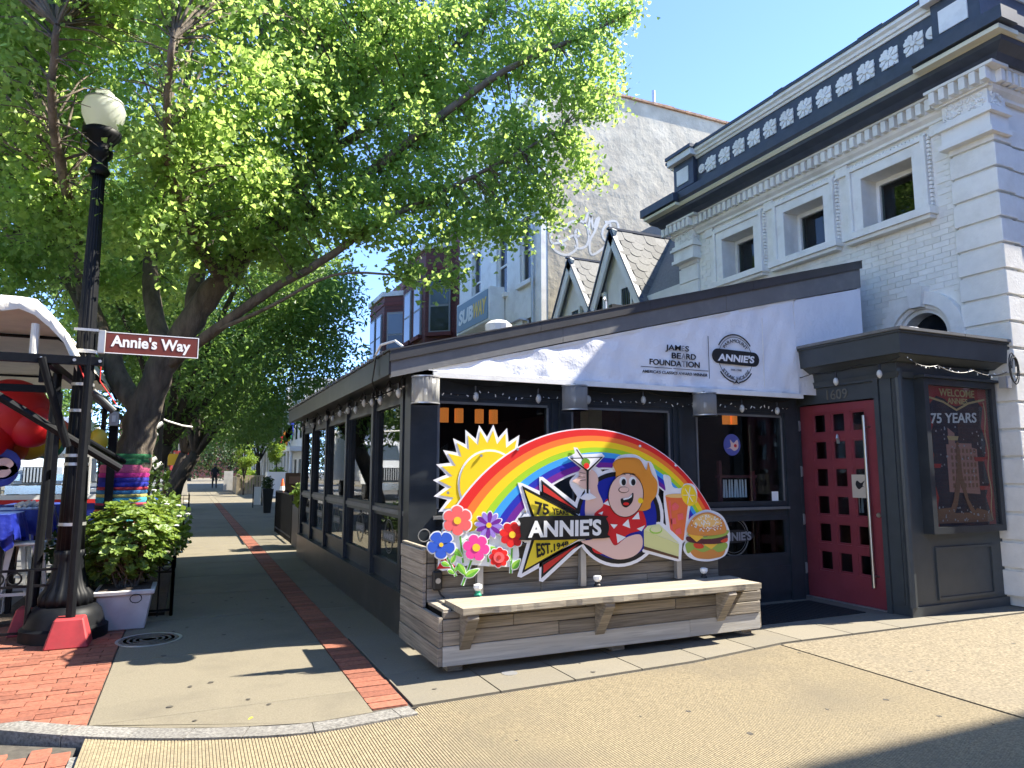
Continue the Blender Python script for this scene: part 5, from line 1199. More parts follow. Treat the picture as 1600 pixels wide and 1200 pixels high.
bk = board('burger_back', R2(spline([(1120,800),(1165,690),(1260,630),(1340,625),(1430,670),(1480,760),(1495,830),(1480,960),(1430,1020),(1310,1052),(1180,1030),(1110,960),(1125,880)], 5)), 'white', 2)
board('bun_base', R2(spline([(1165,930),(1300,950),(1450,930),(1440,1000),(1370,1025),(1300,1032),(1220,1022),(1175,985)], 4)), 'bun', 3)
board('lettuce', R2(spline([(1130,905),(1180,890),(1300,920),(1420,890),(1475,905),(1462,950),(1400,975),(1350,950),(1270,975),(1200,950),(1150,985),(1132,950)], 4)), 'lettuce', 4)
board('tomato', R2(spline([(1195,905),(1250,900),(1280,925),(1260,945),(1210,940)], 4)), 'tomato', 5); board('cheese', R2([(1270,905),(1395,905),(1340,950)]), 'cheese', 5)
board('patty', R2(spline([(1138,845),(1200,850),(1310,860),(1420,845),(1474,830),(1470,880),(1400,905),(1250,905),(1145,885)], 4)), 'patty', 5.6); board('lettuce', R2(spline([(1150,820),(1300,845),(1470,790),(1480,820),(1420,850),(1300,865),(1180,850)], 4)), 'lettuce', 6.4)
board('cheese', R2([(1145,825),(1280,842),(1220,890)]), 'cheese', 7.2); board('tomato', R2(spline([(1420,880),(1474,855),(1474,885),(1440,895)], 4)), 'tomato', 6.2)
board('bun', R2(spline([(1143,810),(1150,750),(1200,680),(1280,645),(1350,650),(1430,700),(1466,780),(1455,815),(1380,832),(1300,838),(1190,832)], 5)), 'bun', 8); board('bun_light', R2(spline([(1190,740),(1240,675),(1310,655),(1390,690),(1420,740),(1300,765)], 5)), 'bunlight', 8.8)
sd = MB()
for k in range(90):
    a, r = rnd.uniform(0,6.28), math.sqrt(rnd.random()); u, v = 1305+r*135*math.cos(a), 740+r*75*math.sin(a)
    if v > 800: continue
    p = onY(*R2([(u, v)])[0], SY-10*LAY); sd.prism([p+Vector((x*.005,0,z*.007)) for x, z in ((-1,-.5),(0,-1),(1,-.5),(1,.5),(0,1),(-1,.5))], (0,.003,0))
sd.build('sesame', M['print_plate'], rs)
# flowers
board('flower_back', R1(spline([(250,780),(330,740),(420,760),(540,720),(640,760),(740,800),(745,985),(560,1000),(430,990),(330,1010),(195,1015)], 3)), 'plate', 1.6)
board('flower_back', R1([(190,1018),(230,935),(262,950),(330,1010)]), 'petalred', 2.0)
def leaf(cx, cy, L, w, ang, m='leafg', lay=4.5):
    pts = [(-L,0),(-L*.4,-w),(L*.3,-w*.8),(L,0),(L*.3,w*.8),(-L*.4,w)]; c, s = math.cos(ang), math.sin(ang)
    P = spline([(cx+x*c-y*s, cy+x*s+y*c) for x, y in pts], 3); Q = [(cx+(x-cx)*1.2, cy+(y-cy)*1.25) for x, y in P]
    l = board('leaf_back', R1(Q), 'plate', lay-.9); board('leaf', R1(P), m, lay, parent=l); board('leaf_half', R1([p for p in P if (p[0]-cx)*-s+(p[1]-cy)*c >= -1]), 'olive' if m == 'stem' else 'stem', lay+.4, parent=l, th=.002)
def stem(a, b, w=6):
    d = Vector((b[0]-a[0], b[1]-a[1])); d.normalize(); n = Vector((-d.y, d.x)); q = lambda w: R1([(a[0]+n.x*w,a[1]+n.y*w),(b[0]+n.x*w,b[1]+n.y*w),(b[0]-n.x*w,b[1]-n.y*w),(a[0]-n.x*w,a[1]-n.y*w)])
    s_ = board('stem_back', q(w+6), 'plate', 2.6); board('stem', q(w), 'stem', 3.5, parent=s_)
for a, b in (((350,780),(372,975)),((240,890),(322,1068)),((440,930),(366,1132)),((546,790),(546,970)),((712,860),(703,1048))): stem(a, b)
for l in ((335,905,42,20,.75),(392,830,32,15,-1.0),(250,985,32,16,.4),(305,945,35,16,-1.1),(290,1040,26,13,.5),(325,1015,22,11,-1.2),(362,1020,48,22,1.0),(435,1045,52,22,-.5),(740,985,42,22,-.9),(580,875,32,14,.1),(690,935,24,12,1.1)): leaf(*l)
def flower(cx, cy, R, n, m, lay, w=1.0, ph=0, m2=None, pr=.48, cr=.26):
    pet = []; back = []
    def petal(R0, k, rr, ww):
        a = 2*math.pi*k/n+ph; return [(cx+x*math.cos(a)-y*math.sin(a), cy+x*math.sin(a)+y*math.cos(a)) for x, y in spline([(0,0),(rr*.45,-ww*.8),(rr*.8,-ww),(rr,-ww*.35),(rr,ww*.35),(rr*.8,ww),(rr*.45,ww*.8)], 3)]
    ww = R*math.sin(math.pi/n)*.72*w
    f = board('flower', R1(ellipse(cx, cy, R*.34, R*.34, 20)), m, lay)
    for k in range(n): board('petal_back', R1(petal(R, k, R*1.09, ww*1.22)), 'plate', lay-.85, parent=f, th=.002)
    for k in range(n): board('petal', R1(petal(R, k, R, ww)), (m2 if (m2 and k % 2) else m), lay+.12*(k % 2)+.1, parent=f, th=.002)
    board('flower_centre', R1(ellipse(cx, cy, R*cr, R*cr, 18)), 'centre', lay+1, parent=f); return f
flower(332, 682, 100, 6, 'coral', 6, 1.0, .5); flower(551, 714, 92, 12, 'violet', 6, .9, .1, 'purple', cr=.2); flower(714, 780, 88, 8, 'red', 7, 1.05, .2, 'petalred'); flower(220, 850, 94, 5, 'pblue', 6.5, .95, .35, cr=.16); flower(463, 870, 90, 6, 'magenta', 7.5, 1.0, .2, cr=.3)
f = flower(621, 938, 68, 8, 'petalred', 7, 1.05, .1, 'red', cr=.5); board('inner_petals', R1(ellipse(621, 938, 38, 38, 20)), 'coral', 8.3); board('flower_centre', R1(ellipse(621, 938, 14, 16, 14)), 'logored', 9)
# ---------------------------------------------------------------- street lamp with its name sign
LX, LY = -.965, 7.7
I_ = M['black_iron']
lp = empty('street_lamp', (LX, LY, 0), 'tall black fluted globe street lamp beside the brick paving', 'street lamp')
smooth_by_angle(MB().lathe((LX,LY,0), [(0,.35),(.10,.35),(.12,.32),(.16,.31),(.20,.30),(.24,.285),(.27,.26),(.29,.235)], 40).build('base_plinth', I_, lp, True))
MB().lathe((LX,LY,0), [(.29,.22),(.36,.225),(.40,.21),(.44,.18),(.52,.15),(.60,.13),(.70,.118),(.74,.128),(.78,.122)], 64, .10, 16).build('base', I_, lp, True)
MB().lathe((LX,LY,0), [(.78,.115),(1.4,.102),(2.2,.089),(3.2,.073),(4.3,.056),(4.40,.055)], 64, .12, 16).build('shaft', I_, lp, True)
for z in (1.0,1.55,1.63,2.05,2.3,2.62): MB().lathe((LX,LY,z), [(0,.125-.012*z),(.028,.125-.012*z)], 24).build('strap', M['galv'], lp)
MB().lathe((LX,LY,0), [(4.40,.075),(4.44,.10),(4.48,.075),(4.56,.07),(4.60,.10),(4.64,.115),(4.68,.095),(4.72,.11),(4.80,.165),(4.85,.175),(4.87,.15)], 28).build('capital', I_, lp, True)
gl_ = MB().lathe((LX,LY,0), [(4.87,.11),(4.93,.155),(5.02,.19),(5.10,.195),(5.16,.17),(5.20,.12),(5.22,.075),(5.24,.07),(5.26,.085),(5.29,.05),(5.31,.015)], 32).build('globe', M['globe_glass'], lp, True)
MB().lathe((LX,LY,0), [(5.165,.178),(5.18,.172),(5.185,.14)], 24).build('globe_ring', M['galv'], lp)
sg = empty('street_name_sign', (LX+.1, LY, 2.7), 'brown street name plate with white letters strapped to the lamp shaft', 'street sign')
sy = LY-.03
MB().box(-.80, .02, sy, sy+.004, 2.63, 2.84).build('plate', M['sign_brown'], sg)
MB().box(-.80,.02,sy-.002,sy-.0005,2.63,2.638).box(-.80,.02,sy-.002,sy-.0005,2.832,2.84).box(.012,.02,sy-.002,sy-.0005,2.638,2.832).build('edge', M['sign_white'], sg)
MB().box(-.865, -.801, sy-.015, sy+.02, 2.62, 2.85).build('bracket', M['galv'], sg, bevel=.006)
for z in (2.835, 2.625): MB().box(-1.06, -.86, LY-.095, LY-.085, z-.012, z+.012).build('strap', M['galv'], sg)
text('lettering', 'annieway', (-.755, sy-.001, 2.665), (-.055, sy-.001, 2.655), (-.755, sy-.001, 2.815), M['sign_white'], sg, (0,-1,0), .002)
o = MB().tube([(-.86,7.50,2.24),(-.68,7.55,2.06)], [.035,.035], 14).build('pipe_stub', M['charcoal']); tag(o, 'short dark pipe slung on a red cord beside the lamp shaft', 'pipe')
o = MB().tube([(-.98,7.4,2.50),(-.90,7.42,2.28),(-.86,7.46,2.22)], .006, 5).tube([(-.80,7.42,2.50),(-.80,7.44,2.33),(-.66,7.55,2.12)], .006, 5).build('red_cord', M['flag_red']); tag(o, 'thin red cord tied under the black canopy beam', 'cord')

# ---------------------------------------------------------------- outdoor dining tent: black pipe frame and cream canopy
FY, RYE = 7.30, 15.5
fr_ = empty('tent_structure', (-1.0, FY, 0), 'black steel pipe frame of the street dining tent with raking braces', 'tent frame')
def pipe(a, b, r=.035, nm='pipe'): return MB().tube([a, b], r, 10).build(nm, I_, fr_)
pipe((-.875,FY,.16), (-.875,FY,2.55), .038, 'post'); pipe((-1.27,8.0,.1), (-1.22,8.0,2.45), .04, 'post')
for y in (10, 12, 14): pipe((-1.2,y,.0), (-1.2,y,2.5), .035, 'post')
for y in (8, 10, 12, 14): pipe((-4.0,y,.0), (-4.0,y,2.5), .035, 'post')
MB().beam((-4.2,FY,2.49), (-.77,FY,2.49), .07, .075).build('beam', I_, fr_); MB().beam((-4.2,8.1,2.30), (-1.2,8.1,2.30), .06, .07).build('beam', I_, fr_)
MB().beam((-1.2,FY,2.47), (-1.2,RYE,2.47), .06, .06).build('beam', I_, fr_); MB().beam((-.9,FY,2.49), (-1.0,8.6,2.49), .06, .06).build('beam', I_, fr_)
pipe((-1.24,FY-.03,2.50), (-1.02,FY+.15,1.72), .036, 'brace'); pipe((-1.75,FY+.1,2.28), (-.60,FY+.35,1.52), .038, 'brace'); pipe((-1.0,FY+.4,1.85), (-.65,8.6,1.6), .03, 'brace')
MB().beam((-1.26,FY+.2,2.50),(-1.26,FY+.2,2.30),.05,.05).build('joint', I_, fr_); MB().beam((-1.12,FY+.25,2.22),(-1.12,FY+.25,.9),.04,.04).build('upright', I_, fr_)
for x in (-1.24,-.99,-.79): MB().tube([(x,FY-.045,2.49),(x,FY-.036,2.49)], .014, 8).build('bolt', M['galv'], fr_)
cn = empty('tent_canopy', (-2.4, 9, 2.9), 'cream fabric canopy of the street dining tent, sagging between hoops', 'canopy')
V = []; F = []; nx, ny = 28, 30
for j in range(ny+1):
    y = 7.42+(RYE-7.42)*j/ny
    for i in range(nx+1):
        s = i/nx; x = -4.3+3.32*s; u = 1-abs(2*s-1)
        z = 2.55+.50*min(1, u*4.5)**.7-.025*math.sin(math.pi*((y-7.42)%2.0)/2)*min(1,u*3)+.006*math.sin(x*14+y*3)
        V.append((x, y, z))
for j in range(ny):
    for i in range(nx): a = j*(nx+1)+i; F.append((a, a+1, a+nx+2, a+nx+1))
np_mesh('cloth', V, F, M['canopy_white'], cn, None, True)
V = []; F = []     # front edge rolled over the hoop and the loose end panel
for i in range(nx+1):
    s = i/nx; x = -4.3+3.32*s; u = 1-abs(2*s-1); z = 2.55+.50*min(1, u*4.5)**.7
    V += [(x, 7.41, z+.008), (x, 7.36, z-.05+.02*math.sin(i*1.7)), (x, 7.38, z-.13-.02*math.sin(i*2.3))]
for i in range(nx):
    for k in range(2): a = i*3+k; F.append((a, a+3, a+4, a+1))
np_mesh('valance', V, F, M['canopy_white'], cn, None, True)
MB().tube([(-1.33,7.42,2.5),(-1.33,7.42,2.82)], .035, 10).build('pole_sleeve', M['canopy_white'], cn)
for y in (9.4,11.4,13.4):
    MB().tube([(-4.28,y,2.52)]+[(-4.3+3.32*s, y, 2.52+.5*min(1,(1-abs(2*s-1))*4.5)**.7) for s in [k/14 for k in range(1,14)]]+[(-1.0,y,2.52)], .02, 6).build('hoop', I_, cn)
for (x, y), nm in (((-.875,FY),'faded red block weight at the foot of the front tent post'), ((-1.27,8.0),'faded red block weight half hidden behind the lamp base')):
    o = MB().add([(x-.17,y-.15,0),(x+.17,y-.15,0),(x+.17,y+.15,0),(x-.17,y+.15,0),(x-.11,y-.10,.24),(x+.11,y-.10,.24),(x+.11,y+.10,.24),(x-.11,y+.10,.24)], [(3,2,1,0),(4,5,6,7),(0,1,5,4),(1,2,6,5),(2,3,7,6),(3,0,4,7)]).build('weight_block', M['red_paint'], bevel=.012); tag(o, nm, 'weight')
# rainbow parasol hung inside: scalloped rings of red, orange, yellow and green cloth
um = empty('rainbow_balloons', (-1.9, 9.2, 1.9), 'big red balloon shade with orange, yellow and green lobes hanging under the cream canopy', 'balloon decoration')
def ball(c, r, m, sx=1, sz=1):
    mb = MB(); mb.lathe((0,0,0), [(-r*math.cos(math.pi*k/14)*sz, max(.001, r*math.sin(math.pi*k/14))) for k in range(15)], 24); mb.v = [(c[0]+v[0]*sx, c[1]+v[1], c[2]+v[2]) for v in mb.v]
    return mb.build('lobe', M[m], um, True)
for u, v, y, r, m in ((18,645,9.2,.37,'red_balloon'),(48,665,9.1,.24,'red_balloon'),(-25,680,9.1,.30,'red_balloon'),(14,690,9.35,.24,'orange_balloon'),(45,690,9.45,.21,'yellow_balloon'),(70,690,9.6,.17,'yellow_balloon'),(75,693,9.75,.18,'green_balloon'),(88,672,9.6,.14,'orange_balloon'),(-20,705,9.3,.2,'orange_balloon')):
    ball(onY(u, v, y), r, m)
o = empty('yellow_balloon', onY(153, 690, 9.3), 'yellow balloon hanging behind the lamp shaft near the tree', 'balloon')
mb = MB().lathe((0,0,0), [(-.15*math.cos(math.pi*k/12), max(.001,.10*math.sin(math.pi*k/12))) for k in range(13)], 18); p = onY(153, 690, 9.3); mb.v = [(p.x+v[0], p.y+v[1], p.z+v[2]) for v in mb.v]; mb.build('skin', M['yellow_balloon'], o, True)
MB().tube([p+Vector((0,0,.15)), p+Vector((.02,0,.55))], .004, 4).build('string', I_, o)
for u, v, k in ((4,725,'upper'),(0,712+25,'lower')):
    p = onY(u, v, 9.0); o = MB().tube([(p.x,8.99,p.z),(p.x,9.02,p.z)], .16, 24).build('hanging_disc', M['blue_cloth']); tag(o, f'round dark blue hanging disc with a pale print, {k} one of two', 'disc', None)
    MB().prism([(x, 8.985, z) for x, z in spline([(p.x-.09,p.z-.04),(p.x-.03,p.z+.05),(p.x+.05,p.z+.06),(p.x+.10,p.z+.0),(p.x+.04,p.z-.06)], 4)], (0,.003,0)).build('print', M['print_skin'], o)
# tables with blue cloths, and pale metal stools
def bar_table(x, y, label, w=.36, d=.33):
    t = empty('bar_table', (x, y, 0), label, 'table', 'bar tables in the tent')
    MB().box(x-w, x+w, y-d, y+d, 1.02, 1.06).build('tabletop', M['charcoal'], t)
    for i in (-1,1):
        for j in (-1,1): MB().box(x+i*(w-.06)-.025, x+i*(w-.06)+.025, y+j*(d-.06)-.025, y+j*(d-.06)+.025, 0, 1.02).build('leg', I_, t)
    V = []; F = []; n = 64
    def per(t_):
        s = t_*4; k = int(s) % 4; f = s-int(s)
        c = [(-1,-1),(1,-1),(1,1),(-1,1)]; a, b = c[k], c[(k+1) % 4]; return (a[0]+(b[0]-a[0])*f, a[1]+(b[1]-a[1])*f)
    V.append((x, y, 1.075))
    for i in range(n):
        a, b = per(i/n); fold = math.sin(i*1.9)*.02+math.sin(i*.7)*.015; drop = .27+.07*(abs(a)*abs(b))**4+.02*math.sin(i*.9)
        V += [(x+a*(w+.01), y+b*(d+.01), 1.073), (x+a*(w+.03+fold), y+b*(d+.03+fold), 1.073-drop*.5), (x+a*(w+.04+fold*1.6), y+b*(d+.04+fold*1.6), 1.073-drop)]
    for i in range(n):
        j = (i+1) % n; F.append((0, 1+3*i, 1+3*j))
        for k in range(2): F.append((1+3*i+k, 2+3*i+k, 2+3*j+k, 1+3*j+k))
    mb = MB(); mb.add(V, F); c = mb.build('tablecloth', M['blue_cloth'], t, True); smooth_by_angle(c, 50); return t
bar_table(-1.95, 8.75, 'tall table under a draped blue cloth, nearest in the tent'); bar_table(-1.82, 9.75, 'tall table under a draped blue cloth, second in the tent with grey napkins on it'); bar_table(-1.75, 11.1, 'tall table under a draped blue cloth, farthest in the tent')
p = onY(48, 783, 9.8); o = MB()
for k in range(6): o.tube([(p.x-.14+k*.055, 9.7+rnd.uniform(-.05,.05), 1.10), (p.x-.06+k*.055, 9.75+rnd.uniform(-.05,.05), 1.12+rnd.uniform(0,.03))], .025, 6)
tag(o.build('napkin_bundle', M['canopy_white']), 'grey napkin bundles lying on the second blue table', 'napkins')
def stool(x, y, label, ang=0):
    s = empty('bar_stool', (x, y, 0), label, 'stool', 'pale metal bar stools in the tent')
    MB().box(x-.16, x+.16, y-.16, y+.16, .73, .76).build('seat', M['stool_white'], s, bevel=.01)
    for i in (-1,1):
        for j in (-1,1):
            a = Vector((x+i*.21, y+j*.21, 0)); b = Vector((x+i*.145, y+j*.145, .73)); sx = Vector((-i*.05,0,0)); sy_ = Vector((0,-j*.05,0))
            MB().prism([a, a+sx*.5, b+sx*1.3, b], (0,-j*.008,0)).prism([a, a+sy_*.5, b+sy_*1.3, b], (-i*.008,0,0)).build('leg', M['stool_white'], s)
    for z, e in ((.25,.185),):
        for q in (((-e,-e),(e,-e)),((e,-e),(e,e)),((e,e),(-e,e)),((-e,e),(-e,-e))): MB().beam((x+q[0][0],y+q[0][1],z), (x+q[1][0],y+q[1][1],z), .012, .03).build('stretcher', M['stool_white'], s)
    return s
for (x, y), l in (((-1.52,8.95),'pale metal bar stool at the right of the nearest blue table'),((-2.2,8.2),'pale metal bar stool in front of the nearest blue table'),((-1.35,9.75),'pale metal bar stool at the right of the second blue table'),((-1.25,11.1),'pale metal bar stool at the right of the farthest blue table'),((-1.9,10.4),'pale metal bar stool between the second and farthest blue tables')): stool(x, y, l)
# clear side screen with a red and blue banner below it
scn = empty('tent_screen', (-2.2, 14.2, 0), 'clear plastic wind screen in a white frame with a red edged blue skirt', 'screen')
MB().box(-4.0,-1.2,14.2,14.22,.3,.95).build('skirt', M['blue_cloth'], scn); MB().box(-4.0,-1.2,14.18,14.2,.95,1.02).build('red_edge', M['flag_red'], scn); MB().box(-4.0,-1.2,14.18,14.2,1.021,1.10).build('lower_rail', M['sign_white'], scn)
MB().box(-4.0,-1.2,14.18,14.23,1.72,1.80).build('upper_rail', M['sign_white'], scn)
for x in (-4.0,-2.9,-1.62): MB().box(x,x+.06,14.175,14.24,1.101,1.719).build('upright', M['sign_white'], scn)
MB().box(-3.93,-1.2,14.205,14.21,1.101,1.719).build('pane', M['clear_plastic'], scn)
mat('deck_grey', (.10,.10,.10), .8, var=.2); o = MB().box(-4.2,-1.32,8.2,15.5,-.14,.0).build('tent_deck', M['deck_grey']); tag(o, 'low grey deck under the blue tables of the street tent', 'deck')
# little ring-topped fence by the lamp
rf = empty('ring_fence', (-1.4, 7.55, 0), 'low black iron fence with a row of rings beside the lamp base', 'fence')
ZT = .62
for z in (ZT, ZT-.14, .08): MB().beam((-2.4,7.55,z), (-1.02,7.62,z), .018, .022).build('rail', I_, rf)
for k in range(9): x = -1.36-.13*k; MB().tube([(x+.053*math.cos(a), 7.60-.007*k, ZT-.07+.053*math.sin(a)) for a in [2*math.pi*q/16 for q in range(17)]], .009, 5).build('ring', I_, rf)
for k in range(7): x = -1.03-.22*k; MB().tube([(x,7.62-.01*k,.0),(x,7.62-.01*k,ZT-.14)], .010, 5).build('bar', I_, rf)
MB().tube([(-1.24,7.60,0),(-1.24,7.60,ZT)], .024, 8).build('end_post', I_, rf)
# tree box fence along the walk
tf = empty('tree_fence', (-.6, 10, 0), 'low black iron fence round the bed of the big tree', 'fence')
def fence_run(a, b, H, n, root, fancy=True):
    a, b = Vector(a), Vector(b)
    for z in (H, H-.13, .06): MB().beam(a+Vector((0,0,z)), b+Vector((0,0,z)), .02, .022).build('rail', I_, root)
    for k in range(n+1):
        p = a.lerp(b, k/n); q = MB().tube([p, p+Vector((0,0,H+(.03 if k in (0,n) else 0)))], .018 if k in (0,n) else .008, 6)
        q.build('post' if k in (0,n) else 'bar', I_, root)
        if fancy and k < n: c = a.lerp(b, (k+.5)/n); d = (b-a).normalized(); MB().tube([c+d*(.05*math.cos(t))+Vector((0,0,H-.065+.05*math.sin(t))) for t in [2*math.pi*i/10 for i in range(11)]], .006, 4).build('ring', I_, root)
fence_run((-.10,8.35,0), (-.13,12.3,0), .58, 22, tf); fence_run((-.13,12.3,0), (-1.55,12.3,0), .58, 9, tf); fence_run((-.10,8.35,0), (-.62,8.35,0), .58, 4, tf)
o = MB().box(-1.7,-.16,8.4,12.25,-.01,.03).build('tree_bed', M['soil']); tag(o, kind='structure')
# planter pot
pt = empty('planter_pot', (-.50, 7.95, 0), 'tapered off-white plastic planter standing at the corner of the tree bed', 'planter')
def frustum(cx, cy, z0, z1, a0, a1, b0=None, b1=None):
    b0 = b0 or a0; b1 = b1 or a1
    return MB().add([(cx-a0,cy-b0,z0),(cx+a0,cy-b0,z0),(cx+a0,cy+b0,z0),(cx-a0,cy+b0,z0),(cx-a1,cy-b1,z1),(cx+a1,cy-b1,z1),(cx+a1,cy+b1,z1),(cx-a1,cy+b1,z1)], [(3,2,1,0),(4,5,6,7),(0,1,5,4),(1,2,6,5),(2,3,7,6),(3,0,4,7)])
frustum(-.50,7.95,.0,.33,.185,.235).build('body', M['pot_white'], pt, bevel=.01); frustum(-.50,7.95,.331,.375,.255,.26).build('rim', M['pot_white'], pt, bevel=.008); MB().box(-.72,-.28,7.73,8.17,.376,.385).build('soil', M['soil'], pt)
MB().tube([(-.40+.05*math.cos(t), 7.685, .30+.04*math.sin(t)) for t in [math.pi*2*k/12 for k in range(13)]], .004, 4).build('wire', I_, pt)
# leaves -----------------------------------------------------------------
KITE = np.array([(0,0,0),(-.42,.62,.06),(0,1,0),(.42,.62,.06)], np.float32)
FAN = np.array([(0,0,0),(-.52,.72,.07),(-.18,.98,0),(0,.86,-.03),(.18,.98,0),(.52,.72,.07)], np.float32)
LONG = np.array([(0,0,0),(-.2,.45,.04),(0,1,-.08),(.2,.45,.04)], np.float32)
def leaf_arrays(P, size, shape, droop=0., flat=0., svar=.35):
    n = len(P); k = len(shape)
    d = nrg.normal(size=(n,3)); d[:,2] = d[:,2]*(1-flat)-droop; d /= np.linalg.norm(d,axis=1)[:,None]
    w = nrg.normal(size=(n,3)); w[:,2] *= (1-flat*.6); nrm = nrg.normal(size=(n,3)); nrm[:,2] += flat*2.2
    x = np.cross(d, nrm); x /= np.linalg.norm(x,axis=1)[:,None]+1e-9; z = np.cross(x, d)
    s = size*(1+nrg.uniform(-svar,svar,n))
    V = P[:,None]+(shape[None,:,0,None]*x[:,None]+shape[None,:,1,None]*d[:,None]+shape[None,:,2,None]*z[:,None])*s[:,None,None]
    F = np.arange(n*k).reshape(n,k)
    return V.reshape(-1,3), F
def leaves(name, P, size, shape, m, parent, **k):
    V, F = leaf_arrays(P, size, shape, **k); return np_mesh(name, V, F, M[m], parent, 'stuff')
def blob(n, c, r, shell=.35):
    d = nrg.normal(size=(n,3)); d /= np.linalg.norm(d,axis=1)[:,None]; rr = nrg.uniform(shell,1,n)**.6
    return np.array(c)+d*rr[:,None]*np.array(r)
# shrub in the planter: whorls of leaves on stems
sb = empty('planter_shrub', (-.45, 8.0, .38), 'bushy yellow green shrub growing from the off-white planter', 'shrub')
stm = MB(); whorl = []
for k in range(560):
    q = blob(1, (-.53,8.05,.80), (.45,.42,.40), .4)[0]
    if q[2] < .42: q[2] = .42+rnd.random()*.2
    a = Vector((-.5+rnd.uniform(-.1,.1), 7.98+rnd.uniform(-.1,.1), .38)); b = Vector(q)
    if k % 5 == 0: stm.tube([a, a.lerp(b,.5)+Vector((0,0,.06)), b], [.008,.006,.004], 4)
    whorl.append(q)
stm.build('stems', M['bark'], sb)
lm = bpy.data.meshes.new('leaf'); lm.from_pydata([(0,0,0),(-.026,.04,.008),(-.024,.07,.008),(0,.092,-.004),(.024,.07,.008),(.026,.04,.008)], [], [(0,1,2,3),(0,3,4,5)]); lm.materials.append(M['shrub_leaf'])
pos = []; 
for q in whorl:
    for j in range(9): pos.append((q, j))
whorl.sort(key=lambda q: q[1]-.2*q[2])
rest = []
for i, q in enumerate(whorl):
    up = Vector((q[0]+.53, q[1]-8.05, .55+(q[2]-.78))).normalized()
    t = up.orthogonal().normalized(); b = up.cross(t)
    for j in range(9):
        a = j*2.4+i; d = (t*math.cos(a)+b*math.sin(a))*(.75+.25*(j % 3)/2)+up*(.25+.35*(j/9)); d.normalize(); x = d.cross(up).normalized(); z = x.cross(d)
        if i < 32:
            o = link('leaf', lm, sb, Vector(q)); R = Matrix((x, d, z)).transposed(); o.rotation_euler = R.to_euler(); s = rnd.uniform(.5,.85); o.scale = (s,s,s)
        else: rest.append((Vector(q), x, d, z))
V = []; F = []
for q, x, d, z in rest:
    s = rnd.uniform(.5,.85); n = len(V); V += [tuple(q+(x*p[0]+d*p[1]+z*p[2])*s) for p in ((0,0,0),(-.026,.04,.008),(-.024,.07,.008),(0,.092,-.004),(.024,.07,.008),(.026,.04,.008))]; F += [(n,n+1,n+2,n+3),(n,n+3,n+4,n+5)]
np_mesh('leaf', V, F, M['shrub_leaf'], sb, 'stuff')
# flowering shrubs at the foot of the tree
def low_shrub(name, c, r, n, m, label, size=.07, flowers=0):
    s = empty(name, (c[0], c[1], c[2]-r[2]), label, 'shrub')
    leaves('foliage', blob(n, c, r, .3), size, KITE, m, s); b = MB()
    for k in range(10): q = blob(1, c, r, .4)[0]; b.tube([(c[0]+rnd.uniform(-.1,.1), c[1], c[2]-r[2]), tuple(q)], [.008,.004], 4)
    b.build('stems', M['bark_dark'], s)
    for q in blob(flowers, c, (r[0]*1.05,r[1]*1.05,r[2]*1.05), .9): MB().lathe(tuple(q), [(0,.03),(.012,.035),(.02,.01)], 6).build('blossom', M['sign_white'], s)
    return s
low_shrub('flowering_shrub', (-.35,10.9,.72), (.42,.6,.5), 1500, 'shrub_leaf', 'dark green shrub with small white blossoms behind the planter', .07, 26)
low_shrub('bed_plant', (-.95,9.4,.55), (.5,.6,.45), 1200, 'dark_leaf', 'dark leafy plant in the tree bed left of the knitted wrap', .07)
low_shrub('bed_plant', (-.62,12.0,1.0), (.45,.3,.75), 900, 'dark_leaf', 'dark leafy plant behind the trunk at the far fence', .07)
# ---------------------------------------------------------------- the big ginkgo
def limb(mb, pts, r0, r1, n=10, sub=4, jit=.03, ridged=True):
    P = [Vector(p) for p in pts]; out = []
    for i in range(len(P)-1):
        a, b, c, d = P[max(i-1,0)], P[i], P[i+1], P[min(i+2,len(P)-1)]
        for k in range(sub):
            t = k/sub; out.append(.5*((2*b)+(c-a)*t+(2*a-5*b+4*c-d)*t*t+(3*b-a-3*c+d)*t**3))
    out.append(P[-1]); L = len(out); rs = [r0+(r1-r0)*(i/(L-1))**.8 for i in range(L)]
    out = [p+Vector((rnd.gauss(0,1),rnd.gauss(0,1),0))*jit*min(1,r0*4)*(0 if i == 0 else .5) for i, p in enumerate(out)]
    mb.tube(out, [r*rnd.uniform(.95,1.06) for r in rs], n); return out
BK = M['bark']
tr = empty('ginkgo_tree', (-.80, 10.4, 0), 'large spreading many-stemmed tree with bright fan leaves behind the lamp', 'tree')
T = MB(); limbs = []
def L_(pts, r0, r1, n=12): limbs.append(limb(T, pts, r0, r1, n))
q = lambda u, v, y: tuple(onY(u, v, y))
b0 = (-.82,10.4,-.02)
L_([b0, (-.80,10.4,.9), q(212,700,10.4), q(228,630,10.3), q(262,560,10.2), q(300,500,10.1), q(345,440,10), q(400,370,9.8)], .265, .13, 16)      # main stem leaning right
L_([q(400,370,9.8), q(455,300,9.6), q(505,240,9.5), q(560,150,9.4), q(610,50,9.3), q(640,-40,9.3)], .12, .04)
L_([q(225,640,10.3), q(190,600,10.5), q(165,540,10.6), q(130,470,10.7), q(95,410,10.7), q(50,340,10.6), q(0,240,10.5), q(-60,140,10.4)], .155, .07, 14)   # left stem
L_([q(165,540,10.6), q(120,430,11), q(75,330,11.2), q(50,200,11.3), q(32,60,11.4), q(20,-60,11.4)], .13, .05)
L_([q(95,410,10.7), q(40,390,10.9), q(-10,330,11), q(-70,250,11)], .10, .04)
L_([q(262,560,10.2), q(240,480,10.6), q(235,400,10.9), q(255,300,11), q(285,180,11), q(300,40,11)], .14, .04)
L_([q(300,500,10.1), q(310,420,10.4), q(340,330,10.5), q(380,230,10.4), q(400,100,10.3), q(430,-40,10.2)], .12, .035)
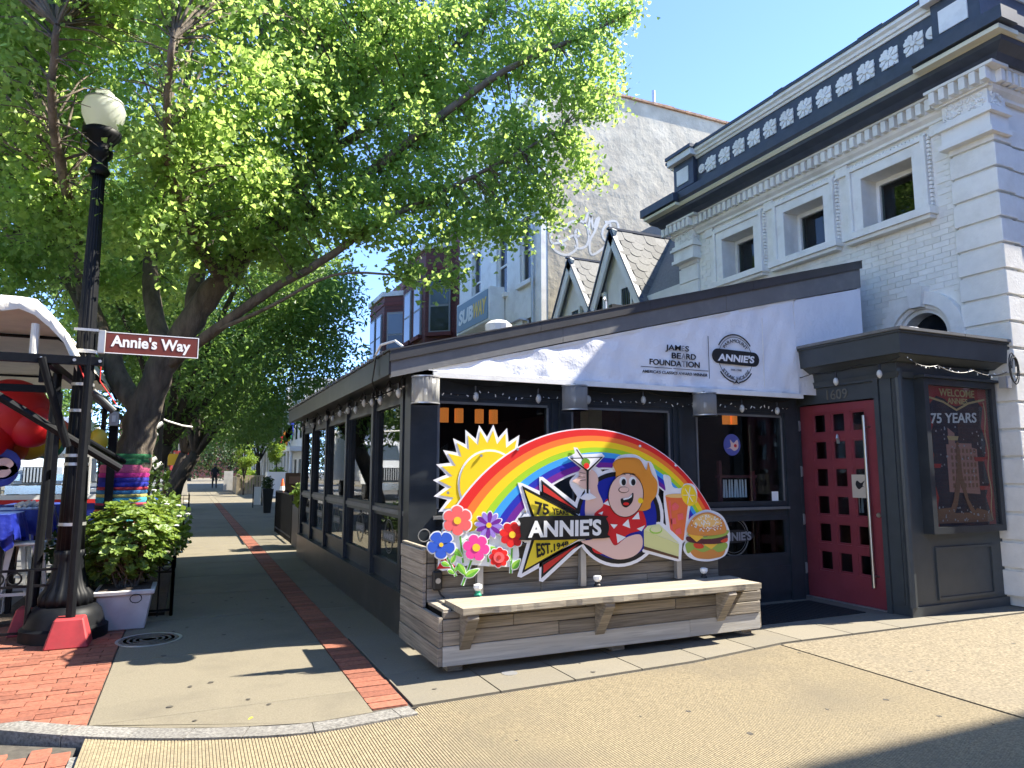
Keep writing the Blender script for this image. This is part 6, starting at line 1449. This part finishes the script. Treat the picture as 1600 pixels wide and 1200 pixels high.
L_([q(255,575,10.2), q(330,520,9.6), q(420,455,9.2), q(500,410,8.9), q(590,350,8.6), q(690,300,8.3), q(790,250,8.1), q(880,200,7.9)], .08, .018)          # low limb over the roof
L_([q(400,370,9.8), q(490,330,9.2), q(590,260,8.8), q(690,180,8.4), q(790,110,8.1), q(900,60,7.9), q(985,20,7.8)], .10, .02)
L_([q(505,240,9.5), q(590,190,9.2), q(690,90,9), q(780,10,8.8), q(850,-70,8.7)], .07, .02)
L_([q(345,440,10), q(300,360,8.8), q(270,280,7.8), q(260,180,7.0), q(270,60,6.5)], .08, .025)
L_([q(130,470,10.7), q(120,380,9.2), q(100,280,8.0), q(80,160,7.2), q(90,40,6.8)], .08, .025)
L_([q(330,520,9.6), q(420,480,9.0), q(520,430,8.5), q(620,430,8.2), q(690,440,8.1)], .03, .008)
trunk = T.build('trunk', BK, tr, True)
# lobes of the crown (centre, radius)
LB = []
def lobe(u, v, y, r, w=1.0): LB.append((np.array(onY(u, v, y)), r, w))
for a in ((965,25,7.9,.55),(935,85,7.9,.6),(905,140,7.9,.55),(930,165,8,.3),(880,225,8,.55),(905,258,7.9,.28),(830,290,8.1,.5),(855,320,8,.28),(800,355,8.1,.32),(770,320,8.3,.55),(725,350,8.2,.36),(685,362,8.2,.26),(702,432,8.1,.10),(640,378,8.2,.28),(640,425,8.2,.09),(590,348,8.4,.40),(545,345,8.6,.35),
          (860,30,8.4,.8),(830,130,8.4,.8),(790,220,8.5,.7),(720,270,8.6,.8),(650,295,8.6,.6),(570,310,8.8,.55),(500,345,9,.55),(465,395,9.2,.38),
          (760,60,8.8,.9),(720,160,8.9,.9),(640,230,9,.9),(560,290,9,.8),(650,80,9,1.0),(600,0,9,1.0),(720,-40,9,1.0),(540,140,9.1,1.0),(470,230,9.2,.9),(430,330,9.4,.8),(400,395,9.6,.5),(510,30,8.8,1.0),(430,110,8.6,1.0),(370,210,8.6,.9),(340,300,8.8,.8),(330,390,9.4,.6),
          (390,10,8,1.0),(320,90,7.6,1.0),(280,190,7.6,.9),(250,280,8,.8),(230,350,8.4,.6),(300,10,7,.9),(215,50,7,.9),(190,150,7.4,.85),(180,250,7.8,.75),(150,330,8.2,.6),(130,40,7.2,.9),(90,130,7.6,.85),(80,230,8,.75),(60,310,8.6,.6),(30,50,8,1.0),(20,170,8.6,.9),(10,290,9,.7),(100,360,9,.5),(40,420,9.8,.6),(-10,360,9.6,.7),(0,450,10.5,.6),
          (-40,100,9,1.2),(-60,250,10,1.0),(100,-60,8,1.3),(260,-70,8,1.3),(420,-90,9,1.4),(560,-110,9.5,1.4),(700,-130,9.8,1.3),(860,-60,8.8,1.0),(180,430,11.4,.7),(250,450,11.6,.7),(110,490,12,.6),(320,250,11.6,1.2),(160,200,11.6,1.2),(500,120,11.5,1.3),(640,150,11,1.2),(420,350,11.4,.9),(300,380,11.8,.8),(60,380,12,.9),(60,100,11.8,1.2),(120,200,11.8,1.0),(200,80,11.6,1.2),(40,280,11.7,.9),(90,20,10.5,1.0)): lobe(*a)
for x, y, z, r in ((-.5,9.5,11.5,1.6),(1.2,9.8,11.8,1.6),(2.6,9.6,10.8,1.4),(-2.4,9.6,10.6,1.6),(-3.6,10,8.4,1.5),(-4.2,10.5,6.6,1.4),(-3,12.5,8,1.6),(-1,12.5,9.6,1.6),(1,12.5,9.8,1.5),(2.6,11.6,9.0,1.3),(-3.2,8,7.4,1.2),(-3.6,8.6,5.6,1.0)): LB.append((np.array((x,y,z)), r, .45))
lp_pts = np.array([tuple(p) for l in limbs for p in l[4:]])
Tw = MB(); CP = []
for c, r, w in LB:
    nc = max(4, int(40*w*r**2.2+5))
    for k in range(nc):
        d = nrg.normal(size=3); d /= np.linalg.norm(d); p = c+d*r*nrg.uniform(.25,1.0)*np.array((1,1,.8))
        i = np.argmin(((lp_pts-p)**2).sum(1)); a = lp_pts[i]; L = np.linalg.norm(p-a)
        if k % 2 == 0 and L < 3.2:
            m = a*.5+p*.5+np.array((0,0,.10*L)); rr = .005+.004*L
            Tw.tube([a, m, p], [rr*1.6, rr, .003], 4, False)
        CP.append((p, a, w))
Tw.build('twigs', BK, tr, True, kind='stuff')
PL = []; 
for p, a, w in CP:
    if -1.5 < p[0] < -.5 and 4.2 < p[2] < 5.75 and p[1] < 8.3: continue
    if abs((p[1]-7.7)+.15*(p[0]+.965)) < .7 and abs((p[2]-5.05)-1.09*(p[0]+.965)) < .6 and p[0] > -1.2: continue
    n = int(rnd.uniform(42, 88)*(1 if w >= 1 else .8)); ax = p-a; ax /= np.linalg.norm(ax)+1e-6
    t = nrg.normal(size=(n,1))*.17; off = nrg.normal(size=(n,3))*np.array((.10,.10,.07))
    PL.append(p+ax[None]*t+off)
PL = np.concatenate(PL)
near = np.argsort(((PL-np.array((0,0,1.5)))**2).sum(1))[:300]
# visible nearest leaves as single pieces
gm = bpy.data.meshes.new('leaf'); gm.from_pydata([tuple(p) for p in FAN], [], [(0,1,2,3),(0,3,4,5)]); gm.materials.append(M['ginkgo_leaf'])
for i in near[:280]:
    o = link('leaf', gm, tr, Vector(PL[i])); s = rnd.uniform(.045,.068); o.scale = (s,s,s); o.rotation_euler = (rnd.uniform(-2.6,-.4), rnd.uniform(-.6,.6), rnd.uniform(0,6.28))
mask = np.ones(len(PL), bool); mask[near[:280]] = False; PL = PL[mask]
print('GINKGO LEAVES', len(PL))
V, F6 = leaf_arrays(PL, .058, FAN, droop=.55, flat=.25, svar=.5); F = np.concatenate([F6[:, [0,1,2,3]], F6[:, [0,3,4,5]]])
np_mesh('crown', V, F, M['ginkgo_leaf'], tr, 'stuff')
# knitted wrap on the trunk
wr = empty('knitted_wrap', (-.8, 10.4, 1.1), 'knitted sleeve of bright stripes wrapped round the big tree trunk', 'yarn wrap')
zs_ = [.62,.68,.73,.80,.86,.90,.96,1.02,1.07,1.10,1.17,1.21,1.26,1.30,1.36,1.42,1.48,1.58,1.66,1.72]; cs = [(.10,.25,.06),(.55,.45,.1),(.5,.03,.05),(.35,.03,.05),(.1,.4,.4),(.6,.35,.1),(.55,.15,.05),(.02,.02,.02),(.5,.05,.1),(.05,.3,.4),(.6,.5,.15),(.05,.2,.4),(.45,.04,.06),(.02,.03,.35),(.03,.03,.3),(.5,.03,.25),(.6,.12,.25),(.04,.2,.08),(.04,.2,.08)]
def wrp(z): t = z; return -.80+.015*(z-.6)+(-.02), 10.4
for i in range(len(zs_)-1):
    z0, z1 = zs_[i], zs_[i+1]; p0 = onY(204+4*(z0-.6), 1, 10.4).x if False else -.845+.055*z0; p1 = -.845+.055*z1
    V = []; F = []; n = 40
    for k in range(n):
        a = 2*math.pi*k/n; r = .285+.005*math.sin(k*5)
        V += [(p0+r*math.cos(a), 10.4+r*math.sin(a), z0), (( p0+p1)/2+(r+.012)*math.cos(a), 10.4+(r+.012)*math.sin(a), (z0+z1)/2), (p1+r*math.cos(a), 10.4+r*math.sin(a), z1-.002)]
    for k in range(n):
        j = (k+1) % n
        for e in range(2): F.append((3*k+e, 3*j+e, 3*j+e+1, 3*k+e+1))
    MB().add(V, F).build('stripe', mat('yarn_%d' % i, cs[i], .95, bump=.008, bs=90, var=.2, vs=30), wr, True)
p = onY(179, 655, 10.1); o = empty('switch_box', (p.x, 10.05, p.z), 'small grey weatherproof switch box fixed to the dark post by the tree', 'switch box')
MB().box(p.x-.055,p.x+.055,10.0,10.06,p.z-.09,p.z+.09).build('box', M['galv'], o, bevel=.006); MB().box(p.x-.02,p.x+.02,9.985,9.999,p.z-.04,p.z+.04).build('switch', M['sign_white'], o)
MB().box(p.x-.05,p.x+.04,10.07,10.14,.0,2.3).build('post', I_, o)
p = onY(239, 790, 11.2); o = empty('blue_cloth', (p.x, 11.2, p.z), 'bright blue cloth hanging over the shrubs beside the tree', 'cloth')
V = []; F = []
for i in range(7):
    for j in range(7): V.append((p.x-.10+.035*i, 11.2+.03*math.sin(i*1.4+j*.5), p.z+.16-.055*j-.015*abs(i-3)))
for i in range(6):
    for j in range(6): a = i*7+j; F.append((a, a+7, a+8, a+1))
np_mesh('cloth', V, F, mat('bright_blue', (.02,.10,.55), .6), o, None, True); 
o = empty('light_pole', (-.35, 13.2, 0), 'black pole hung with white lamp heads and wires beyond the big tree', 'light pole')
x_ = onY(243, 700, 13.2).x
for dx in (-.07,.07): MB().box(x_+dx-.03,x_+dx+.03,13.17,13.23,0,2.6).build('pole', I_, o)
for u, v in ((248,665),(240,682),(238,720),(247,728)): p = onY(u, v, 13.1); MB().tube([p-Vector((.06,0,.03)), p+Vector((.06,0,.05))], [.05,.03], 8).build('lamp_head', M['sign_white'], o)
MB().tube([onY(248,652,13.1), onY(262,658,13.8), onY(285,665,14.4), onY(300,667,15)], .015, 5).build('wire', M['sign_white'], o)
# ---------------------------------------------------------------- street trees down the block
def street_tree(x, y, H, R, lean, label, m='street_leaf', n=26000, size=.17, trunk=.22, zb=2.6, shape=LONG, droop=.5, cat='tree', bark='bark_dark', fork=None, rz=1.0):
    t = empty('street_tree', (x, y, 0), label, cat, None); b = MB(); tops = []
    f = Vector((x+lean*.4, y, fork or zb*.75)); limb(b, [(x,y,-.02),(x+lean*.1,y,f.z*.5),f], trunk, trunk*.75, 10, 3)
    for k in range(7):
        a = 2*math.pi*k/7+rnd.uniform(-.3,.3); e = Vector((x+lean+R*.62*math.cos(a), y+R*.62*math.sin(a), zb+(H-zb)*rnd.uniform(.35,.85)))
        tops.append(limb(b, [f, f.lerp(e,.5)+Vector((0,0,.3)), e], trunk*.45, .03, 7, 3))
    b.build('trunk', M[bark], t, True)
    P = []; nb = 34
    for k in range(nb):
        d = nrg.normal(size=3); d /= np.linalg.norm(d); c = np.array((x+lean, y, zb+(H-zb)*.5))+d*np.array((R*.74,R*.74,(H-zb)*.38*rz))*nrg.uniform(.35,1)**.5
        P.append(blob(n//nb, c, (R*.36,R*.36,R*.26), .15))
    leaves('crown', np.concatenate(P), size, shape, m, t, droop=droop, flat=.3); return t
street_tree(-1.3, 20.5, 10.5, 4.6, 1.75, 'dark leafy street tree with a black trunk just beyond the big one', n=70000, size=.16, trunk=.26, zb=2.7, fork=2.2, rz=1.4)
street_tree(-.6, 31, 10, 4.8, 2.0, 'leafy street tree beside the stop sign', n=36000, size=.2, trunk=.32, zb=2.9, rz=1.35)
street_tree(-.8, 44, 10, 4.6, 1.2, 'leafy street tree past the stop sign, middle of the far row', n=24000, size=.24, trunk=.35, zb=3.3)
street_tree(-1.0, 60, 11, 5.5, 1.6, 'leafy street tree near the standing person', n=20000, size=.3, trunk=.4, zb=3.4)
street_tree(-1.5, 82, 12, 6.5, 1.0, 'leafy street tree closing the far end of the walk', n=16000, size=.38, trunk=.4, zb=3)
street_tree(5.5, 66, 9, 3.6, 0, 'leafy tree rising behind the beige fence before the white houses', n=12000, size=.3, trunk=.25, zb=3)
street_tree(3.15, 47.5, 3.5, .8, 0, 'slim young tree with bright leaves behind the beige fence', m='young_leaf', n=3200, size=.13, trunk=.05, zb=1.3)
street_tree(4.75, 44.5, 3.3, .68, 0, 'small round bright tree in a white tub before the white houses', m='young_leaf', n=3200, size=.13, trunk=.045, zb=1.95, fork=1.8, rz=1.2)
for i, (x, y, l) in enumerate(((-14,14,'leafy tree across the avenue, opposite the enclosure'),(-14,28,'leafy tree across the avenue, opposite the brick houses'),(-14.5,45,'leafy tree across the avenue beside the white truck'),(-14,4,'leafy tree across the avenue near the crossing'),(-11,64,'leafy tree at the far side of the avenue'))):
    street_tree(x, y, 9.5, 4.2, 0, l, n=12000, size=.3, trunk=.3, zb=2.2)
eb = block('end_building', -14, 26, 170, 180, 13, M['red_brick'], 'brick building closing the far end of the street', 'E', 2, (2,))
leaves_ = empty('far_trees', (0, 120, 0), 'dark mass of trees at the far end of the avenue', 'trees'); leaves_['kind'] = 'stuff'
leaves('crown', np.concatenate([blob(1500, (x, 115+abs(x)*.4, 4.2), (4,3,4), .1) for x in range(-20, 24, 4)]), .55, LONG, 'dark_leaf', leaves_, droop=.4)
for x in range(-18, 24, 6): MB().tube([(x,116+abs(x)*.4,0),(x,116+abs(x)*.4,4)], .3, 7).build('trunk', M['bark_dark'], leaves_)
# stop sign post
st = empty('stop_sign', (-.62, 47, 0), 'red stop sign with small plates above and below on a grey post', 'stop sign')
c = onY(279, 721, 47)
MB().tube([(c.x+.1,47.1,0),(c.x+.1,47.1,3.9)], .16, 10).build('post', M['galv'], st)
MB().prism([(c.x+.62*math.cos(math.pi/8+k*math.pi/4), 46.9, c.z+.62*math.sin(math.pi/8+k*math.pi/4)) for k in range(8)], (0,.03,0)).build('plate', M['stop_red'], st)
text('lettering', 'stop', (c.x-.42,46.88,c.z-.18), (c.x+.42,46.88,c.z-.18), (c.x-.42,46.88,c.z+.2), M['sign_white'], st, (0,-1,0), .01)
for u, v in ((283,710),(278,729)): p = onY(u, v, 46.9); MB().box(p.x-.42,p.x+.42,46.88,46.9,p.z-.22,p.z+.22).build('small_plate', M['print_coral'], st)
o = MB().add(*(lambda a: (a.v, a.f))(frustum(c.x+.05, 47.1, 0, 1.5, .55, .42))).build('sign_base', M['grey_stone'], st)
p = onY(272, 718, 44); o = empty('parking_sign', (p.x, 44, p.z), 'square yellow sign on a thin post left of the stop sign', 'sign')
MB().box(p.x-.32,p.x+.32,43.98,44.0,p.z-.32,p.z+.32).build('plate', M['sign_yellow'], o); MB().box(p.x-.04,p.x+.04,44.01,44.08,0,p.z+.4).build('post', M['galv'], o)
p = onY(300, 670, 46); o = empty('street_name_sign', (p.x, 46, p.z), 'long green street name sign hanging among the leaves', 'street sign'); MB().box(p.x-1.1,p.x+.75,45.95,46,p.z-.28,p.z+.28).build('plate', M['street_green'], o); MB().tube([(p.x-1.3,46.1,0),(p.x-1.3,46.1,p.z+.4)], .08, 8).build('post', I_, o)
o = empty('flower_tub', (-1.05, 44, 0), 'brown tub of pale yellow flowers at the foot of the sign posts', 'planter'); p = onZ(267, 775, 0); q_ = (p.x, 45.5); MB().lathe((q_[0],q_[1],0), [(0,.4),(.9,.5)], 14).build('tub', M['print_crust'], o); leaves('flowers', blob(260, (q_[0],q_[1],1.15), (.5,.5,.35), .2), .22, KITE, 'young_leaf', o)
# low fences of the farther tree boxes
for (x0, x1, y, l) in ((-1.3,-.05,14.6,'low black iron fence of the second tree bed'),(-1.5,.05,29.0,'low black iron fence of the third tree bed')):
    f = empty('tree_fence', (x0, y, 0), l, 'fence'); fence_run((x1,y,0), (x0,y,0), .6, 8, f, False); fence_run((x1,y,0), (x1-.02,y+2.8,0), .6, 10, f, False)
low_shrub('hedge_plant', (-.7,15.6,.45), (.5,.8,.4), 900, 'dark_leaf', 'dark low plants inside the second tree bed fence', .09)
# the standing person
pn_ = empty('person', (2.0, 66, 0), 'person in dark clothes standing in the shade far down the walk', 'person')
def person(x, y, s=1.0):
    me = bpy.data.meshes.new('body'); J = [(0,0,.95),(0,0,1.2),(0,0,1.42),(0,0,1.53),(0,-.02,1.66),(-.19,0,1.40),(-.25,-.05,1.13),(-.20,-.25,1.02),(.19,0,1.40),(.26,-.08,1.14),(.18,-.28,1.06),(-.10,0,.90),(-.12,-.03,.48),(-.12,0,.06),(-.12,-.15,.04),(.10,0,.90),(.13,-.02,.48),(.14,.02,.06),(.14,-.13,.04)]
    Ed = [(0,1),(1,2),(2,3),(3,4),(2,5),(5,6),(6,7),(2,8),(8,9),(9,10),(0,11),(11,12),(12,13),(13,14),(0,15),(15,16),(16,17),(17,18)]
    R = [.15,.15,.16,.06,.11,.07,.05,.04,.07,.05,.04,.10,.065,.045,.04,.10,.065,.045,.04]
    me.from_pydata([(a*s,b*s,c*s) for a,b,c in J], Ed, []); o = bpy.data.objects.new('body', me); COL.objects.link(o); o.parent = pn_; o.location = (x-2.0,y-66,0); WL[o] = Vector((x,y,0))
    m = o.modifiers.new('skin','SKIN')
    for i, r in enumerate(R): me.skin_vertices[0].data[i].radius = (r*s, r*s)
    me.skin_vertices[0].data[0].use_root = True
    o.modifiers.new('sub','SUBSURF').levels = 1; me.materials.append(mat('dark_clothes', (.015,.018,.03), .8)); return o
pp = onZ(333, 764, 0); body = person(2.0, 66, 1.15)
mat('face_skin', (.30,.18,.13), .6); hd = MB().lathe((2.0,65.98,1.84), [(0,.05),(.06,.10),(.14,.115),(.22,.10),(.28,.02)], 12).build('head', M['face_skin'], pn_, True); MB().lathe((2.0,66.0,1.99), [(0,.13),(.08,.125),(.14,.03)], 12).build('hair', M['black_plastic'], hd, True)
# beige board fence of the far terrace
bf = empty('board_fence', (4, 50, 0), 'beige wooden board fence round a terrace far down the walk', 'fence')
bmesh_ = unit_mesh('board', M['beige_fence'])
a, b, c = onZ(373, 772.5), onZ(352+2, 768), None
pA, pB, pC = onZ(362,770), onZ(354,762), onZ(455,770)
pA = Vector((2.9,49.0,0)); pB = Vector((2.9,60,0)); pC = Vector((8.0,49.6,0))
n = 24
for k in range(n):
    p = pA.lerp(pC, (k+.5)/n); piece('board', bmesh_, bf, (p.x, p.y, .58), (.17,.05,1.1))
for k in range(20):
    p = pA.lerp(pB, (k+.5)/20); piece('board', bmesh_, bf, (p.x, p.y, .58), (.05,.46,1.1))
for q_ in (pA, pC, pB, pA.lerp(pC,.5)): MB().box(q_.x-.1,q_.x+.1,q_.y-.15,q_.y-.03,0,1.32).build('post', M['beige_fence'], bf)
MB().box(2.8,8.0,48.85,48.95,1.14,1.22).build('rail', M['beige_fence'], bf)
for x, y, l in ((3.6,51.5,'leafy shrub behind the near end of the beige fence'),(5.6,51.5,'leafy shrub behind the middle of the beige fence')): low_shrub('terrace_shrub', (x,y,1.0), (.7,.6,.75), 1400, 'young_leaf', l, .15)
o = MB().box(2.25,2.85,54.0,54.06,.15,1.5).build('board_sign', M['grey_stone']); tag(o, 'pale sign board standing beside the far beige fence', 'sign board')
# tall tapered planter, railings and board by the enclosure
def taper_planter(x, y, w, h, label, shrub):
    r = empty('tall_planter', (x, y, 0), label, 'planter'); frustum(x, y, 0, h, w*.62, w).build('pot', M['black_plastic'], r); s = empty('planter_shrub', (x, y, h), shrub, 'shrub'); leaves('foliage', blob(700, (x,y,h+.20), (w*1.1,w*1.1,.27), .2), .06, KITE, 'dark_leaf', s); MB().tube([(x,y,h-.02),(x,y,h+.3)], .02, 5).build('stem', M['bark_dark'], s)
taper_planter(2.62, 27.0, .19, .86, 'tall tapered black planter on the walk beyond the enclosure', 'dark clipped shrub in the tall black planter')
pb = empty('banner_stand', (2.1, 30, 0), 'leaning white banner panel in a dark frame past the tall black planter', 'banner')
MB().box(2.48,2.75,31.0,31.05,.12,.85).build('panel', M['timber_white'], pb); MB().box(2.78,3.05,31.2,31.25,.06,.85).build('panel', M['deck_grey'], pb); MB().box(2.43,2.47,31,31.05,0,.95).box(3.06,3.1,31.2,31.25,0,.95).build('post', I_, pb)
rl = empty('sidewalk_railing', (2.0, 17, 0), 'black metal railing panels fencing a narrow terrace beyond the enclosure', 'railing')
for a, b in (((2.02,18.6,0),(2.3,18.6,0)),((2.0,15.4,0),(2.02,18.6,0)),((2.3,16.4,0),(3.4,16.4,0))):
    a, b = Vector(a), Vector(b)
    for z in (.12,1.0): MB().beam(a+Vector((0,0,z)), b+Vector((0,0,z)), .03,.03).build('rail', I_, rl)
    n = max(3, int((b-a).length/.14))
    for k in range(n+1): p = a.lerp(b,k/n); MB().tube([p, p+Vector((0,0,1.0))], .022 if k in (0,n) else .009, 6).build('post' if k in (0,n) else 'bar', I_, rl)
mb_ = empty('menu_stand', (2.75, 20.5, 0), 'dark wooden menu stand with a small brown lettered panel by the railing', 'menu stand')
MB().box(2.45,3.15,20.5,20.6,.0,1.45).build('board', M['print_crust'], mb_); MB().box(2.55,3.05,20.47,20.499,1.15,1.35).build('panel', M['poster_brown'] , mb_)
for x, y, l in ((2.12,14.3,'leafy plant in the black trough at the far end of the enclosure'),(2.5,14.8,'leafy plant behind the black trough at the end of the enclosure')):
    low_shrub('trough_plant', (x,y,1.05), (.26,.3,.28), 420, 'shrub_leaf', l, .12)
o = MB().box(1.95,2.8,14.1,15.0,.0,.82).build('trough', M['black_plastic']); tag(o, 'black trough planter at the far end of the enclosure', 'planter')
tc = empty('traffic_cone', (5.1, 40, 0), 'orange traffic cone with a white band standing on the terrace rail', 'traffic cone'); p = onY(441, 765, 40)
MB().box(p.x-.3,p.x+.3,39.7,40.3,p.z-.62,p.z-.56).build('base', M['cone_orange'], tc); MB().lathe((p.x,40,p.z-.56), [(0,.24),(.45,.16)], 14).build('cone', M['cone_orange'], tc); MB().lathe((p.x,40,p.z-.11), [(0,.16),(.3,.11)], 14).build('band', M['sign_white'], tc); MB().lathe((p.x,40,p.z+.19), [(0,.11),(.4,.04)], 14).build('tip', M['cone_orange'], tc)
tbx = empty('cone_table', (p.x, 40, 0), 'dark slatted table under the traffic cone', 'table'); MB().box(p.x-1.2,p.x+1.2,39.5,40.5,p.z-.7,p.z-.625).build('tabletop', I_, tbx)
for i in (-1,1): MB().box(p.x+i*1.1-.05,p.x+i*1.1+.05,39.9,40.1,0,p.z-.7).build('leg', I_, tbx)
p = onZ(412, 770, 0); o = empty('white_tub', (4.75, 44.3, 0), 'square white tub round the small bright tree', 'planter'); frustum(4.75,44.5,0,1.45,.5,.55).build('tub', M['sign_white'], o)
# flags on the white row
fl = empty('rainbow_flag', (6.6, 52, 4), 'rainbow flag hanging from a pole on the white balcony', 'flag')
q0 = onY(444, 690, 50); 
for i, m in enumerate(('flag_red','flag_orange','flag_yellow')): 
    p = onY(441+4*i, 693-7*i, 50); MB().prism([p+Vector((-.2,0,-.55)), p+Vector((.2,0,-.45)), p+Vector((.22,0,.55)), p+Vector((-.1,0,.5))], (0,.03,0)).build('stripe', M[m], fl)
for i, m in enumerate(('flag_green','flag_blue')):
    p = onY(451+3*i, 677-7*i, 50); MB().prism([p+Vector((-.15,0,-.5)), p+Vector((.2,0,-.4)), p+Vector((.25,0,.6)), p+Vector((-.05,0,.5))], (0,.03,0)).build('stripe', M[m], fl)
a_, b_ = onY(470,650,50.1), onY(436,712,50.1); MB().tube([a_, b_], .03, 6).build('pole', M['sign_white'], fl)
# white truck on the avenue
tk = empty('truck', (-6.6, 40, 0), 'white delivery truck with a sloped bonnet and slatted grille facing down the avenue', 'truck')
TX = -6.4; TW = 1.2; TYf = 39.0; mt = M['truck_white']
MB().box(TX-1.3,TX+1.3,TYf+3.6,TYf+10,.9,4.3).build('box', mt, tk, bevel=.05)
MB().prism([(TX-TW,TYf+1.5,.9),(TX-TW,TYf+3.5,.9),(TX-TW,TYf+3.5,3.2),(TX-TW,TYf+2.6,3.35),(TX-TW,TYf+2.0,3.1),(TX-TW,TYf+1.5,2.1)], (2*TW,0,0)).build('cab', mt, tk, bevel=.04)
MB().prism([(TX-1.0,TYf,.85),(TX-1.0,TYf+1.49,.85),(TX-1.0,TYf+1.49,2.1),(TX-1.0,TYf+.1,1.75)], (2.0,0,0)).build('bonnet', mt, tk, bevel=.06)
for s in (-1,1):
    MB().prism([(TX+s*1.0,TYf+.2,.75),(TX+s*1.0,TYf+1.5,.75),(TX+s*1.0,TYf+1.5,1.35),(TX+s*1.0,TYf+.9,1.5),(TX+s*1.0,TYf+.25,1.3)], (s*.25,0,0)).build('wing', mt, tk, bevel=.03)
    h = MB().box(TX+s*.88-.2,TX+s*.88+.2,TYf-.03,TYf+.2,1.05,1.35).build('headlight', M['chrome'], tk); MB().box(TX+s*1.45-.1,TX+s*1.45+.1,TYf+1.9,TYf+1.98,2.1,2.75).box(min(TX+s*1.2,TX+s*1.35),max(TX+s*1.2,TX+s*1.35),TYf+1.92,TYf+1.96,2.4,2.45).build('mirror', mt, tk)
    for y in (TYf+.8,TYf+7.6):
        w = MB().tube([(TX+s*.9,y,.42),(TX+s*1.22,y,.42)], .5, 20).build('wheel', M['tyre'], tk); MB().tube([(TX+s*1.22,y,.42),(TX+s*1.235,y,.42)], .28, 14).build('rim', M['chrome'], w)
g = MB().box(TX-.6,TX+.6,TYf-.04,TYf+.05,.95,1.68).build('grille', M['charcoal'], tk)
for k in range(9): MB().box(TX-.56+k*.13,TX-.50+k*.13,TYf-.07,TYf-.041,.98,1.65).build('grille_bar', mt, g)
MB().box(TX-1.2,TX+1.2,TYf-.2,TYf-.05,.45,.83).build('bumper', M['chrome'], tk)
MB().prism([(TX-1.08,TYf+1.53,2.16),(TX+1.08,TYf+1.53,2.16),(TX+1.0,TYf+1.97,3.0),(TX-1.0,TYf+1.97,3.0)], (0,-.03,.02)).build('windscreen', M['window_blue'], tk)
# kerb of the avenue on the far side and lane line
o = MB().box(-18.9,-12.6,-60,300,-.15,.0).build('far_pavement', M['concrete']); tag(o, kind='structure')
for k in range(14): piece('lane_marking', unit_mesh('lane_marking', M['sign_white']) if k == 0 else bpy.data.meshes['lane_marking'], g0 if False else bpy.data.objects['ground'], (-6.4-1.9, 8+k*7, -.154), (.12,3,.008))
